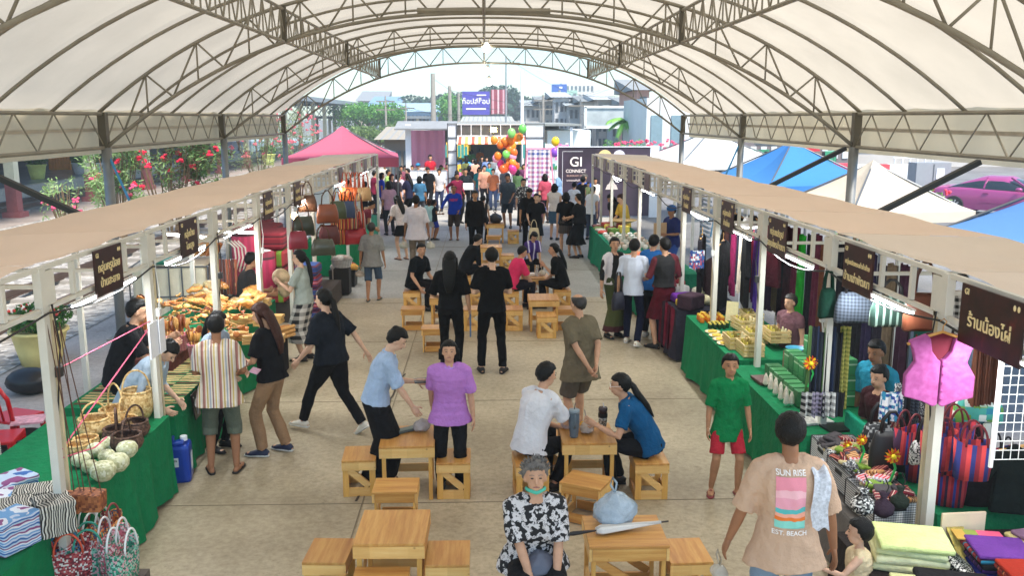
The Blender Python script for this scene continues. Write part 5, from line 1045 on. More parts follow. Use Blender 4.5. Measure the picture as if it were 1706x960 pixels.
# pinwheels
def pinwheel(loc, r, label):
    o = thing('pinwheel', label, 'pinwheel', loc); mb = [MB(), MB()]
    for k in range(14):
        a = k * 2 * math.pi / 14; p = Vector((math.cos(a) * r, 0, math.sin(a) * r)); s_ = Vector((-math.sin(a), 0, math.cos(a))) * r * .16; mb[k % 2].add([s_ * .6, -s_ * .6, p * .7 - s_ + Vector((0, -.02, 0)), p, p * .7 + s_ + Vector((0, -.02, 0))], [(0, 1, 2, 3, 4)])
    mb[0].build('petal', plain('f0c020', .5), o); mb[1].build('petal', plain('e85828', .5), o); MB().ell((0, -.02, 0), (r * .3, .02, r * .3)).build('hub', plain('f0d820', .5), o); MB().tube([(0, .01, 0), (.03, 0, -.1), (-.01, 0, -.22)], .01, 5).build('stem', plain('20b050', .5), o)
pinwheel(tuple(D(1350, 605, 7.55)), .07, 'yellow and orange pinwheel beside the hanging dark scarves'); pinwheel(tuple(D(1435, 733, 6.55)), .05, 'small yellow pinwheel over the houndstooth crates'); pinwheel(tuple(D(1487, 760, 6.2)), .065, 'yellow orange pinwheel with green twist on the dark green cloth'); pinwheel(tuple(D(1411, 742, 6.9)), .045, 'flat yellow pinwheel lying in the farther crate')
# hanging cloth strips
def strip(loc, w_, L, m, label, grp=None, name='hanging_scarf', rz=R(90), n=1, th=.03, cat='scarf'):
    ph = random.uniform(0, 6); o = tag(MB().sheet(lambda u, v: (-w_ / 2 + w_ * u, th * math.sin(u * 14 + ph) * (.4 + .6 * v) + .004, -L * v + .01 * math.sin(u * 9 + ph)), 22, 8).sheet(lambda u, v: (-w_ / 2 + w_ * u, .012 + th * math.sin(u * 14 + ph) * (.4 + .6 * v) + .004, -L * v * .96), 22, 8).build(name, m, None, loc, smooth=True, rz=rz), label, cat, grp); return o
sc = ['15141a', '1c1a20', '3a2030', '4a1c28', '5a3420', '2c2440', '402850', '1e9a28', '15141a', '6a5a48', '2a1a24', '501e2e', '1a1a1e', '3c2c24', '6a2038', '151416', '24202c', '7a6a50']
names_ = ['black', 'soot black', 'plum', 'wine', 'chestnut', 'indigo', 'purple', 'vivid green', 'jet black', 'taupe', 'dark plum', 'burgundy', 'coal', 'dark brown', 'crimson', 'black', 'slate', 'khaki brown']
for k in range(18):
    y = 8.9 + k * .27; strip((4.28, y, 1.98 - (k % 3) * .04), .25, 1.35, cloth(sc[(k * 7 + 2) % 18], .2), names_[(k * 7 + 2) % 18] + ' scarf hanging on the back rail of the right stalls, number of the row counted by colour' if False else names_[(k * 7 + 2) % 18] + ' long scarf on the back rail ' + ('above the honey crates' if k < 6 else 'behind the disc lamp' if k < 12 else 'behind the black garments'), 'scarves on the back rail')
for k in range(9): strip((3.6 + .02 * (k % 2), 11.6 + k * .2, 1.85), .19, .95 - (k % 3) * .1, cloth(('5a3aa0', '6a2a80', 'a82848', '3a2a60', 'e0d4c0', '2c2a3c', '8a2050', '201c28', '4a2c28')[k], .2), ('violet', 'deep purple', 'raspberry', 'dark violet', 'cream white', 'ink', 'magenta', 'blackish', 'umber')[k] + ' cloth hung below the disc lamp', 'cloths below the disc lamp')
def garment(loc, w_, h, m, label, rz=R(90), sleeve=True, name='hanging_jacket', cat='jacket'):
    o = thing(name, label, cat, loc, rz)
    out = [(-.07 * w_ / .45, 0), (-w_ / 2, -.07)] + ([(-w_ / 2 - .12, -h * .55), (-w_ / 2 - .02, -h * .58)] if sleeve else [(-w_ / 2 + .04, -h * .32)]) + [(-w_ / 2 + .02, -h * .4), (-w_ / 2, -h), (w_ / 2, -h), (w_ / 2 - .02, -h * .4)] + ([(w_ / 2 + .02, -h * .58), (w_ / 2 + .12, -h * .55)] if sleeve else [(w_ / 2 - .04, -h * .32)]) + [(w_ / 2, -.07), (.07 * w_ / .45, 0), (0, -.05)]
    MB().prism(out, .07).build('body', m, o, bevel=.03); MB().tube([(-w_ / 2 + .03, 0, -.055), (0, 0, 0), (w_ / 2 - .03, 0, -.055)], .012, 6).tube([(0, 0, 0), (0, 0, .05), (.02, 0, .08), (0, 0, .1), (-.02, 0, .085)], .004, 5).build('hanger', plain('c89a58', .5), o); return o
for k, (px, py, Y, c_, lb) in enumerate(((1205, 440, 12.0, '141416', 'black jacket hanging nearest the aisle'), (1170, 430, 13.2, '18161a', 'black blouse hanging behind the third right post'), (1245, 430, 11.6, '101012', 'black jacket hanging in the middle of the rail'), (1255, 395, 12.6, '1c1a1e', 'black shirt with wide sleeves high on the rail'), (1190, 470, 12.8, '2a1a1e', 'dark maroon jacket hanging low'), (1225, 395, 13.6, '121214', 'black dress top hanging far back'), (1283, 400, 12.2, '5a1c28', 'burgundy blouse hanging under the rail'))):
    p = D(px, py - 40, Y); garment((p.x, p.y, min(2.1, p.z)), .46, .95, cloth(c_, .25), lb, R(60 + 10 * k))
# pink vest (front panel with armholes and v neck)
o = thing('hanging_vest', 'orchid pink sleeveless vest on a wooden hanger in front of the right post', 'vest', tuple(D(1570, 562, 5.45)), R(-6)); pv = (lambda t: (t.bump(t.noise(7, 2), .7, .03), t.fin(t.ramp(t.noise(30, 3), [(.3, C('9c4484')), (.7, C('ac5896'))]), .85))[1])(NT('mat_vest'))
L_ = [(-.205, -.03), (-.10, .02), (-.075, -.01), (-.06, -.09), (-.02, -.145), (-.004, -.15), (-.004, -.44), (-.03, -.455), (-.1, -.42), (-.215, -.39), (-.215, -.25), (-.16, -.16), (-.18, -.08)]
vb = MB().prism([(-x, z) for x, z in L_][::-1], .05).build('front_panel', pv, o, bevel=.02); MB().prism(L_, .05).build('front_panel', pv, o, bevel=.02); MB().prism([(-.19, -.03), (-.08, .02), (.08, .02), (.19, -.03), (.15, -.16), (.2, -.38), (-.2, -.38), (-.15, -.16)], .012).build('lining', plain('6a1028', .8), o, (0, .03, 0))
for k in range(5): MB().ell((.012, -.032, -.18 - k * .055), (.008, .005, .008)).build('button', plain('9a3a80', .3), o)
MB().tube([(-.21, 0, -.05), (-.1, 0, .0), (0, 0, .035), (.1, 0, .0), (.21, 0, -.05)], [(.014, .009)] * 5, 8, (0, 1, 0)).tube([(0, 0, .03), (0, 0, .07), (.02, 0, .1), (0, 0, .12), (-.02, 0, .105)], .004, 5).build('hanger', plain('d8a050', .4), o, smooth=True)
# handbags on the lower rail right
chk1 = check('bagcheck1', '2c3440', '5c6674', .014); chk2 = check('bagcheck2', '1c1c1c', 'd0d0cc', .022); dst = stripes('bagstripe', ['1c3a30', '1c3a30', '8fa89c'], .05, 'X', 0)
for k, (px, py, Y, w_, h, m, lb) in enumerate(((1428, 487, 7.3, .34, .24, chk1, 'blue grey fine checked handbag under the right name board'), (1485, 494, 6.8, .30, .22, dst, 'dark green and grey striped bag, between the checked and the brown bag'), (1540, 488, 6.25, .26, .26, plain('5a3020', .3, .1), 'plain brown leather handbag with long arched strap'), (1600, 490, 5.9, .24, .2, chk2, 'black and white checked bag beside the nearest right name board'), (1592, 532, 6.3, .28, .14, chk2, 'black and white checked pouch hanging lower by the pink vest'), (1630, 520, 6.2, .2, .16, plain('2c3430', .6), 'dark grey small bag behind the nearest name board'))):
    handbag(tuple(D(px, py, Y)), w_, h, m, blk if k != 2 else plain('5a3020', .3), lb, R(-12), .22 if k == 2 else .13)
p = D(1380, 480, 7.5); handbag(tuple(p), .14, .24, cloth('14382c'), cloth('14382c'), 'dark green drawstring pouch on the second right post', 0, .14, 'drawstring_pouch')
# dark scarves at second right post
pl = [check('pl1', '16161a', 'e0e0dc', .03), stripes('st_navy', ['101828', '182848', '5a8048', '101828'], .1, 'X'), check('pl2', '24202c', 'b0a8c0', .02), stripes('st_black', ['101014', '101014', '2c3440'], .08, 'X'), check('pl3', '5c6a20', 'c0b860', .02)]
for k in range(5): strip(tuple(D(1358 + k * 13, 545 + (k % 2) * 10, 7.55 + .02 * k)), .10, .75, pl[(1, 3, 1, 3, 4)[k]], ('navy', 'black', 'deep navy', 'coal striped', 'olive checked')[k] + ' scarf hanging on the second right post', 'scarves on the second right post', rz=0)
for k in range(4): strip(tuple(D(1348 + k * 17, 655, 7.45)), .11, .22, pl[(0, 2, 0, 3)[k]], ('black and white gingham pouch at the left', 'lilac checked pouch', 'gingham pouch in the centre', 'dark small pouch')[k] + ' below the dark scarves', 'pouches below the dark scarves', 'cloth_pouch', 0, cat='pouch')
o = thing('pedestal_fan', 'black standing fan behind the dark scarves', 'fan', tuple(G(1440, 640, 0))); MB().tube([(0, 0, 0), (0, 0, 1.05)], .018, 8).build('pole', blk, o); MB().lathe([(.2, 0), (.18, .03), (.02, .05)], n=20).build('base', blk, o)
c_ = MB(); [c_.tube([(.21 * r_ * math.cos(a), .04, 1.15 + .21 * r_ * math.sin(a)) for a in [math.pi * i / 10 for i in range(20)]], .005, 4, (0, 1, 0), closed=True) for r_ in (1, .8, .6, .4)]; [c_.tube([(0, -.0, 1.15), (.21 * math.cos(a), .04, 1.15 + .21 * math.sin(a))], .003, 4) for a in [math.pi * i / 12 for i in range(24)]]; c_.build('guard', blk, o)
for q in range(3): MB().ell((.09 * math.cos(q * 2.1), .06, 1.15 + .09 * math.sin(q * 2.1)), (.09, .01, .05), 10, 5, (0, -q * 2.1, 0)).build('blade', plain('3a3c40', .4), o)
# houndstooth crates
ht = check('houndstooth', '1a1a1c', 'f0f0ee', .009, 'XYZ'[:2] + 'Z')
def crate_h(cx, cy, label, rz):
    o = thing('storage_crate', label, 'crate', (cx, cy, .56), rz); W, L, h, t_ = .36, .44, .2, .012; mb = MB(); mb.box((0, 0, .006), (W, L, .012))
    for s in (-1, 1): mb.box((s * (W / 2 - t_ / 2), 0, h / 2), (t_, L, h)); mb.box((0, s * (L / 2 - t_ / 2), h / 2), (W - 2 * t_, t_, h))
    mb.build('box', ht, o); mb = MB()
    mb.tube([(-W / 2, -L / 2, h), (W / 2, -L / 2, h), (W / 2, L / 2, h), (-W / 2, L / 2, h)], .006, 5, (0, 0, 1), closed=True)
    for x in (-1, 1):
        for y in (-1, 1): mb.tube([(x * W / 2, y * L / 2, 0), (x * W / 2, y * L / 2, h)], .006, 5)
    mb.build('piping', blk, o); MB().box((-W / 2 - .001, 0, h * .72), (.006, .12, .035)).box((0, -L / 2 - .001, h * .72), (.12, .006, .035)).build('handle_hole', blk, o); return o
C1 = crate_h(2.92, 6.15, 'houndstooth fabric crate nearest the camera, full of small cloth pieces', R(4)); crate_h(2.95, 6.62, 'houndstooth fabric crate in the middle with maroon scarves', R(2)); crate_h(2.98, 7.08, 'houndstooth fabric crate farthest with grey caps', 0)
tag(MB().box((0, 0, .27), (.5, 1.5, .54)).build('grey_cloth_stand', cloth('6f6a66'), None, (2.93, 6.55, 0), bevel=.03), 'grey cloth covered stand beneath the houndstooth crates', 'stand')
fm = [stripes('fm0', ['7a1c28', 'd8c0b0', '7a1c28', '2c1418', 'a83040'], .03, 'X'), stripes('fm1', ['6a1820', '6a1820', 'c87860', '3a1018'], .025, 'Y'), plain('7a9a30', .8, .1), check('fm3', 'c83a40', 'e8ecf4', .014), stripes('fm4', ['c88a50', '6a2c20', 'e0b880'], .03, 'X'), plain('4a4446', .8, .2, 30), weave('fm6', ['26262a', 'd8d8d4', '6c6c70'], .008), plain('c8b888', .8)]
for k in range(96):
    cy = 5.98 + (k % 12) * .09 if k < 84 else 7.0 + .02 * (k % 9); i_ = (k * 5) % 8 if k < 84 else (5, 0, 5)[k % 3]
    o = slab((2.82 + rn.uniform(0, .22), cy + rn.uniform(-.03, .03), .735 + (k % 5) * .014), (.12, .09, .03), fm[i_], 'small folded patterned cloth heaped in the houndstooth crates', rn.uniform(0, 3), 'small cloths in the houndstooth crates', 'folded_cloth', 'cloth', .012); o.rotation_euler = (rn.uniform(-.35, .35), rn.uniform(-.35, .35), rn.uniform(0, 3))
def pouch(px, py, Y, m, r, label): p = D(px, py, Y); o = thing('drawstring_bag', label, 'bag', (p.x, p.y, p.z)); MB().lathe([(r * .5, -r * 1.6), (r, -r * 1.2), (r * 1.05, -r * .5), (r * .5, .0), (r * .25, .02), (r * .5, .06)], n=16).build('body', m, o, smooth=True); MB().tube([(0, 0, .02), (.03, 0, .1), (0, 0, .16)], .005, 5).build('cord', blk, o)
pouch(1438, 828, 5.75, weave('bwpouch', ['141416', 'e8e8e4', '141416', '8c8c88'], .012), .08, 'black and white speckled drawstring bag hanging before the crates'); pouch(1472, 835, 5.7, cloth('3a2c38'), .07, 'dusky purple bag hanging beside the speckled one'); pouch(1500, 825, 5.8, cloth('2c342c'), .06, 'dark green grey bag hanging right of the dusky one')
# plaid shoulder bags
pb = [stripes('pb%d' % i, c, .09, 'X') for i, c in enumerate((['a82030', '2c3c8c', 'a82030', '3c1c3c', 'c84040'], ['2c3478', 'b02838', '5a2050', 'b02838'], ['8c1c2c', 'c83c3c', '2a3070']))]
for k, (px, py, Y, rz, lb) in enumerate(((1512, 745, 6.35, 20, 'big red and blue plaid tote leaning on the dark green cloth'), (1590, 740, 5.9, -5, 'red and blue plaid tote right of the white post'), (1562, 755, 5.8, 5, 'navy and red plaid tote directly behind the white post'), (1600, 700, 6.6, 0, 'plaid tote with black handles farther back'), (1575, 700, 6.9, 10, 'wine plaid tote at the back of the table'), (1620, 770, 5.6, -10, 'bright red plaid tote nearest the black jacket'))):
    p = D(px, py, Y); tote((p.x, p.y, p.z - .12), .26, .27, .12, pb[k % 3], plain('6a1c24', .7), lb, R(rz), .15, 'plaid_tote')
for k, (px, py, Y, m, lb) in enumerate(((1465, 705, 6.8, weave('bwb', ['1a1a1c', '9a9a98', '1a1a1c'], .02), 'black and grey patterned shoulder bag next to the seated vendor'), (1485, 720, 6.5, blk, 'large plain black tote in front of the seated vendor'), (1540, 735, 6.0, weave('bwc', ['e4e4e0', '2a2a2c', 'c0c0bc'], .01), 'small white and black leaf print purse'), (1632, 660, 6.2, weave('teal', ['2a8ca8', '4ab0a0', 'e8f0e8', '6aa040'], .05), 'teal and green leaf print roll bag under the pink vest'))):
    handbag(tuple(D(px, py, Y)), (.26, .3, .18, .34)[k], (.22, .3, .15, .18)[k], m, blk, lb, R(-8), .16)
for k in range(5): strip(tuple(D(1500 + k * 14, 640 + k * 4, 6.9)), .07, .35, (fm[6], pl[3], chk1)[k % 3], 'grey checked small scarf hanging left of the white post', 'grey checked small scarves', rz=0)
strip(tuple(D(1600, 610, 6.3)), .1, .3, stripes('wine', ['5a1420', '8c2c38'], .04, 'X'), 'wine striped tie like cloth behind the pink vest', rz=0)
for k in range(8): strip(tuple(D(1632 + k * 6, 560, 5.9 + .05 * k)), .03, .5, plain('6a3a24', .5, .2), 'thin brown leather strap hanging at the right edge', 'brown leather straps', 'leather_strap', 0, cat='strap')
for k in range(12):
    tote((3.3 + (k % 4) * .2, 5.95 + (k // 4) * .42, .725), .24, .25, .12, [pb[0], pb[1], pb[2], cloth('2c2426', .3), weave('bwc2', ['2a2a2c', 'b0aca8', '4a4648'], .02)][(k * 3) % 5], plain(('6a1c24', '1c1a1c')[k % 2], .7), ('red plaid', 'navy plaid', 'wine plaid', 'charcoal', 'speckled grey')[[0, 1, 2, 3, 4][(k * 3) % 5]] + ' tote in the ' + ('front', 'middle', 'rear')[k // 4] + ' row on the bag table', R(-20 + 13 * (k % 4)), .14, 'shoulder_tote', grp='totes crowded on the bag table')
# black jacket at right edge on stand
garment(tuple(D(1712, 742, 5.7)), .4, .5, cloth('0e1614', .3), 'black embroidered jacket hanging at the right edge over the cloth piles', R(-15))
# grid wall
o = thing('grid_panel', 'white wire grid panel at the right edge', 'grid', tuple(D(1690, 650, 5.2))); mb = MB(); [mb.tube([(-.08 + i * .05, 0, -.45), (-.08 + i * .05, 0, .45)], .003, 4) for i in range(9)]; [mb.tube([(-.1, 0, -.45 + i * .06), (.35, 0, -.45 + i * .06)], .003, 4) for i in range(16)]; mb.box((-.1, 0, 0), (.02, .02, 1.0)); mb.build('grid', plain('dcdcd8', .4), o)
# cream board with pink cloth
o = thing('display_board', 'cream card board behind the pink striped cloth', 'board', (3.12, 5.42, .68), R(4)); MB().box((0, 0, .12), (.3, .015, .22)).build('board', plain('dcc8a8', .7, .08), o)
slab((3.16, 5.3, .80), (.3, .14, .012), stripes('pinkcl', ['e85a7c', 'e85a7c', 'e85a7c', 'c8a048', '8a9a40'], .4, 'X'), 'thin pink cloth with gold stripes on top of the pile', R(-10), None, 'folded_cloth', 'cloth', .004)
# folded stacks bottom right
def stack(x, y, z0, sizes, cols, desc, rz=0, wob=.02):
    z = z0
    for k, (d_, c_) in enumerate(zip(sizes, cols)):
        m = c_ if not isinstance(c_, str) else cloth(c_, .1); slab((x + .02 + rn.uniform(-wob, wob), y + .34 + rn.uniform(-wob, wob), z + .02), d_, m, '%s, layer %s from below' % (desc, ['first', 'second', 'third', 'fourth', 'fifth', 'sixth', 'seventh', 'eighth', 'ninth'][k]), rz + rn.uniform(-.08, .08), desc, 'folded_cloth', 'cloth', min(.018, d_[2] * .4)); z += d_[2]
stack(2.68, 4.92, .625, [(.44, .36, .05)] * 2 + [(.42, .34, .045), (.44, .36, .04)], ['d8d8a8', 'dcdcae', 'd4d8a4', 'ccd890'], 'pale lime folded bedding at the inner table corner', R(-18))
stack(2.75, 4.52, .625, [(.4, .26, .05), (.42, .26, .05)], ['1a1a1c', '1e1c1e'], 'black folded cloth before the lime bedding', R(-15))
stack(2.55, 4.5, .6, [(.3, .26, .04), (.3, .26, .04), (.3, .24, .03)], ['d8705c', 'b0b078', 'c4c48c'], 'salmon and olive folded cloth at the bottom edge', R(-20)); stack(2.85, 4.22, .625, [(.46, .26, .05), (.46, .26, .04)], ['e8a060', 'eaa868'], 'apricot folded cloth at the bottom edge', R(-8))
stp = lambda a, b, c, n: stripes(n, [a, a, b, c, a], .06, 'Y')
stack(3.18, 4.78, .625, [(.34, .3, .03)] * 6, [stp('7a1c20', 'a83830', '2c1418', 'q1'), '2a2c88', stp('402068', '6a3a90', '1c1430', 'q2'), '141418', stp('8a2428', '1f7a98', '5a1820', 'q3'), '6a3a8c'], 'dark jewel toned folded sarongs in the middle pile', R(-6))
stack(3.25, 4.42, .625, [(.42, .3, .028)] * 7, ['7a1c20', '8c241c', stp('9c2c20', '4a1410', 'c86a40', 'q4'), '5a3c28', 'a8301c', stp('8c2418', 'd07a48', '401410', 'q5'), '9a2c1c'], 'brick red folded sarongs in the near pile', R(-4))
stack(3.4, 4.05, .625, [(.42, .3, .028)] * 5, ['7a2018', stp('a84830', '3c2458', 'c88850', 'q6'), '6a4830', 'b8583c', stp('582c60', 'a04030', '7a5a3c', 'q7')], 'terracotta and violet folded sarongs nearest the corner', R(-4))
stack(3.62, 5.0, .625, [(.3, .34, .03)] * 4, ['9a8a5c', 'b0a070', 'd8c888', '8a6a80'], 'mustard and tan folded shawls in the back pile', R(10)); stack(3.75, 4.62, .625, [(.34, .3, .03)] * 5, ['5a2030', '8a7a4c', 'c8b478', '6a5a88', 'd8d0a0'], 'mixed tan and lilac shawls at the right edge', R(8))
stack(4.0, 4.25, .625, [(.34, .3, .035)] * 5, ['40202c', 'a02c24', '30204a', '8a2420', '5a1a20'], 'wine folded sarongs cut by the right edge', 0)
tag(MB().sheet(lambda u, v: (3.0 + .12 * u, 5.4 - .2 * v + .02 * math.sin(u * 40), .82 - .14 * v - .03 * u * math.sin(v * 9)), 26, 8).build('fringe', plain('d8c878', .8, .3, 40)), 'yellow fringe of a shawl against the white post', 'fringe')
tag(MB().sheet(lambda u, v: (2.93 + .03 * math.sin(v * 20), 5.25 - .3 * u, .78 - .3 * v), 26, 8).build('fringe', weave('fr2', ['e8e4dc', '1a1a1a'], .008)), 'white and black fringe hanging beside the lime bedding', 'fringe')
# burgundy cloths, right far table
for k in range(7): strip((2.7 - .01 * k, 12.6 + k * .15, .76), .14, .66, cloth(('6a1c2c', '54182a', '7a2438', '3a2c34', '6a1c2c', '242430', '4a3a40')[k], .3), ('ruby', 'mulberry', 'garnet', 'grey plum', 'cherry', 'ink blue', 'mole grey')[k] + ' cloth hanging over the table edge beside the honey table', 'cloths over the dark table edge')
for k, (y, c_, lb) in enumerate(((12.75, 'd8b83c', 'yellow cloth pile with fringe beside the third right post'), (13.1, '6a3090', 'purple cloth pile on the dark draped table'), (13.6, 'd8d4d0', 'white cloth pile on the dark draped table'), (13.9, 'a82838', 'red cloth pile on the dark draped table'), (12.6, '3c2a34', 'dusky cloth pile at the near end of the dark draped table'))): slab((2.95, y, .745), (.34, .26, .1 + .03 * k), cloth(c_, .3), lb, R(10 * k), None, 'folded_cloth', 'cloth', .03)
for k in range(3): slab((3.3, 12.9 + k * .3, .745), (.24, .24, .14 + .1 * (k == 1)), cloth(('d8d0a8', 'c8c49c', 'dcd8c4')[k]), ('cream', 'sage', 'ivory')[k] + ' thread bundle behind the third right post', 0, None, 'thread_bundle', 'yarn', .06)
# far right goods
for k in range(36): o = tag(MB().lathe([(.03, 0), (.06, .05), (.055, .09), (.03, .11)], n=10).build('ceramic_pot', plain(('e8e0d4', 'd8c8b8', 'f0ece4', 'c8a890')[k % 4], .4)), 'small pale ceramic pot on the far right green table', 'pot', 'pale ceramic pots'); o.location = (2.72 + (k % 6) * .14, 18.2 + (k // 6) * .4, .785)
for k in range(16): slab((2.8 + (k % 4) * .2, 15.5 + (k // 4) * .5, .785), (.17, .3, .08 + .05 * (k % 3)), plain(('c85a28', 'd87838', 'a83c28', 'e8c090')[k % 4], .6, .2), 'orange and brown packed goods on the right table', rn.uniform(-.4, .4), 'orange packed goods', 'packed_goods', 'goods', .02)
for k in range(12): slab((2.75 + (k % 3) * .25, 20.9 + (k // 3) * .4, .785), (.2, .26, .06 + .06 * (k % 3)), plain(('c84a3c', '6a8a3c', 'd8c050', 'e0d8c8', '8a4a3c')[k % 5], .6, .2), 'coloured food tray at the far end of the right table', rn.uniform(-.4, .4), 'coloured food trays', 'food_tray', 'tray', .02)
for k in range(3): o = thing('grate_rack', 'rack of stacked pale blue slats behind the far right stalls, ' + ['left', 'middle', 'right'][k] + ' one', 'rack', (4.5, 15.6 + k * 1.3, 0)); mb = MB(); [mb.box((0, 0, .9 + i * .09), (.06, .7, .035)) for i in range(11)]; mb.build('slat', plain('8a98a8', .5), o)
o = thing('wicker_dome', 'shallow woven tray of goods on a stand at the far right', 'basket', (3.3, 21.4, .95)); MB().lathe([(.1, 0), (.32, .08), (.34, .1), (.3, .08)], n=20).build('tray', wick, o, smooth=True)
strip(tuple(D(1163, 418, 11.6)), .2, .24, weave('bluebanner', ['2f6ab0', 'e8eef4', '2a4a90', 'b04a5c'], .03), 'small blue and white pennant hanging by the black garments', None, 'pennant', R(10), cat='pennant')
strip(tuple(D(1488, 655, 6.75)), .17, .24, weave('bluecalendar', ['2a4a9c', 'f0f0f0', '2f8ab0', 'e8e8ec'], .025), 'blue and white spiral bound calendar held before the seated vendor', None, 'calendar', 0, cat='calendar')
o = thing('stool', 'red plastic stool behind the pink vest', 'stool', tuple(G(1500, 600, 0))); MB().box((0, 0, .62), (.32, .32, .03)).build('seat', plain('b81c24', .35), o)
for x in (-1, 1):
    for y in (-1, 1): MB().tube([(x * .13, y * .13, .6), (x * .17, y * .17, 0)], .02, 6).build('leg', plain('b81c24', .35), o)
o = thing('bin', 'green plastic barrel behind the pink vest', 'barrel', tuple(G(1535, 600, 0))); MB().lathe([(.2, 0), (.24, .6), (.25, .62), (.22, .6)], n=18).build('body', plain('1f7a5c', .4), o, smooth=True)
slab((3.2, 7.3, .0), (.04, .5, .9), cloth('20a07c'), 'teal green cloth hanging by the seated vendor', 0, None, 'hanging_cloth', 'cloth', .01)
# --- things on the pine tables
t_ = TB1.location; h_ = .537
o = thing('food_tray', 'grey shallow tray lying on the pine table beside the clear bag', 'tray', (t_.x - .03, t_.y + .12, h_), R(35)); MB().box((0, 0, .012), (.2, .1, .022)).build('tray', plain('4c5450', .5), o, bevel=.006); MB().box((0, 0, .024), (.17, .07, .004)).build('inside', plain('6f7a70', .5), o)
def sack(loc, r, m, label, name='plastic_bag', kn=True, sq=.8):
    o = thing(name, label, 'bag', loc, random.uniform(0, 3)); mb = MB(); mb.ell((0, 0, r * sq * .95), (r, r * .85, r * sq), 34, 26)
    cr = lambda x, y, z: .22 * noise.noise(Vector((x, y, z)) * 1.6 / r) + .10 * (1 - 2 * abs(noise.noise(Vector((x, y, z)) * 4.5 / r)))
    tp_ = lambda z: 1.12 - .55 * (z / (r * sq * 1.9)) ** 2
    mb.v = [(x * tp_(z) * (1 + cr(x, y, z)), y * tp_(z) * (1 + cr(y, z, x)), max(.002, z * .9 + r * .12 * noise.noise(Vector((x, y, z)) * 2.5 / r))) for x, y, z in mb.v]; mb.build('sack', m, o, smooth=True)
    if kn: MB().tube([(-.01, 0, r * sq * 1.8), (-.045, .01, r * sq * 1.8 + .06), (-.01, .02, r * sq * 1.8 + .1), (.03, .01, r * sq * 1.8 + .05), (0, 0, r * sq * 1.7)], [(.012, .005)] * 5, 6).build('knot', m, o, smooth=True)
    return o
def film(h, tr=.45):
    key = ('film', h)
    if key in MATS: return MATS[key]
    t = NT('mat_film_' + h); t.fin(t.ramp(t.noise(12, 4), [(.35, sh(C(h), .75)), (.65, C(h))]), .22); t.bump(t.noise(24, 4), .8, .02); t.b.inputs['Alpha'].default_value = 1 - tr; MATS[key] = t.m; return t.m
sack((t_.x + .12, t_.y + .13, h_), .085, film('c8c0c0', .3), 'crumpled clear plastic bag on the pine table beside the grey tray', kn=False)
t_ = TB2.location
o = thing('tumbler', 'tall slate grey tumbler on the table between the two seated people', 'cup', (t_.x - .13, t_.y - .12, h_)); MB().lathe([(.034, 0), (.04, .01), (.046, .1), (.05, .14), (.05, .24), (.046, .25)], n=20).build('body', plain('5a6a76', .4), o, smooth=True); MB().lathe([(.051, .235), (.051, .265), (.03, .27)], n=20).build('lid', plain('8a98a0', .4), o, smooth=True); MB().tube([(0, -.05, .24), (0, -.085, .22), (0, -.085, .14), (0, -.045, .1)], .009, 6).build('handle', plain('5a6a76', .4), o, smooth=True); MB().tube([(0, 0, .26), (.01, 0, .33)], .004, 6).build('straw', plain('3a4048', .4), o)
o = thing('tumbler', 'patterned steel tumbler with dark lid and straw next to the blue shirted woman', 'cup', (t_.x + .16, t_.y + .06, h_)); MB().lathe([(.03, 0), (.032, .01), (.042, .1), (.043, .13)], n=18).build('body', weave('tumb', ['c8c4b8', '8a8478', '4a4640'], .012, .3), o, smooth=True); MB().lathe([(.045, .13), (.045, .17)], n=18).build('sleeve', blk, o); MB().lathe([(.042, .17), (.044, .21), (.04, .225)], n=18).build('lid', plain('3a2c30', .2), o, smooth=True); MB().tube([(.01, 0, .22), (.0, 0, .27)], .004, 6).build('straw', plain('d8d8dc'), o)
sack((t_.x + .0, t_.y + .0, h_), .08, film('e4dcd8', .4), 'clear bag of yellow snacks on the pine table', 'snack_bag'); b_ = MB(); [b_.ell((rn.uniform(-.045, .045), rn.uniform(-.045, .045), rn.uniform(.02, .09)), (.022, .014, .014), 6, 4) for _ in range(34)]; tag(b_.build('snack', plain('e8b428', .6, .2), None, (t_.x, t_.y, h_)), 'yellow crisps filling the clear bag on the pine table', 'snack', kind='stuff')
sack((t_.x - .17, t_.y + .12, h_), .07, film('d8ccd0', .4), 'small pinkish plastic bag held by the man in the white polo')
t_ = TB4.location
sack((t_.x - .05, t_.y + .14, h_), .165, film('b8ccdc', .15), 'pale blue knotted plastic bag on the near right pine table')
o = thing('umbrella', 'folded white umbrella with black handle lying across the near right pine table', 'umbrella', (t_.x - .02, t_.y - .03, h_ + .035), R(14)); mb = MB(); mb.tube([(-.2, 0, 0), (-.16, 0, 0), (.3, 0, 0)], [(.02, .022), (.045, .03), (.012, .01)], 24); mb.v = [(x, y * (1 + .12 * math.sin(8 * math.atan2(z, y))), z * (1 + .12 * math.sin(9 * math.atan2(z, y)))) for x, y, z in mb.v]; mb.build('canopy', stripes('umb', ['dcdcd8', 'dcdcd8', 'c0c0bc'], .05, 'Y'), o, smooth=True)
MB().tube([(-.2, 0, 0), (-.3, 0, 0), (-.37, 0, .0), (-.4, 0, -.0)], [.006, .013, .016, .012], 10, rnd=True).build('handle', blk, o, smooth=True); MB().tube([(.3, 0, 0), (.36, 0, 0)], .006, 6).build('tip', blk, o)
t_ = TB9.location; sack((t_.x, t_.y, h_), .2, plain('141416', .4), 'bulky black bag on the farthest pine table')
for (tb, lb, c_) in ((TB7, 'white food box on the table of the boy in pink', 'e8e4dc'), (TB5, 'white takeaway box before the man bent over in black', 'f0f0ec')):
    slab((tb.location.x - .08, tb.location.y, h_), (.16, .12, .05), plain(c_, .5), lb, .3, None, 'food_box', 'box', .006)
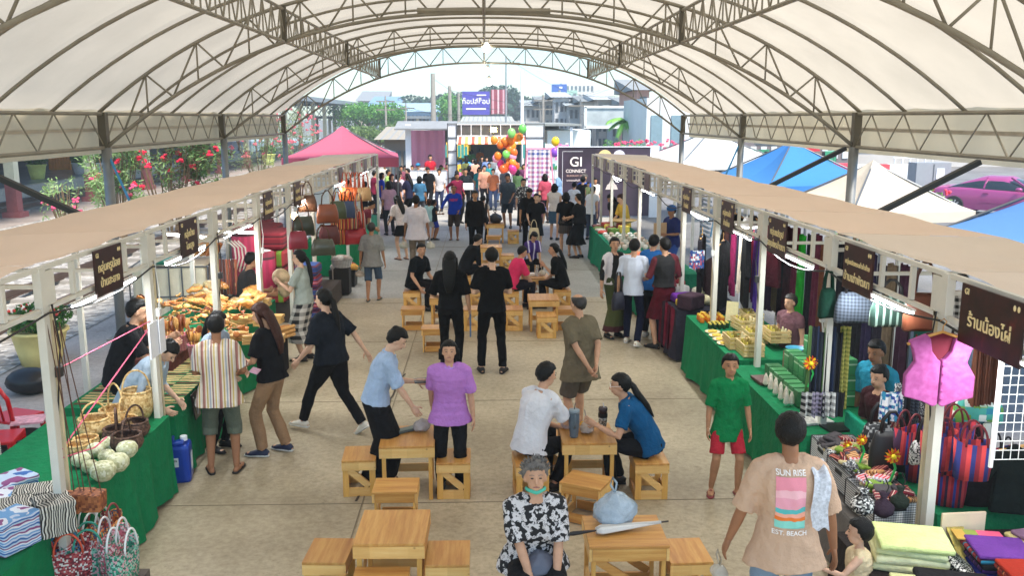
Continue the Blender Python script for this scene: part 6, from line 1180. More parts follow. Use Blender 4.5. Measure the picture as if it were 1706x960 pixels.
o = thing('bottle', 'clear water bottle on the table of the boy in pink', 'bottle', (TB7.location.x + .02, TB7.location.y - .05, h_)); MB().lathe([(.028, 0), (.03, .12), (.012, .17), (.012, .19)], n=12).build('body', film('dce8f0', .5), o, smooth=True); MB().lathe([(.013, .185), (.013, .205)], n=10).build('cap', pan, o)
sack((TB7.location.x + .12, TB7.location.y, h_), .08, film('dcd0b8', .3), 'crumpled clear food bag on the table of the woman in black')
# ================= PEOPLE =================
skins = [plain(h_, .6, .10, 14, spec=.3) for h_ in ('c89a7c', 'b48462', '9a6c4e', 'd8ae92')]
hairs = {'black': plain('0b0a09', .5, .3, 30, .8, 90, spec=.25), 'brown': plain('3a1c12', .5, .3, 30, .8, 90, spec=.3), 'grey': plain('6c6864', .6, .45, 30, .6, 120), 'salt': plain('2c2826', .5, .5, 30, .6, 120)}
REMESH = []
def part_r(mb, name, mat, parent, vox, it=4, wr=0):
    o = mb.build(name, mat, parent, smooth=True); r = o.modifiers.new('r', 'REMESH'); r.mode = 'VOXEL'; r.voxel_size = vox; r.use_smooth_shade = True
    s = o.modifiers.new('s', 'SMOOTH'); s.factor = .5; s.iterations = it; REMESH.append((o, wr)); return o
def ik(a, c, l1, l2, pole):
    d = c - a; L = min(d.length, (l1 + l2) * .995); d.normalize(); c = a + d * L
    k = (l1 * l1 - l2 * l2 + L * L) / (2 * L); h = math.sqrt(max(0, l1 * l1 - k * k)); p = pole - d * pole.dot(d)
    if p.length < 1e-4: p = Vector((0, 0, -1))
    p.normalize(); return a + d * k + p * h, c
def hand(mb, w_, d, side, inward, k=1.0, curl=.5):
    d = d.normalized(); n = inward - d * inward.dot(d)
    if n.length < .05: n = Vector((0, 0, 1)) - d * d.z
    n.normalize(); b = d.cross(n) * side     # b: toward the thumb
    if b.y < 0: b = -b
    mb.tube([w_ - d * .01, w_ + d * .03, w_ + d * .075, w_ + d * .09], [(.024 * k, .018 * k), (.034 * k, .016 * k), (.038 * k, .014 * k), (.034 * k, .011 * k)], 8, b)
    for i, (o_, L) in enumerate(((.027, .068), (.009, .078), (-.009, .072), (-.026, .056))):
        p0 = w_ + d * .082 + b * o_ * k; d1 = (d + n * curl * .5 + b * o_ * 2).normalized(); p1 = p0 + d1 * L * .5; d2 = (d + n * curl * 1.5).normalized(); p2 = p1 + d2 * L * .5
        mb.tube([p0, p1, p2], [.0085 * k, .008 * k, .006 * k], 6, rnd=True)
    p0 = w_ + d * .03 + b * .028 * k; p1 = p0 + (d * .6 + b * .8 + n * .3).normalized() * .035; p2 = p1 + (d * .9 + b * .25 + n * .5).normalized() * .032; mb.tube([p0, p1, p2], [.012 * k, .010 * k, .008 * k], 6, rnd=True)
def person(label, at, h=1.65, face=0, lean=0, twist=0, sit=None, fat=1.0, skin=0, hair='short', hc='black', top=None, sleeve=.5, hem=.80, bot=None, kind='trousers', shoe='1c1c1e', sandal=False, hands=None, feet=None, head=(0, 0), lvl=1, hs=1.0, group=None, loose=1.0, collar=None, side=0, kh=None, cat='person', poles=None, seat=None):
    """local frame: +y is where the person faces, x to the person's right; metres for a 1.7 m body, then scaled"""
    s = h / 1.7; rt = thing('person', label, cat, at if len(at) == 3 else (at[0], at[1], .006), -R(face), group); rt.scale = (s, s, s)
    vox = (.026, .0155, .0115)[lvl]; sk = skins[skin]
    if sit: hipz = sit / s + .10
    else: hipz = .90
    hipy = 0 if seat is None else seat
    feet = feet or (((-.11, .36, 0, 8), (.11, .36, 0, -8)) if sit else ((-.10, .02, 0, -8), (.10, -.02, 0, 8)))
    P0 = Vector((0, hipy, hipz)); le = R(lean); sd_ = R(side)
    u0 = Vector((math.sin(sd_) * .3, math.sin(le * .45), math.cos(le * .45))).normalized(); u1 = Vector((math.sin(sd_), math.sin(le), math.cos(le))).normalized()
    tw = R(twist); rx = Vector((math.cos(tw), -math.sin(tw), 0)); rx = (rx - u1 * rx.dot(u1)).normalized(); f1 = u1.cross(rx)
    P1 = P0 + u0 * .16; P2 = P1 + u1 * .19; P3 = P2 + u1 * .13; P4 = P3 + u1 * .05; hx = Vector((1, 0, 0))
    un = (u1 * .55 + Vector((0, 0, 1)) * .45).normalized(); hy, hp = R(head[0]) + tw, R(head[1])
    hr = Vector((math.cos(hy), -math.sin(hy), 0)); hf = Vector((math.sin(hy) * math.cos(hp), math.cos(hy) * math.cos(hp), math.sin(hp))); hu = hr.cross(hf); hu.normalize()
    HC = P4 + un * .03 + (hu * .75 + un * .25) * .125 * (1 + (hs - 1) * .8) + f1 * .02
    HM = Matrix((hr, hf, hu)).transposed()
    F = fat
    TR = [(P0 - u0 * .06, .150, .105), (P0 + u0 * .02, .165, .118), (P1 - u0 * .03, .145, .105), (P1 + u1 * .03, .138, .1), (P2 - u1 * .04, .155, .112), (P2 + u1 * .05, .165, .110), (P3 - u1 * .015, .160, .088), (P3 + u1 * .03, .095, .068), (P4 + u1 * .01, .055, .055)]
    tor = lambda mb, o_, a=0, b=9, n=14: mb.tube([p for p, _, _ in TR[a:b]], [((x * (F if i < 7 else 1) + o_), (y * (F if i < 7 else 1) + o_)) for i, (_, x, y) in enumerate(TR)][a:b], n, rx)
    # arms
    hands = hands or ((-.24, .05, .80), (.24, .05, .80)); arms = []
    for i, sg in enumerate((-1, 1)):
        S = P3 + rx * sg * .172 - u1 * .01; T = Vector(hands[i][:3]) + Vector((0, 0, (hipz - .90))) if len(hands[i]) == 3 else Vector(hands[i][:3])
        pole = Vector((sg * .5, -1, -.5)) if poles is None else Vector(poles[i]); E_, W_ = ik(S, T, .28, .255, pole); arms.append((S, E_, W_, sg))
    legs = []
    for i, sg in enumerate((-1, 1)):
        Hj = P0 + Vector((sg * .088, 0, -.02)); f = feet[i]; A_ = Vector((f[0], f[1] + hipy * 0, f[2] + .085)); K, A_ = ik(Hj, A_, .415, .42, Vector((sg * .12, 1, .25 if sit else 0))); legs.append((Hj, K, A_, R(f[3] if len(f) > 3 else 0), R(f[4]) if len(f) > 4 else 0, sg))
    # --- body
    mb = MB(); tor(mb, 0)
    mb.tube([P4 - un * .03, P4 + un * .05, HC - hu * .05], [.052, .048, .05], 10)
    q = hs; mb.ell(HC + hu * .02 * q - hf * .008 * q, (.074 * q, .092 * q, .092 * q), 14, 10, HM); mb.ell(HC - hu * .045 * q + hf * .022 * q, (.056 * q, .062 * q, .066 * q), 12, 8, HM)
    if lvl: mb.tube([HC + hu * .012 + hf * .08 * q, HC - hu * .028 * q + hf * .098 * q], [.010, .017], 6, hr, rnd=True); [mb.ell(HC + hr * sg * .074 * q - hu * .012 * q - hf * .005, (.012, .02, .03), 8, 6, HM) for sg in (-1, 1)]
    for S, E_, W_, sg in arms:
        mb.tube([S, S.lerp(E_, .5), E_, E_.lerp(W_, .35), W_], [.050 * (F + 1) / 2, .043 * (F + 1) / 2, .036, .036, .023], 10, rnd=True)
    for Hj, K, A_, fy, fp, sg in legs:
        mb.tube([Hj, Hj.lerp(K, .5), K, K.lerp(A_, .3), K.lerp(A_, .7), A_], [.082 * F, .070 * F, .052, .054, .042, .034], 10, rnd=True)
        fd = Vector((math.sin(fy) * math.cos(fp), math.cos(fy) * math.cos(fp), -math.sin(fp))); fu = Vector((0, 0, 1)) - fd * fd.z; B0 = A_ - fu * .05
        mb.tube([B0 - fd * .045, B0 + fd * .03, B0 + fd * .12, B0 + fd * .17], [(.028, .026), (.036, .03), (.042, .018), (.03, .013)], 10, Vector((fd.y, -fd.x, 0)), rnd=True)
    b = part_r(mb, 'body', sk, rt, vox * (.8 if lvl == 2 else 1), 3)
    mb = MB()
    for S, E_, W_, sg in arms: hand(mb, W_, W_ - E_, sg, -rx * sg, 1.0 if lvl else 1.1)
    REMESH.append((b, ('join', mb)))
    # --- shirt
    if top is not None:
        mb = MB(); o_ = .020 * loose + .004; pts = [p for p, _, _ in TR]; rad = [(x * (F if i < 7 else 1) + o_, y * (F if i < 7 else 1) + o_) for i, (_, x, y) in enumerate(TR)]
        hm = P0 + u0 * (hem - .90); rad0 = ((.166 if hem >= .8 else .208) * F + o_ + .006 * loose, (.122 if hem >= .8 else .145) * F + o_ + .006 * loose)
        if sit: hm = P0 - u0 * .055
        k0 = 2 if (hem > .88 or sit) else 1
        pts = [hm] + [p for p in pts[k0:8]] + [P4 - u1 * .012]; rad = [rad0] + rad[k0:7] + [(.10 + .020, .075 + .022), (.074, .072)]
        mb.tube(pts, rad, 16, rx)
        for S, E_, W_, sg in arms:
            mb.ell(S, (.066, .064, .062), 12, 8)
            if sleeve <= 0: continue
            if sleeve <= 1: e1 = S.lerp(E_, max(.3, sleeve)); mb.tube([S - (E_ - S) * .12, S, e1], [(.058, .058), (.066 * (F + 1) / 2, .066 * (F + 1) / 2), ((.058 + .012 * loose) * (F + 1) / 2, (.058 + .012 * loose) * (F + 1) / 2)], 12)
            else: mb.tube([S - (E_ - S) * .12, S, E_, E_.lerp(W_, min(1, sleeve - 1))], [.058, .066 * (F + 1) / 2, .054, .040], 12)
        mb.tube([P3 - rx * .150 + u1 * .006, P3 - rx * .08 + u1 * .022, P3 + u1 * .018, P3 + rx * .08 + u1 * .022, P3 + rx * .150 + u1 * .006], [.064, .068, .074, .068, .064], 12, rnd=True)
        part_r(mb, 'shirt', top, rt, vox, 3, .008 if lvl == 2 else .005)
        if collar is not None and lvl: MB().tube([P4 + (rx * math.cos(a) * .062 + f1 * math.sin(a) * .062) + u1 * (.006 - .018 * max(0, math.sin(a))) for a in [2 * math.pi * i / 18 for i in range(18)]], [(.012, .017)] * 18, 6, tuple(u1), closed=True).build('collar', collar, rt, smooth=True)
    # --- bottoms
    bm = bot or cloth('18181b')
    if kind in ('trousers', 'shorts'):
        mb = MB(); o_ = .012; wt = P0 + u0 * (.09 if sit else .12)
        mb.tube([P0 - u0 * .07, P0 + u0 * .01, wt], [(.155 * F + o_, .112 * F + o_), (.167 * F + o_, .12 * F + o_), (.134 * F + .006, .096 * F + .006)], 16, Vector((1, 0, 0)))
        lk = kh if kh is not None else (.42 if kind == 'shorts' else 1)
        for Hj, K, A_, fy, fp, sg in legs:
            a = .100 * F; L_ = loose
            if lk < .5: e_ = Hj.lerp(K, lk / .5 * .97); mb.tube([Hj, Hj.lerp(e_, .5), e_], [a, .094 * F + .006 * L_, .078 * F + .016 * L_], 14)
            elif lk < 1: e_ = K.lerp(A_, (lk - .5) * 2); mb.tube([Hj, Hj.lerp(K, .5), K, e_], [a, .088 * F, .074 + .008 * L_, .068 + .010 * L_], 14)
            else: mb.tube([Hj, Hj.lerp(K, .5), K, K.lerp(A_, .5), A_ - (A_ - K).normalized() * -.0], [a, .086 * F, .062 + .008 * L_, .056 + .009 * L_, .048 + .010 * L_], 14)
        part_r(mb, kind, bm, rt, vox, 3, .006 if lvl == 2 else .003)
    else:
        zk = kh if kh is not None else (.45 if kind == 'skirt' else .10); mb = MB(); n = 40; rg = []; Kc = (legs[0][1] + legs[1][1]) / 2; Ac = (legs[0][2] + legs[1][2]) / 2
        path = [(P0 + u0 * .14, .142 * F + .012, .105 * F + .012), (P0 + u0 * .0, .172 * F + .012, .128 * F + .012)]; tot = hipz
        for i in range(1, 7):
            z = hipz - (hipz - zk) * i / 6; c_ = P0.lerp(Kc, (hipz - z) / (hipz - Kc.z)) if z > Kc.z else Kc.lerp(Ac, (Kc.z - z) / (Kc.z - Ac.z)); fl = .0 + .03 * i / 6 * loose
            sp = abs(legs[0][1].y - legs[1][1].y) * .5 + abs(legs[0][2].y - legs[1][2].y) * .3 * (z < Kc.z); path.append((Vector((c_.x, c_.y, z)), .172 * F + fl, .125 * F + fl + sp))
        vs = []; 
        for i, (c_, a, b_) in enumerate(path):
            for k in range(n): q = 2 * math.pi * k / n; w_ = 1 + .035 * i / 7 * loose * (math.sin(q * 9) + .6 * math.sin(q * 5 + 1)); vs.append((c_.x + a * w_ * math.cos(q), c_.y + b_ * w_ * math.sin(q), c_.z))
        m_ = len(path); mb.add(vs, [(i * n + k, i * n + (k + 1) % n, (i + 1) * n + (k + 1) % n, (i + 1) * n + k) for i in range(m_ - 1) for k in range(n)]); mb.build('skirt', bm, rt, smooth=True)
    # --- shoes
    for Hj, K, A_, fy, fp, sg in legs:
        fd = Vector((math.sin(fy) * math.cos(fp), math.cos(fy) * math.cos(fp), -math.sin(fp))); fu = (Vector((0, 0, 1)) - fd * fd.z).normalized(); B0 = A_ - fu * .052; sx = Vector((fd.y, -fd.x, 0))
        if shoe is None: continue
        so_ = MB().tube([B0 - fd * .07 - fu * .022, B0 - fd * .02 - fu * .022, B0 + fd * .07 - fu * .022, B0 + fd * .15 - fu * .022, B0 + fd * .205 - fu * .020], [(.030, .012), (.040, .013), (.044, .012), (.048, .012), (.026, .010)], 10, sx)
        if sandal: s_ = so_.build('sandal', plain(shoe, .7), rt, smooth=True); MB().tube([B0 + sx * .045 + fd * .06 - fu * .01, B0 + fd * .08 + fu * .035, B0 - sx * .045 + fd * .06 - fu * .01], [(.018, .005)] * 3, 6, tuple(fd)).build('strap', plain(shoe, .7), s_, smooth=True)
        else: s_ = MB().tube([B0 - fd * .065, B0 - fd * .04 + fu * .01, B0 + fd * .04 + fu * .012, B0 + fd * .13 - fu * .004, B0 + fd * .19 - fu * .008], [(.026, .026), (.040, .044), (.044, .038), (.046, .024), (.026, .014)], 12, sx).build('shoe', plain(shoe, .6, .1), rt, smooth=True); so_.build('sole', plain('d8d8d4' if shoe not in ('1c1c1e', '141416') else '141416', .7), s_, smooth=True)
    # --- hair
    if hair:
        hm_ = hairs[hc]; mb = MB(); n, m = 28, 20; vs = []; q = hs; rn_ = random.Random(hash(label) % 999 if False else len(label))
        A, Bb, Cc = .090 * q, .107 * q, .108 * q
        for i in range(m + 1):
            th = math.pi * (i + .01) / (m + .02)
            for k in range(n):
                ph = 2 * math.pi * k / n; x, y, z = math.sin(th) * math.sin(ph), math.sin(th) * math.cos(ph), math.cos(th)
                front = y > 0; lim = (.44 if y > .45 else .44 - (.45 - y) * 1.35) if hair != 'bald' else (.5 - max(0, .5 - y) * 1.2)
                if hair in ('long', 'bob', 'pony', 'bun') and y < .3: lim -= .15
                lim = max(lim, -.93) + .10 * noise.noise(Vector((x, y, z)) * 7 + Vector((len(label), 0, 0))); r_ = 1 + .07 * noise.noise(Vector((x, y, z)) * 4 + Vector((0, len(label), 0))) + .05 * noise.noise(Vector((x, y, z)) * 13) + (.03 if hc == 'grey' and hair == 'short' else 0)
                if z < lim: r_ = max(.70, r_ - (lim - z) * 2.6)
                if hair == 'bald' and z > .5: r_ = max(.8, r_ - (z - .5) * 1.2)
                vs.append(HC + HM @ Vector((A * x * r_, Bb * y * r_ - .010 * q, Cc * z * r_ + .022 * q)))
        mb.add(vs, [(i * n + k, i * n + (k + 1) % n, (i + 1) * n + (k + 1) % n, (i + 1) * n + k) for i in range(m) for k in range(n)])
        bk = HC - hf * .08 * q
        if hair == 'long': mb.tube([HC + hu * .05 - hf * .05, bk - hu * .02 - hf * .01, P3 - f1 * .115 * F + u1 * .03, P2 - f1 * .145 * F + u1 * .02, P2 - f1 * .14 * F - u1 * .11], [(.07, .04), (.085, .04), (.09, .028), (.075, .022), (.04, .010)], 12, rx); [mb.tube([HC + hr * sg * .07 + hu * .03, HC + hr * sg * .078 - hu * .06 - hf * .01, P3 + rx * sg * .085 - f1 * .02 + u1 * .03], [(.022, .035), (.02, .035), (.02, .02)], 8, hf) for sg in (-1, 1)]
        if hair == 'bob': mb.tube([HC + hu * .04 - hf * .04, bk - hu * .03, HC - hu * .13 - hf * .06], [(.07, .04), (.088, .045), (.08, .035)], 12, hr); [mb.tube([HC + hr * sg * .07 + hu * .03, HC + hr * sg * .078 - hu * .08 - hf * .02], [(.022, .04), (.018, .035)], 8, hf) for sg in (-1, 1)]
        if hair == 'pony': mb.tube([bk + hu * .03, bk - hf * .05 - hu * .02, P3 - f1 * .14 + u1 * .04, P2 - f1 * .15, P2 - f1 * .14 - u1 * .12], [.028, .032, .036, .03, .008], 10, rnd=True)
        if hair == 'bun': mb.ell(HC + hu * .085 * q - hf * .065 * q, (.04, .04, .038), 12, 8)
        if hc == 'grey' and hair == 'short':
            for k in range(90):
                d_ = Vector((rn_.gauss(0, 1), rn_.gauss(-.45, .6), abs(rn_.gauss(.6, .6)))).normalized()
                if d_.z < .35 and d_.y > 0: continue
                mb.tube([HC + HM @ Vector((d_.x * A, d_.y * Bb, d_.z * Cc + .02)), HC + HM @ Vector((d_.x * A * 1.35, d_.y * Bb * 1.25, d_.z * Cc * 1.25 + .03))], [.010, .002], 4)
        mb.build('hair', hm_, rt, smooth=True)
    # --- face
    if lvl:
        e_ = plain('1a1210', .3, 0)
        for sg in (-1, 1):
            MB().ell(HC + HM @ Vector((sg * .030 * q, .081 * q, .004 * q)), (.0115 * q, .007, .0042 * q), 10, 6, HM).build('eye', e_, rt, smooth=True)
            MB().tube([HC + HM @ Vector((sg * .014 * q, .090 * q, .024 * q)), HC + HM @ Vector((sg * .030 * q, .086 * q, .029 * q)), HC + HM @ Vector((sg * .048 * q, .074 * q, .024 * q))], .0024 * q, 5).build('eyebrow', plain('3a2a22' if hc != 'grey' else '8a7a70', .8, 0), rt, smooth=True)
        MB().tube([HC + HM @ Vector((-.022 * q, .078 * q, -.058 * q)), HC + HM @ Vector((0, .086 * q, -.057 * q)), HC + HM @ Vector((.022 * q, .078 * q, -.058 * q))], [(.002, .0035), (.004, .0055), (.002, .0035)], 6).build('mouth', plain('a0605a', .5), rt, smooth=True)
    rt_info = dict(HC=HC, HM=HM, W=[a[2] for a in arms], P=(P0, P1, P2, P3, P4), rx=rx, f1=f1, u1=u1, s=s); INFO[rt.name] = rt_info; return rt
INFO = {}
def wpos(rt, v):   # local -> world
    return Matrix.Translation(rt.location) @ rt.rotation_euler.to_matrix().to_4x4() @ Matrix.Diagonal((*rt.scale, 1)) @ Vector(v)
def at_foot(px, py): p = G(px, py, 0); return (p.x, p.y)
def at_head(px, py, h): p = G(px, py, h); return (p.x, p.y)
BK = '17171a'; bt = cloth(BK, .3)
# ---- near people
shirt_st = stripes('shirt_stripe', ['cfc0b0', '8e5f55', 'a87468', 'd8ccbc', 'b8a058', 'd8ccbc', '9aa0a8', 'dcd0c4', '8e5f55', 'd8ccbc', 'c8b068', 'e0d8cc'], .17, 'X', .0)
person('man from behind in a vertically striped shirt and grey green cargo shorts', at_foot(374, 788), 1.57, -12, 4, fat=1.08, skin=2, top=shirt_st, sleeve=.85, hem=.76, loose=1.5, bot=cloth('62695c'), kind='shorts', kh=.62, shoe='1c1a1a', sandal=True, hands=((-.16, .30, 1.06), (.2, .26, 1.02)), feet=((-.13, .0, 0, -12), (.13, -.02, 0, 16)), head=(-6, -12), lvl=2)
p = person('woman with long reddish brown hair, black tee and khaki trousers beside the striped shirt man', at_foot(460, 757), 1.60, -75, 6, fat=1.02, skin=0, hair='long', hc='brown', top=bt, sleeve=.8, hem=.86, bot=cloth('9a7a5c'), loose=1.6, shoe='1c2848', hands=((-.12, .34, 1.04), (.14, .32, 1.0)), feet=((-.11, .10, 0, -10), (.11, -.08, 0, 6)), head=(-4, -18), lvl=2)
tag(MB().box((0, 0, 0), (.08, .15, .012), (0, R(20), 0)).build('phone', plain('c8a0b4', .3), None, tuple(G(425, 618, 1.02))), 'phone held by the woman in khaki trousers', 'phone')
p = person('stout woman striding left in dark shirt, black trousers and white sneakers', at_foot(556, 722), 1.62, -62, 6, fat=1.28, skin=3, hair='pony', top=cloth('1c2028', .3), sleeve=1.0, hem=.86, loose=1.2, bot=bt, shoe='dcd8cc', hands=((-.30, .22, .92), (.34, -.26, .92)), feet=((-.10, .38, 0, 0), (.10, -.34, .06, 6, 35)), head=(-6, -4), lvl=2)
o = MB(); MB()
p = person('man in black polo leaning over the wicker stall holding up a phone', at_head(188, 516, 1.58), 1.70, 72, 24, fat=1.08, skin=0, top=bt, sleeve=.85, hem=.80, bot=bt, hands=((-.10, .50, 1.22), (.12, .50, 1.18)), head=(0, -6), lvl=2, collar=bt)
person('woman in pale blue denim shirt bending over behind the baskets, face down', at_head(213, 598, 1.22), 1.58, 95, 48, fat=1.0, skin=3, hair='bun', top=cloth('aabccc'), sleeve=1.7, hem=.80, bot=cloth('5a88b0'), hands=((-.14, .42, .84), (.16, .40, .84)), head=(20, -50), lvl=2)
p5 = person('woman with hair bun in light blue shirt and black skirt looking down', at_head(622, 556, 1.50), 1.58, 82, 20, fat=.95, skin=3, hair='bun', top=cloth('a3b8d4'), sleeve=.95, hem=.90, loose=1.3, bot=bt, kind='long_skirt', kh=.12, hands=((-.05, .42, 1.08), (.12, .40, .80)), head=(8, -32), lvl=2, collar=cloth('a3b8d4'))
tag(MB().box((0, 0, 0), (.2, .14, .012)).build('tablet', plain('3c4044', .3), None, tuple(wpos(p5, (-.04, .50, 1.09))), rz=.2), 'dark tablet held by the woman in the light blue shirt', 'tablet')
person('girl in a violet polo shirt standing at the pine table and looking at the camera', at_foot(757, 768), 1.56, 178, 12, fat=1.0, skin=0, hair='long' if False else 'bob', top=cloth('b87cc8', .08), sleeve=.85, hem=.80, loose=1.5, bot=bt, loose_=0 if False else 0, hands=((-.22, .10, .80), (.30, -.14, 1.0)), head=(0, 8), lvl=2, collar=cloth('c8a0e0')) if False else None
person('girl in a violet polo shirt standing at the pine table and looking at the camera', at_head(748, 572, 1.42), 1.46, 178, 10, fat=1.0, skin=0, hair='bob', top=cloth('b87cc8', .08), sleeve=.9, hem=.78, loose=1.5, bot=bt, hands=((-.26, .06, .78), (.20, -.20, .86)), head=(0, 12), lvl=2, collar=cloth('b890d8'))
st = lambda px, py: (G(px, py, .36).x, G(px, py, .36).y)
person('man in a white polo shirt and black trousers sitting at the tumbler table, looking away', st(882, 760), 1.68, 50, 22, sit=.36, fat=1.05, skin=0, top=cloth('dcdce0', .05), sleeve=.8, loose=1.2, bot=bt, hands=((-.02, .40, .98), (.10, .52, 1.05)), feet=((-.10, .32, 0, 6), (.14, .20, 0, 10)), head=(10, -10), lvl=2, collar=cloth('dcdce0', .05), poles=((-.6, -.4, -1), (.6, -.6, -.6)))
p8 = person('seated woman with glasses and long ponytail in a blue shirt', st(1082, 758), 1.60, -78, 36, sit=.36, fat=1.05, skin=0, hair='pony', top=cloth('14507c', .1), sleeve=.7, bot=bt, hands=((-.20, .52, 1.14), (.05, .34, .86)), feet=((-.10, .36, 0, 6), (.12, .30, 0, -6)), head=(-8, -4), lvl=2, collar=cloth('14507c', .1))
i_ = INFO[p8.name]
for sg in (-1, 1): MB().tube([i_['HC'] + i_['HM'] @ Vector((sg * .03 + .022 * math.cos(a), .094, .004 + .018 * math.sin(a))) for a in [math.pi * k / 6 for k in range(12)]], .002, 4, closed=True).tube([i_['HC'] + i_['HM'] @ Vector((sg * .052, .09, .006)), i_['HC'] + i_['HM'] @ Vector((sg * .08, 0, .01))], .002, 4).build('glasses', plain('e8e4e0', .3), p8)
ele = (lambda t: t.fin(t.mix(t.ramp(t.noise(24, 2, .5), [(.47, C('000000')), (.5, C('ffffff'))], 'LINEAR'), C('17171a'), t.ramp((lambda v: (t.l(t.coord(), v.inputs['Vector']), v.outputs['Distance'])[1])(t.n('ShaderNodeTexVoronoi', _Scale=42)), [(.22, C('d8d4d4')), (.3, C('3c3a3c')), (.42, C('cfcbcb'))])), .85))(NT('mat_elephant'))
p9 = person('grey haired old woman with lowered green face mask and black and white print blouse', st(888, 958), 1.60, 176, 12, sit=.38, fat=1.12, skin=0, hair='short', hc='grey', top=ele, sleeve=.95, hem=.78, loose=1.7, bot=bt, hands=((-.12, .34, .86), (.02, .40, .78)), feet=((-.14, .36, 0, 0), (.14, .36, 0, 0)), head=(2, 12), lvl=2)
i_ = INFO[p9.name]; MB().tube([i_['HC'] + i_['HM'] @ Vector((.066 * math.sin(a), .066 * math.cos(a) + .005, -.098 + .02 * abs(math.sin(a)))) for a in [-1.9 + 3.8 * k / 12 for k in range(13)]], [(.014, .010)] * 13, 6, (0, 0, 1)).build('face_mask', plain('4cb8a0', .7), p9, smooth=True)
sack(tuple(wpos(p9, (-.02, .20, .50))), .11, plain('5a6070', .6), 'dark grey pouch resting in the lap of the old woman', 'pouch', kn=False)
person('balding old man in khaki shirt and shorts with his hands clasped behind his back', at_head(968, 492, 1.60), 1.60, -28, 4, fat=1.08, skin=0, hair='bald', hc='salt', top=cloth('6e6450'), sleeve=.85, hem=.72, loose=1.5, bot=cloth('5e554a'), kind='shorts', kh=.46, shoe='3a3c44', sandal=True, hands=((-.05, -.24, .92), (.05, -.25, .94)), feet=((-.12, -.08, 0, -8), (.12, .16, 0, 8)), head=(-10, -6), lvl=2, poles=((-1, -.2, -.4), (1, -.2, -.4)))
person('boy in a green tee and red shorts with patterned slippers facing the camera', at_foot(1206, 824), 1.32, 182, 2, fat=.86, skin=1, hair='short', top=cloth('107a44', .12), sleeve=.95, hem=.70, loose=1.3, bot=cloth('b82c3a'), kind='shorts', kh=.44, feet=((-.15, .03, 0, -10), (.15, -.03, 0, 14)), shoe='8c3a3a', sandal=True, hands=((-.25, .10, .82), (.24, .04, .80)), head=(6, 8), lvl=2, hs=1.14)
bm_ = D(1303, 702, 5.9)
p12 = person('man from behind in a beige tee with a sunset print on its back', at_head(1322, 700, 1.70), 1.72, 4, 3, fat=1.02, skin=2, hair='short', top=cloth('c6a68c', .06), sleeve=1.0, hem=.78, loose=1.6, bot=cloth('7c94ac'), shoe='3a3c44', hands=((-.33, .12, .82), (.30, .04, .84)), head=(14, -4), lvl=2)
i_ = INFO[p12.name]; P0_, P1_, P2_, P3_, P4_ = i_['P']; pr = (lambda t: t.fin(t.ramp(t.math('ADD', t.math('MULTIPLY', t.math('SUBTRACT', t.axis('Z'), P2_.z - .22), 3.3), t.math('MULTIPLY', t.noise(9, 2), .2)), [(.0, C('c8a88c')), (.05, C('6ec0b4')), (.22, C('86d0c0')), (.34, C('e87830')), (.42, C('f0a890')), (.50, C('58b8b8')), (.60, C('e8a0b0')), (.78, C('f0b8c0')), (.93, C('e890a0'))], 'CONSTANT'), .9))(NT('mat_print'))
mb = MB(); mb.sheet(lambda u, v: tuple(P3_ + Vector((.10 + .10 * u + .01 * math.sin(v * 7), (-.105 - .06 * min(1, v * 2)) if v > .12 else -.10 + .9 * (.12 - v), .055 - .36 * v * (1 if v > .0 else 0) + .012 * math.sin(u * 9 + v * 8)))), 12, 20)
tag(mb.build('towel', plain('c8ccd4', .9, .25, 60, .5, 50), None, tuple(p12.location), smooth=True), 'white patterned towel over the right shoulder of the man in the beige tee', 'towel').rotation_euler = p12.rotation_euler
sack(tuple(wpos(p12, (-.36, .14, .60))), .06, film('d8d0c0', .35), 'small clear snack bag in the left hand of the man in beige', 'snack_bag')
person('toddler with a tiny top knot in a cream vest', at_head(1436, 890, .86), .90, -70, 2, fat=1.25, skin=3, hair='bun', top=cloth('dcc8a0'), sleeve=0, hem=.74, loose=1.2, bot=cloth('8a9aa0'), kind='shorts', kh=.4, hands=((-.22, .44, 1.20), (.3, .1, .9)), head=(0, 2), lvl=2, hs=1.45, shoe='c86a70', sandal=True)
# ---- middle
p14 = person('tall man from behind all in black standing in the middle with black sneakers', at_foot(820, 622), 1.73, -2, 0, fat=1.02, skin=3, hair='short', top=cloth('0f0f11', .2), sleeve=.8, hem=.84, bot=cloth('0f0f11', .2), hands=((-.16, .26, 1.08), (.16, .26, 1.08)), feet=((-.14, .02, 0, -8), (.14, -.02, 0, 18)), lvl=2, shoe='141416')
p15 = person('woman from behind in black with straight shoulder length hair holding a blue folder', at_foot(752, 618), 1.66, 4, 0, fat=.98, hair='long', top=cloth('121214', .2), sleeve=1.0, hem=.90, bot=cloth('121214', .2), hands=((-.2, .22, 1.02), (.26, .06, .86)), lvl=2, shoe='141416')
tag(MB().box((0, 0, 0), (.02, .22, .30), (R(10), 0, 0)).build('folder', plain('54749c', .5), None, tuple(wpos(p15, (.27, .08, .66)))), 'blue folder carried by the woman in black', 'folder')
person('man in dark clothes twisting round on his stool, hand on knee', st(690, 482), 1.66, 120, 20, twist=10, sit=.36, fat=1.05, skin=0, top=cloth('14181c', .2), sleeve=.8, bot=bt, hands=((-.14, .40, .92), (.26, .30, .90)), head=(30, 0), lvl=2)
person('man in dark clothes bent over his food at the middle table', st(774, 458), 1.66, 62, 34, sit=.36, fat=1.02, skin=3, top=cloth('1a1c20', .2), sleeve=1.2, bot=bt, hands=((-.10, .42, .90), (.12, .42, .88)), head=(0, -22), lvl=1)
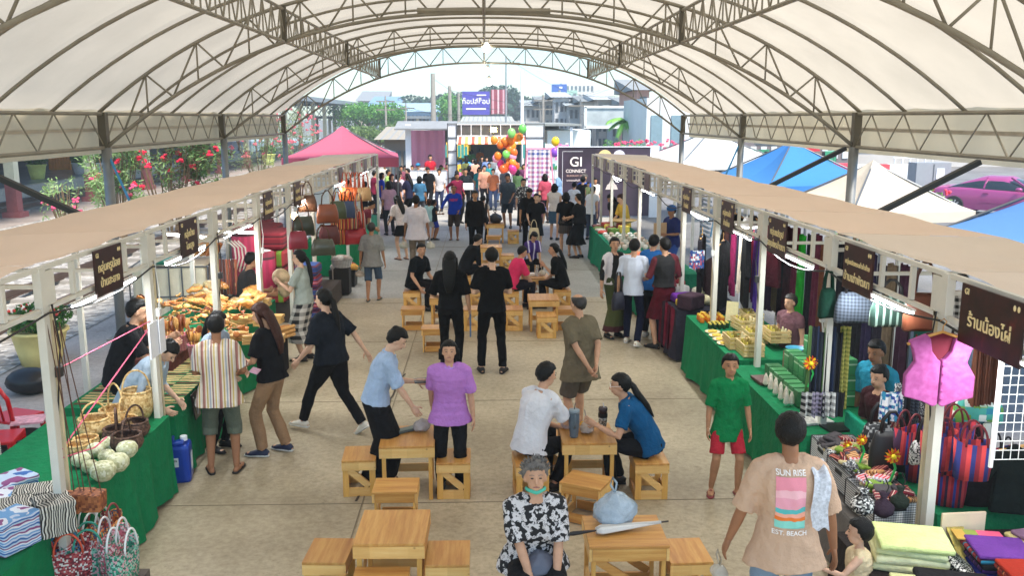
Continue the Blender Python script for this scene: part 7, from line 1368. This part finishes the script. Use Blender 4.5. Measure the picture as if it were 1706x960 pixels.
person('boy in a hot pink shirt seated at the middle table', st(852, 484), 1.58, 68, 24, sit=.36, fat=1.05, skin=0, top=cloth('e03868', .1), sleeve=.9, bot=cloth('1c1c24'), hands=((-.10, .44, .90), (.12, .42, .88)), head=(6, -16), lvl=1)
person('child in a purple jersey seated behind the middle table', st(884, 440), 1.38, 160, 18, sit=.36, skin=0, hair='bob', top=stripes('jersey', ['3c2470', '3c2470', '4a2c88', 'd0c8e0'], .16, 'X'), sleeve=.9, bot=bt, hands=((-.12, .38, .86), (.12, .36, .86)), head=(0, -36), lvl=1, hs=1.1)
person('woman in black seated at the middle table raising a hand to her mouth', st(937, 481), 1.62, -82, 20, sit=.36, fat=1.02, skin=0, hair='pony', top=cloth('121214', .2), sleeve=.9, bot=bt, hands=((-.06, .34, 1.24), (.05, .36, .92)), head=(-6, 2), lvl=1)
person('woman in olive sarong, black top and white sash turning toward the camera', at_foot(1020, 562), 1.60, 150, 0, fat=.95, skin=0, hair='bun', top=stripes('sash', ['101012', 'e0dce0', '101012'], .42, 'X', .1), sleeve=1.4, hem=.92, loose=.8, bot=(lambda t: t.fin(t.ramp(t.axis('Z'), [(.0, C('4a1c24')), (.22, C('4c5428')), (.6, C('3c4620'))], 'CONSTANT'), .85))(NT('mat_sarong')), kind='long_skirt', kh=.12, hands=((-.12, .22, 1.02), (.28, .04, .84)), shoe='141416', head=(25, 6), lvl=2)
p22 = person('boy from behind in white shirt and navy track pants with white shoes', at_foot(1052, 576), 1.64, 22, 4, fat=.9, skin=0, top=plain('ccd4e4', .9, .05), sleeve=.9, hem=.82, bot=cloth('10142c'), shoe='e4e0d0', hands=((-.26, .1, .84), (.14, .28, 1.04)), feet=((-.12, .16, 0, 0), (.12, -.14, .02, 10, 20)), lvl=2)
handbag(tuple(wpos(p22, (-.2, -.14, .88))), .2, .26, plain('1c1e30', .6, .4, 30), blk, 'dark patterned bag on the hip of the boy in the white shirt', R(20), .3)
person('man in a bright blue shirt mostly hidden behind the two women in dark dress', (2.62, 13.9), 1.64, 30, 6, skin=0, top=cloth('2c6cb4'), sleeve=.9, bot=bt, hands=((-.14, .3, 1.1), (.2, .2, 1.0)), shoe='e0e0dc', lvl=1)
person('woman in black top with burgundy sash and burgundy sarong at the cloth stall', at_foot(1104, 580), 1.68, -24, 2, fat=1.0, skin=0, hair='short', top=stripes('redsash', ['101012', '5a1420', '101012'], .44, 'X', .1), sleeve=1.3, hem=.96, bot=cloth('561420', .25), kind='skirt', kh=.46, loose=1.4, hands=((-.18, .28, 1.15), (.2, .2, 1.0)), shoe='141416', feet=((-.14, 0, 0, -20), (.14, 0, 0, 30)), lvl=2)
p25 = person('man in grey shirt and rolled denim shorts walking away with a plastic bag', at_foot(622, 502), 1.50, 3, 0, fat=1.0, skin=1, hair='short', hc='salt', top=cloth('90908c'), sleeve=1.0, hem=.76, loose=1.7, bot=cloth('4c6078'), kind='shorts', kh=.56, shoe='50605c', sandal=True, feet=((-.1, -.08, 0, -6), (.1, .1, 0, 6)), hands=((-.27, .02, .80), (.27, .04, .80)), lvl=1)
sack(tuple(wpos(p25, (-.28, .03, .52))), .09, film('d8c8b4', .3), 'plastic bag hanging from the hand of the man in grey')
person('woman with very long hair in pale tee and black skirt leaning left', at_foot(672, 433), 1.62, -35, 24, skin=3, hair='long', top=plain('d8ccc8', .9, .15, 20), sleeve=.8, hem=.88, bot=bt, kind='skirt', kh=.62, hands=((-.2, .36, .94), (.2, .30, .9)), shoe='5a3030', sandal=True, head=(0, -30), lvl=1)
p27 = person('man from behind in a white shirt and tan trousers holding white bags', at_foot(695, 452), 1.72, 4, 0, fat=1.08, skin=2, top=cloth('d8d0d4', .04), sleeve=1.0, hem=.72, loose=1.6, bot=cloth('8a7a68'), hands=((-.28, .1, .84), (.28, .06, .82)), lvl=1)
for sg in (-1, 1): sack(tuple(wpos(p27, (sg * .3, .06, .50))), .12, film('e0dcc8', .25), ('left' if sg < 0 else 'right') + ' white plastic bag of the man in the white shirt')
person('small child in a pale blue top beside the man in white', at_foot(716, 400), 1.15, 20, 0, skin=0, hair='bob', hc='brown', top=cloth('a8ccd0'), bot=cloth('c8c0b8'), kind='shorts', hs=1.2, lvl=1)
person('small child in black top and blue shorts beside the blue sweater man', at_foot(724, 400), 1.12, 60, 0, skin=2, top=cloth('20242c'), bot=cloth('2c3c9c'), kind='shorts', hs=1.2, hands=((-.2, .1, .8), (.34, .2, 1.15)), lvl=1)
person('man in royal blue sweater with red lettering and knee length brown shorts facing the camera', at_foot(757, 400), 1.56, 182, 0, fat=1.0, skin=2, hair='bald', hc='black', top=cloth('203ca0'), sleeve=1.9, hem=.80, loose=1.3, bot=cloth('3a302c'), kind='shorts', kh=.54, hands=((-.16, .16, .92), (.40, .16, .96)), shoe='5a4a40', sandal=True, lvl=1)
person('man in a maroon long sleeved shirt standing behind the man in the blue sweater', at_foot(762, 372), 1.66, 150, 0, skin=2, top=cloth('6a1c38'), sleeve=1.9, bot=bt, hands=((-.3, -.06, 1.0), (.3, -.06, 1.0)), lvl=1)
person('man in black suit like shirt and black trousers facing the camera', at_foot(792, 428), 1.66, 170, 0, skin=1, top=cloth('161416', .2), sleeve=1.9, hem=.78, bot=cloth('121214', .2), hands=((-.26, .04, .80), (.25, .05, .80)), lvl=1, shoe='141416')
person('child in a beige top with dark bag beside the man in black', at_foot(805, 405), 1.3, 20, 0, skin=0, top=stripes('beigekid', ['c8b8a8', '1c1a1c', 'c8b8a8'], .3, 'X'), bot=bt, hs=1.15, lvl=1)
p33 = person('man in a black print tee carrying a long white box', at_foot(776, 355), 1.62, 178, 0, skin=1, top=cloth('1e2428', .3), sleeve=.9, bot=cloth('2c2a2c'), hands=((-.2, .3, 1.05), (.2, .3, 1.05)), lvl=1)
tag(MB().box((0, 0, 0), (.55, .3, .22)).build('box', plain('e8ecec', .6, .03), None, tuple(wpos(p33, (0, .40, 1.05)))), 'white box carried by the man in the black print tee', 'box')
person('young man in a black polo looking down near the left pavilion', at_foot(716, 352), 1.66, 200, 8, skin=0, top=bt, sleeve=.8, bot=bt, head=(0, -30), lvl=1)
person('woman in dark top with long hair reaching toward the left stalls', at_foot(684, 368), 1.6, -60, 10, fat=1.15, hair='long', top=cloth('20243c'), sleeve=.9, bot=bt, hands=((-.2, .4, 1.0), (.2, .3, .95)), lvl=1)
person('person in a pink top reaching right beside the pink pavilion', at_foot(683, 352), 1.6, -100, 6, skin=3, top=cloth('c89098'), bot=cloth('3c4a6c'), hands=((-.2, .4, 1.1), (.2, .4, 1.1)), lvl=0)
person('man in a bright blue cap and grey jacket near the white barrier', at_foot(698, 342), 1.66, 190, 0, skin=0, hair='short', top=cloth('707888'), sleeve=1.8, bot=cloth('3c4658'), lvl=1)
i_ = bpy.data.objects; c_ = [x for x in i_ if 'bright blue cap and grey' in x.get('label', '')][0]; MB().ell(INFO[c_.name]['HC'] + Vector((0, 0, .06)), (.1, .12, .08), 12, 8).box(INFO[c_.name]['HC'] + Vector((0, .13, .05)), (.14, .1, .015)).build('cap', plain('1c80b0', .7), c_, smooth=True)
p37 = person('man in a dark grey shirt and shorts standing sideways right of the aisle', at_foot(846, 380), 1.70, -165, 0, fat=1.1, skin=2, top=cloth('3c444c', .2), sleeve=.9, hem=.76, loose=1.4, bot=cloth('30343a'), kind='shorts', kh=.5, hands=((-.16, .22, .92), (.22, .06, .84)), lvl=1)
person('woman in a black blouse with white pattern and dark sarong', at_foot(872, 386), 1.62, 178, 0, fat=1.1, top=weave('bwblouse', ['18181a', 'd8d8d4', '18181a', '505050'], .03), sleeve=1.0, bot=cloth('1e1a1e'), kind='long_skirt', kh=.2, hair='bun', lvl=1)
person('man in black looking down behind the woman with the cream tote', at_foot(880, 418), 1.66, 170, 6, skin=1, top=bt, sleeve=.9, bot=bt, head=(0, -30), lvl=1)
p39 = person('woman in a black dress carrying a cream tote bag in the aisle', at_foot(893, 420), 1.52, 175, 2, skin=3, hair='bun', top=bt, sleeve=.9, bot=bt, kind='skirt', kh=.5, hands=((-.2, .16, .95), (.24, .14, .92)), shoe='2a2426', lvl=1)
handbag(tuple(wpos(p39, (.1, .26, .74))), .28, .30, cloth('d8c8a4'), cloth('d8c8a4'), 'cream canvas tote carried by the woman in the black dress', 0, .2)
person('child in a dusty pink top behind the woman with the cream tote', at_foot(898, 395), 1.2, 190, 0, skin=3, top=cloth('b8808c'), bot=cloth('8c8084'), hs=1.2, lvl=0)
person('woman in a white sleeveless blouse and steel blue skirt in the aisle', at_foot(923, 400), 1.6, 20, 0, skin=0, hair='bob', top=cloth('dcd4d0', .05), sleeve=0, hem=.88, bot=cloth('46627a'), kind='skirt', kh=.5, lvl=1)
person('woman from behind in a black tee and grey brown checked shorts', at_foot(942, 426), 1.6, 2, 0, skin=0, hair='bob', top=bt, sleeve=.8, hem=.82, bot=stripes('brskirt', ['4a4240', '5a5250', '3c3634'], .05, 'X'), kind='skirt', kh=.6, lvl=1, shoe='8a6a50', sandal=True)
person('woman in a long flared black dress facing left in the aisle', at_foot(964, 430), 1.6, -60, 2, skin=0, hair='bun', top=bt, sleeve=.8, hem=.92, bot=bt, kind='skirt', kh=.36, loose=3.2, hands=((-.12, .34, 1.05), (.14, .34, 1.02)), shoe='141416', lvl=1)
person('woman in black carrying a baby in pale green before the event banner', at_foot(970, 380), 1.62, 30, 0, skin=3, hair='bun', top=bt, sleeve=.8, bot=bt, hands=((-.1, .34, 1.2), (.16, .36, 1.1)), lvl=1)
person('baby in pale green held by the woman in black', (3.05, 26.6, 1.15), .62, 180, 0, skin=3, top=cloth('b8c890'), bot=cloth('b8c890'), hs=1.6, lvl=0, sit=.05, shoe=None)
person('boy in a white shirt with a dark bag behind the woman in the black dress', at_foot(955, 385), 1.5, 30, 4, skin=0, top=cloth('d0d4dc'), bot=cloth('2c3040'), lvl=0); person('person in a white shirt bending at the right green table', at_foot(982, 400), 1.55, 40, 20, skin=0, top=cloth('d8dce0'), bot=cloth('3c4458'), lvl=0)
person('person in a bright blue top beside the end of the right stalls', (3.15, 28.5), 1.68, 185, 0, skin=0, hair='short', hc='grey', top=cloth('2a62c8'), sleeve=1.8, hem=.6, bot=cloth('2c4c9c'), lvl=0)
# ---- distant aisle
far = [(778, 318, 'cyan blue shirt', '3a9cc8', '4a4a50', 0), (789, 322, 'light blue blouse and blue skirt', '8ca8d8', '3c58b0', 1), (803, 316, 'black shirt and trousers', '20222a', '1c1e28', 0), (811, 318, 'denim shirt and wide jeans', '7088b8', '5878a8', 0), (824, 320, 'hot pink top with white sleeves', 'd83c68', 'c8b8a8', 0), (835, 325, 'white shirt and dark skirt', 'dcdce4', '3c4048', 1), (768, 300, 'yellow shirt', 'd8c048', '5a5450', 0), (786, 296, 'green shirt', '5c9a5c', '3a3c44', 0), (800, 292, 'orange vest', 'd87838', '3c3c44', 0), (816, 290, 'blue cap and white tee', 'c8ccd8', '38486c', 0), (829, 288, 'navy tee', '2c3858', '2a2c34', 0), (775, 284, 'red tee', 'b83c40', '3c3434', 0), (843, 300, 'lilac top', 'a890c8', '5a5468', 0)]
for px, py, d_, a, b_, sk_ in far: person('distant shopper in %s on the path beyond the gate' % d_, at_foot(px, py), 1.6, random.choice((0, 10, -15, 175)), 0, skin=random.randrange(4), hair=random.choice(('short', 'bob', 'bun')), top=cloth(a), sleeve=.9, bot=cloth(b_), kind='long_skirt' if sk_ else 'trousers', kh=.3 if sk_ else None, lvl=0)
for k in range(14):   # gateway visitors
    c1, c2 = [('black', '1c1c20'), ('teal', '2c8c90'), ('white', 'd8d8dc'), ('olive', '6c7040'), ('peach', 'd8a088'), ('grey', '808488'), ('plum', '6a3a5c')][k % 7]; n2, b2 = [('jeans', '4c6488'), ('dark trousers', '24242a')][k // 7]
    person('far visitor with %s top and %s near the gate' % (c1, n2), (-1.05 + (k * .83) % 2.7, 34 + (k * 1.7) % 9), 1.5 + .03 * (k % 6), (0, 170, 20, 190, -30)[k % 5], 0, skin=k % 4, hair=('short', 'bob', 'bun')[k % 3], top=cloth(c2), sleeve=.9, bot=cloth(b2), lvl=0)
for k, (px, py, c1, n1, c2, n2) in enumerate(((668, 352, '8c3a4c', 'raspberry tee', '3c4458', 'slate trousers'), (676, 338, 'd8c8b0', 'cream shirt', '2c2c30', 'black trousers'), (700, 372, '3c6a8c', 'teal blue shirt', '4a4a50', 'grey trousers'), (733, 352, 'c8c8cc', 'silver grey tee', '2c3450', 'navy trousers'), (664, 372, '2c2c34', 'charcoal shirt', '6a5a48', 'brown trousers'), (908, 372, 'a8485c', 'rose shirt', '2c2c34', 'dark trousers'), (932, 362, '7a9ac0', 'sky blue shirt', '3c3c44', 'dark grey trousers'), (990, 372, 'e0dcd4', 'ivory blouse', '3c3040', 'plum trousers'), (862, 350, '4c6a48', 'moss green tee', '2a2c34', 'ink trousers'), (822, 350, 'c87850', 'terracotta tee', '4c5c7c', 'jeans'), (975, 352, '38404c', 'graphite shirt', '8c7c60', 'khaki trousers'), (650, 392, 'b08ca0', 'mauve tee', '2c2c30', 'black leggings'))):   # more aisle visitors
    person('aisle visitor in %s and %s' % (n1, n2), at_foot(px, py), 1.5 + .025 * (k % 7), (-60, 170, 10, 190, 60, -20)[k % 6], 3, skin=(k * 3) % 4, hair=('short', 'bun', 'bob')[k % 3], top=cloth(c1), sleeve=.9, bot=cloth(c2), lvl=0)
person('person in a red shirt and pale trousers standing against the pink curtain', (-2.15, 35.9, .35), 1.66, 160, 0, skin=0, top=cloth('b82838'), bot=cloth('98a8b8'), lvl=0)
for k, (x, y, a, b_, lb) in enumerate(((-2.9, 36.2, 'c84858', '3c4458', 'coral shirt left of the white booth post'), (-3.3, 35.9, '7a4858', '3c3a44', 'mauve top at the far left of the gate'), (-1.75, 36.4, 'b0b8c8', '3a3c50', 'grey blue tee between the booth and the gate'), (-1.55, 37.5, 'd86858', '2c2c30', 'salmon tee beside the gate tower'))): person('distant visitor in ' + lb, (x, y), 1.58, 170, 0, skin=k % 4, top=cloth(a), bot=cloth(b_), lvl=0)
# ---- vendors left
p46 = person('woman vendor in a patterned black top with pale apron straps behind the wrapped packs', at_head(403, 424, 1.58), 1.60, 62, 12, fat=1.1, skin=1, hair='bun', top=plain('1c1a1a', .9, .4, 25), sleeve=.8, bot=cloth('2c4a3c'), hands=((-.1, .38, 1.08), (.14, .36, 1.06)), head=(0, -14), lvl=2)
person('woman in a pale grey blouse with a ponytail holding carved wood at the left stall', at_head(503, 418, 1.60), 1.60, -80, 4, fat=1.05, skin=3, hair='pony', top=cloth('9ca49c'), sleeve=.7, hem=.9, bot=check('bwskirt', '1c1c1e', 'c8c4bc', .06), kind='long_skirt', kh=.3, hands=((-.1, .34, 1.22), (.12, .34, 1.18)), lvl=2)
tag(MB().ell((0, 0, 0), (.13, .1, .13)).ell((.04, 0, -.18), (.1, .08, .12)).build('carving', plain('d0b48c', .7, .3, 14, .6, 30), None, tuple(D(468, 462, 12.9)), smooth=True), 'pale carved wooden figure held by the woman in grey', 'carving')
person('girl with a headband and pale blue shirt between the striped shirt man and the utensils', at_head(350, 518, 1.50), 1.50, 110, 6, fat=.9, skin=3, hair='pony', top=cloth('9cacc0'), sleeve=1.2, bot=bt, hands=((-.14, .3, .98), (.14, .3, .98)), head=(0, -20), lvl=2)
person('vendor in maroon bending behind the big red leather tote', at_head(600, 346, 1.35), 1.58, 70, 30, skin=1, top=cloth('7a2c38'), bot=bt, lvl=1, head=(0, -30), hands=((-.1, .38, .9), (.14, .36, .9))); person('woman vendor in black behind the orange cloth bags', at_head(580, 300, 1.6), 1.6, 80, 0, skin=0, hair='bun', top=bt, bot=bt, lvl=0); person('dark clothed visitor standing behind the tan cloth bags', at_head(607, 306, 1.55), 1.6, 20, 4, top=bt, bot=bt, lvl=0)
for k, (px, py, a, b_, lb) in enumerate(((622, 285, '7a2440', '2c2c34', 'maroon top under the pink pavilion'), (634, 288, '2c48b8', '2c2c34', 'royal blue top under the pink pavilion'), (645, 283, '8cb060', '38383c', 'lime top under the pink pavilion'), (651, 290, '24242c', '1c1c20', 'black top with brown hair under the pink pavilion'), (664, 288, 'b8b4c0', '3a3c44', 'grey top under the pink pavilion'), (640, 272, 'd8d4c8', '58503c', 'cream top at the back of the pink pavilion'))): person('visitor in ' + lb, at_head(px, py, 1.58), 1.58, 60 + 20 * k, 4, skin=k % 4, hair=('short', 'bob', 'short', 'bob', 'bun', 'short')[k], hc='brown' if k == 3 else 'black', top=cloth(a), bot=cloth(b_), lvl=0)
# ---- vendors right
person('woman in a mustard yellow shirt and apron bending over the far right table', at_head(1043, 328, 1.52), 1.60, -110, 14, skin=3, hair='bun', hc='brown', top=cloth('d8b040'), sleeve=.9, bot=cloth('c8a050'), hands=((-.14, .36, .95), (.14, .36, .95)), head=(0, -20), lvl=1); person('woman with long black hair bending beside the mustard shirt vendor', at_head(1030, 330, 1.42), 1.58, -120, 26, hair='long', top=bt, bot=bt, lvl=1, head=(0, -30))
p48 = person('man in a blue cap and navy shirt holding a sheet of cardboard', at_head(1122, 346, 1.60), 1.64, -120, 4, fat=1.1, skin=2, top=cloth('20285c'), sleeve=.9, bot=cloth('2c4a8c'), hands=((-.14, .3, 1.1), (.14, .3, 1.1)), lvl=1)
MB().ell(INFO[p48.name]['HC'] + Vector((0, 0, .06)), (.1, .12, .08), 12, 8).build('cap', plain('1c5c9c', .7), p48, smooth=True); tag(MB().box((0, 0, 0), (.3, .02, .28)).build('cardboard', plain('b8946c', .8), None, tuple(wpos(p48, (0, .36, 1.2))), rz=R(20)), 'sheet of cardboard held by the blue capped man', 'cardboard')
person('old vendor peering over the stepped green cartons', at_head(1322, 504, 1.30), 1.40, -120, 6, skin=0, hair='short', hc='salt', top=cloth('6a4a50'), bot=bt, lvl=2)
person('woman vendor with black hair sitting behind the plaid bags, looking left', at_head(1478, 600, 1.34), 1.50, -110, 8, sit=.5, fat=1.0, skin=0, hair='bun', top=cloth('3c1c20'), sleeve=1.0, bot=bt, lvl=2, head=(-10, -6)); person('man vendor in a turquoise shirt right behind the seated woman vendor', at_head(1470, 572, 1.40), 1.58, -120, 8, sit=.6, skin=2, hair='short', top=cloth('2a8ca8'), sleeve=.9, bot=bt, lvl=2, head=(-10, -6))
# ---- platform and road people
for k, (x, y, s_, a, lb) in enumerate(((-29.5, 46, .5, '1c1c20', 'black sitting at the far left of the station platform'), (-28.6, 47, .5, '8c5a5c', 'dusty rose sitting near the left platform edge'), (-24, 70, None, '2c3040', 'dark shirt standing on the station platform'), (-22.5, 84, None, 'd0d4d8', 'white shirt standing far along the station platform'), (-13.4, 47, None, 'd8d8e0', 'white tee beside the railway near the oleanders'))): person('person in ' + lb, (x, y, .52 if x < -20 else .02), 1.62, 90, 8 if s_ else 0, sit=s_, skin=1, top=cloth(a), bot=cloth('2c2c34'), lvl=0)
for k, (px, a, lb) in enumerate(((1330, 'e05a8c', 'bright pink top standing at the far right shops'), (1225, '7a3c3c', 'brick top walking by the far right shops'), (1262, 'c86a38', 'rust top walking by the far right shops'), (1272, '3c3c48', 'charcoal top near the far right shops'), (1345, '2a2a30', 'black top beside the pink one at the far right shops'))): p = D(px, 250, 40); person('passer by in ' + lb, (p.x, 40), 1.6, 60 * k, 0, skin=k % 4, top=cloth(a), bot=cloth('3a3a44'), lvl=0)
# ---- bake remeshes
bpy.context.view_layer.update(); dg = bpy.context.evaluated_depsgraph_get()
baked = {}
for o, w_ in REMESH:
    if isinstance(w_, tuple): continue
    baked[o.name] = (o, bpy.data.meshes.new_from_object(o.evaluated_get(dg)), w_)
joins = {o.name: w_[1] for o, w_ in REMESH if isinstance(w_, tuple)}
import numpy as np
for nm, (o, me, w_) in baked.items():
    mats = [m for m in o.data.materials]; o.modifiers.clear(); n = len(me.vertices)
    if w_ and n:
        co = np.empty(n * 3, 'f'); me.vertices.foreach_get('co', co); co = co.reshape(-1, 3); no = np.empty(n * 3, 'f'); me.vertex_normals.foreach_get('vector', no); no = no.reshape(-1, 3); sd = n % 97; r_ = np.zeros(n, 'f'); rs = np.random.RandomState(sd)
        for f_, a_ in ((9, 1), (9, 1), (16, .8), (16, .8), (28, .5), (28, .5), (44, .3)):
            d_ = rs.normal(size=3); d_[2] *= .55; d_ *= f_ / np.linalg.norm(d_); w2 = rs.normal(size=3) * f_ * .4; r_ += a_ * (1 - 2 * np.abs(np.sin(co @ d_ + 1.5 * np.sin(co @ w2 + sd) + rs.uniform(0, 6)))) ** 1
        co += no * (w_ * .42 * r_)[:, None]; me.vertices.foreach_set('co', co.ravel())
    if nm in joins:
        mb = joins[nm]; vs = np.empty(n * 3, 'f'); me.vertices.foreach_get('co', vs); fs = [tuple(f.vertices) for f in me.polygons]; m2 = bpy.data.meshes.new('body'); m2.from_pydata(vs.reshape(-1, 3).tolist() + [tuple(v) for v in mb.v], [], fs + [tuple(i + n for i in f) for f in mb.f]); me = m2
    me.materials.clear()
    for m in mats: me.materials.append(m)
    me.polygons.foreach_set('use_smooth', [True] * len(me.polygons)); me.update(); o.data = me
# prints that lie on the shirts
from mathutils.bvhtree import BVHTree
def project(rt, o, dirv, off=.004):
    sh_ = [c for c in rt.children if c.name.startswith('shirt')][0]; me = sh_.data; tr = BVHTree.FromPolygons([v.co.copy() for v in me.vertices], [tuple(p.vertices) for p in me.polygons]); d = Vector(dirv).normalized()
    for v in o.data.vertices:
        p = v.co.copy(); h = tr.ray_cast(p - d * .6, d)
        if h[0] is not None: v.co = h[0] - d * off
def decal(rt, c, w_, h, mat, dirv, name='print'):
    o = MB().sheet(lambda u, v: (c[0] - w_ / 2 + w_ * u, c[1], c[2] - h / 2 + h * v), 24, 32).build(name, mat, rt, smooth=True); project(rt, o, dirv); return o
def decal_text(rt, tx, size, mat, c, dirv, flip=False):
    cu = bpy.data.curves.new('t', 'FONT'); cu.body = tx; cu.size = size; cu.align_x = 'CENTER'; cu.offset = size * .02; tmp = bpy.data.objects.new('t', cu); COL.objects.link(tmp); bpy.context.view_layer.update()
    me = bpy.data.meshes.new_from_object(tmp.evaluated_get(bpy.context.evaluated_depsgraph_get())); bpy.data.objects.remove(tmp); s_ = -1 if flip else 1
    for v in me.vertices: v.co = Vector((c[0] + v.co.x * s_, c[1], c[2] + v.co.y))
    me.materials.clear(); me.materials.append(mat); o = bpy.data.objects.new('print_lettering', me); COL.objects.link(o); o.parent = rt; project(rt, o, dirv, .006)
i_ = INFO[p12.name]; P0_, P1_, P2_, P3_, P4_ = i_['P']; wt = plain('f0ece8', .8)
decal(p12, (-.02, 0, P2_.z - .04), .17, .30, pr, (0, 1, 0)); decal_text(p12, 'SUN RISE', .042, wt, (-.02, 0, P2_.z + .12), (0, 1, 0)); decal_text(p12, 'EST. BEACH', .038, wt, (-.02, 0, P2_.z - .23), (0, 1, 0))
o_ = [x for x in bpy.data.objects if x.name.startswith('person') and 'royal blue' in x.get('label', '')][0]; decal_text(o_, 'NEW', .11, plain('d83c50', .8), (0, 0, 1.22), (0, -1, 0), True)
# lettering as meshes
bpy.context.view_layer.update(); dg = bpy.context.evaluated_depsgraph_get()
for o in TEXTS:
    me = bpy.data.meshes.new_from_object(o.evaluated_get(dg)); me.materials.clear(); me.materials.append(o.data.materials[0]); n = bpy.data.objects.new('lettering', me); COL.objects.link(n); n.parent = o.parent; n.location = o.location; n.rotation_euler = o.rotation_euler; n.scale = o.scale; bpy.data.objects.remove(o)
for o in bpy.data.objects:
    l_ = o.get('label')
    if l_ and len(l_.split()) > 16: print('LONG', l_)
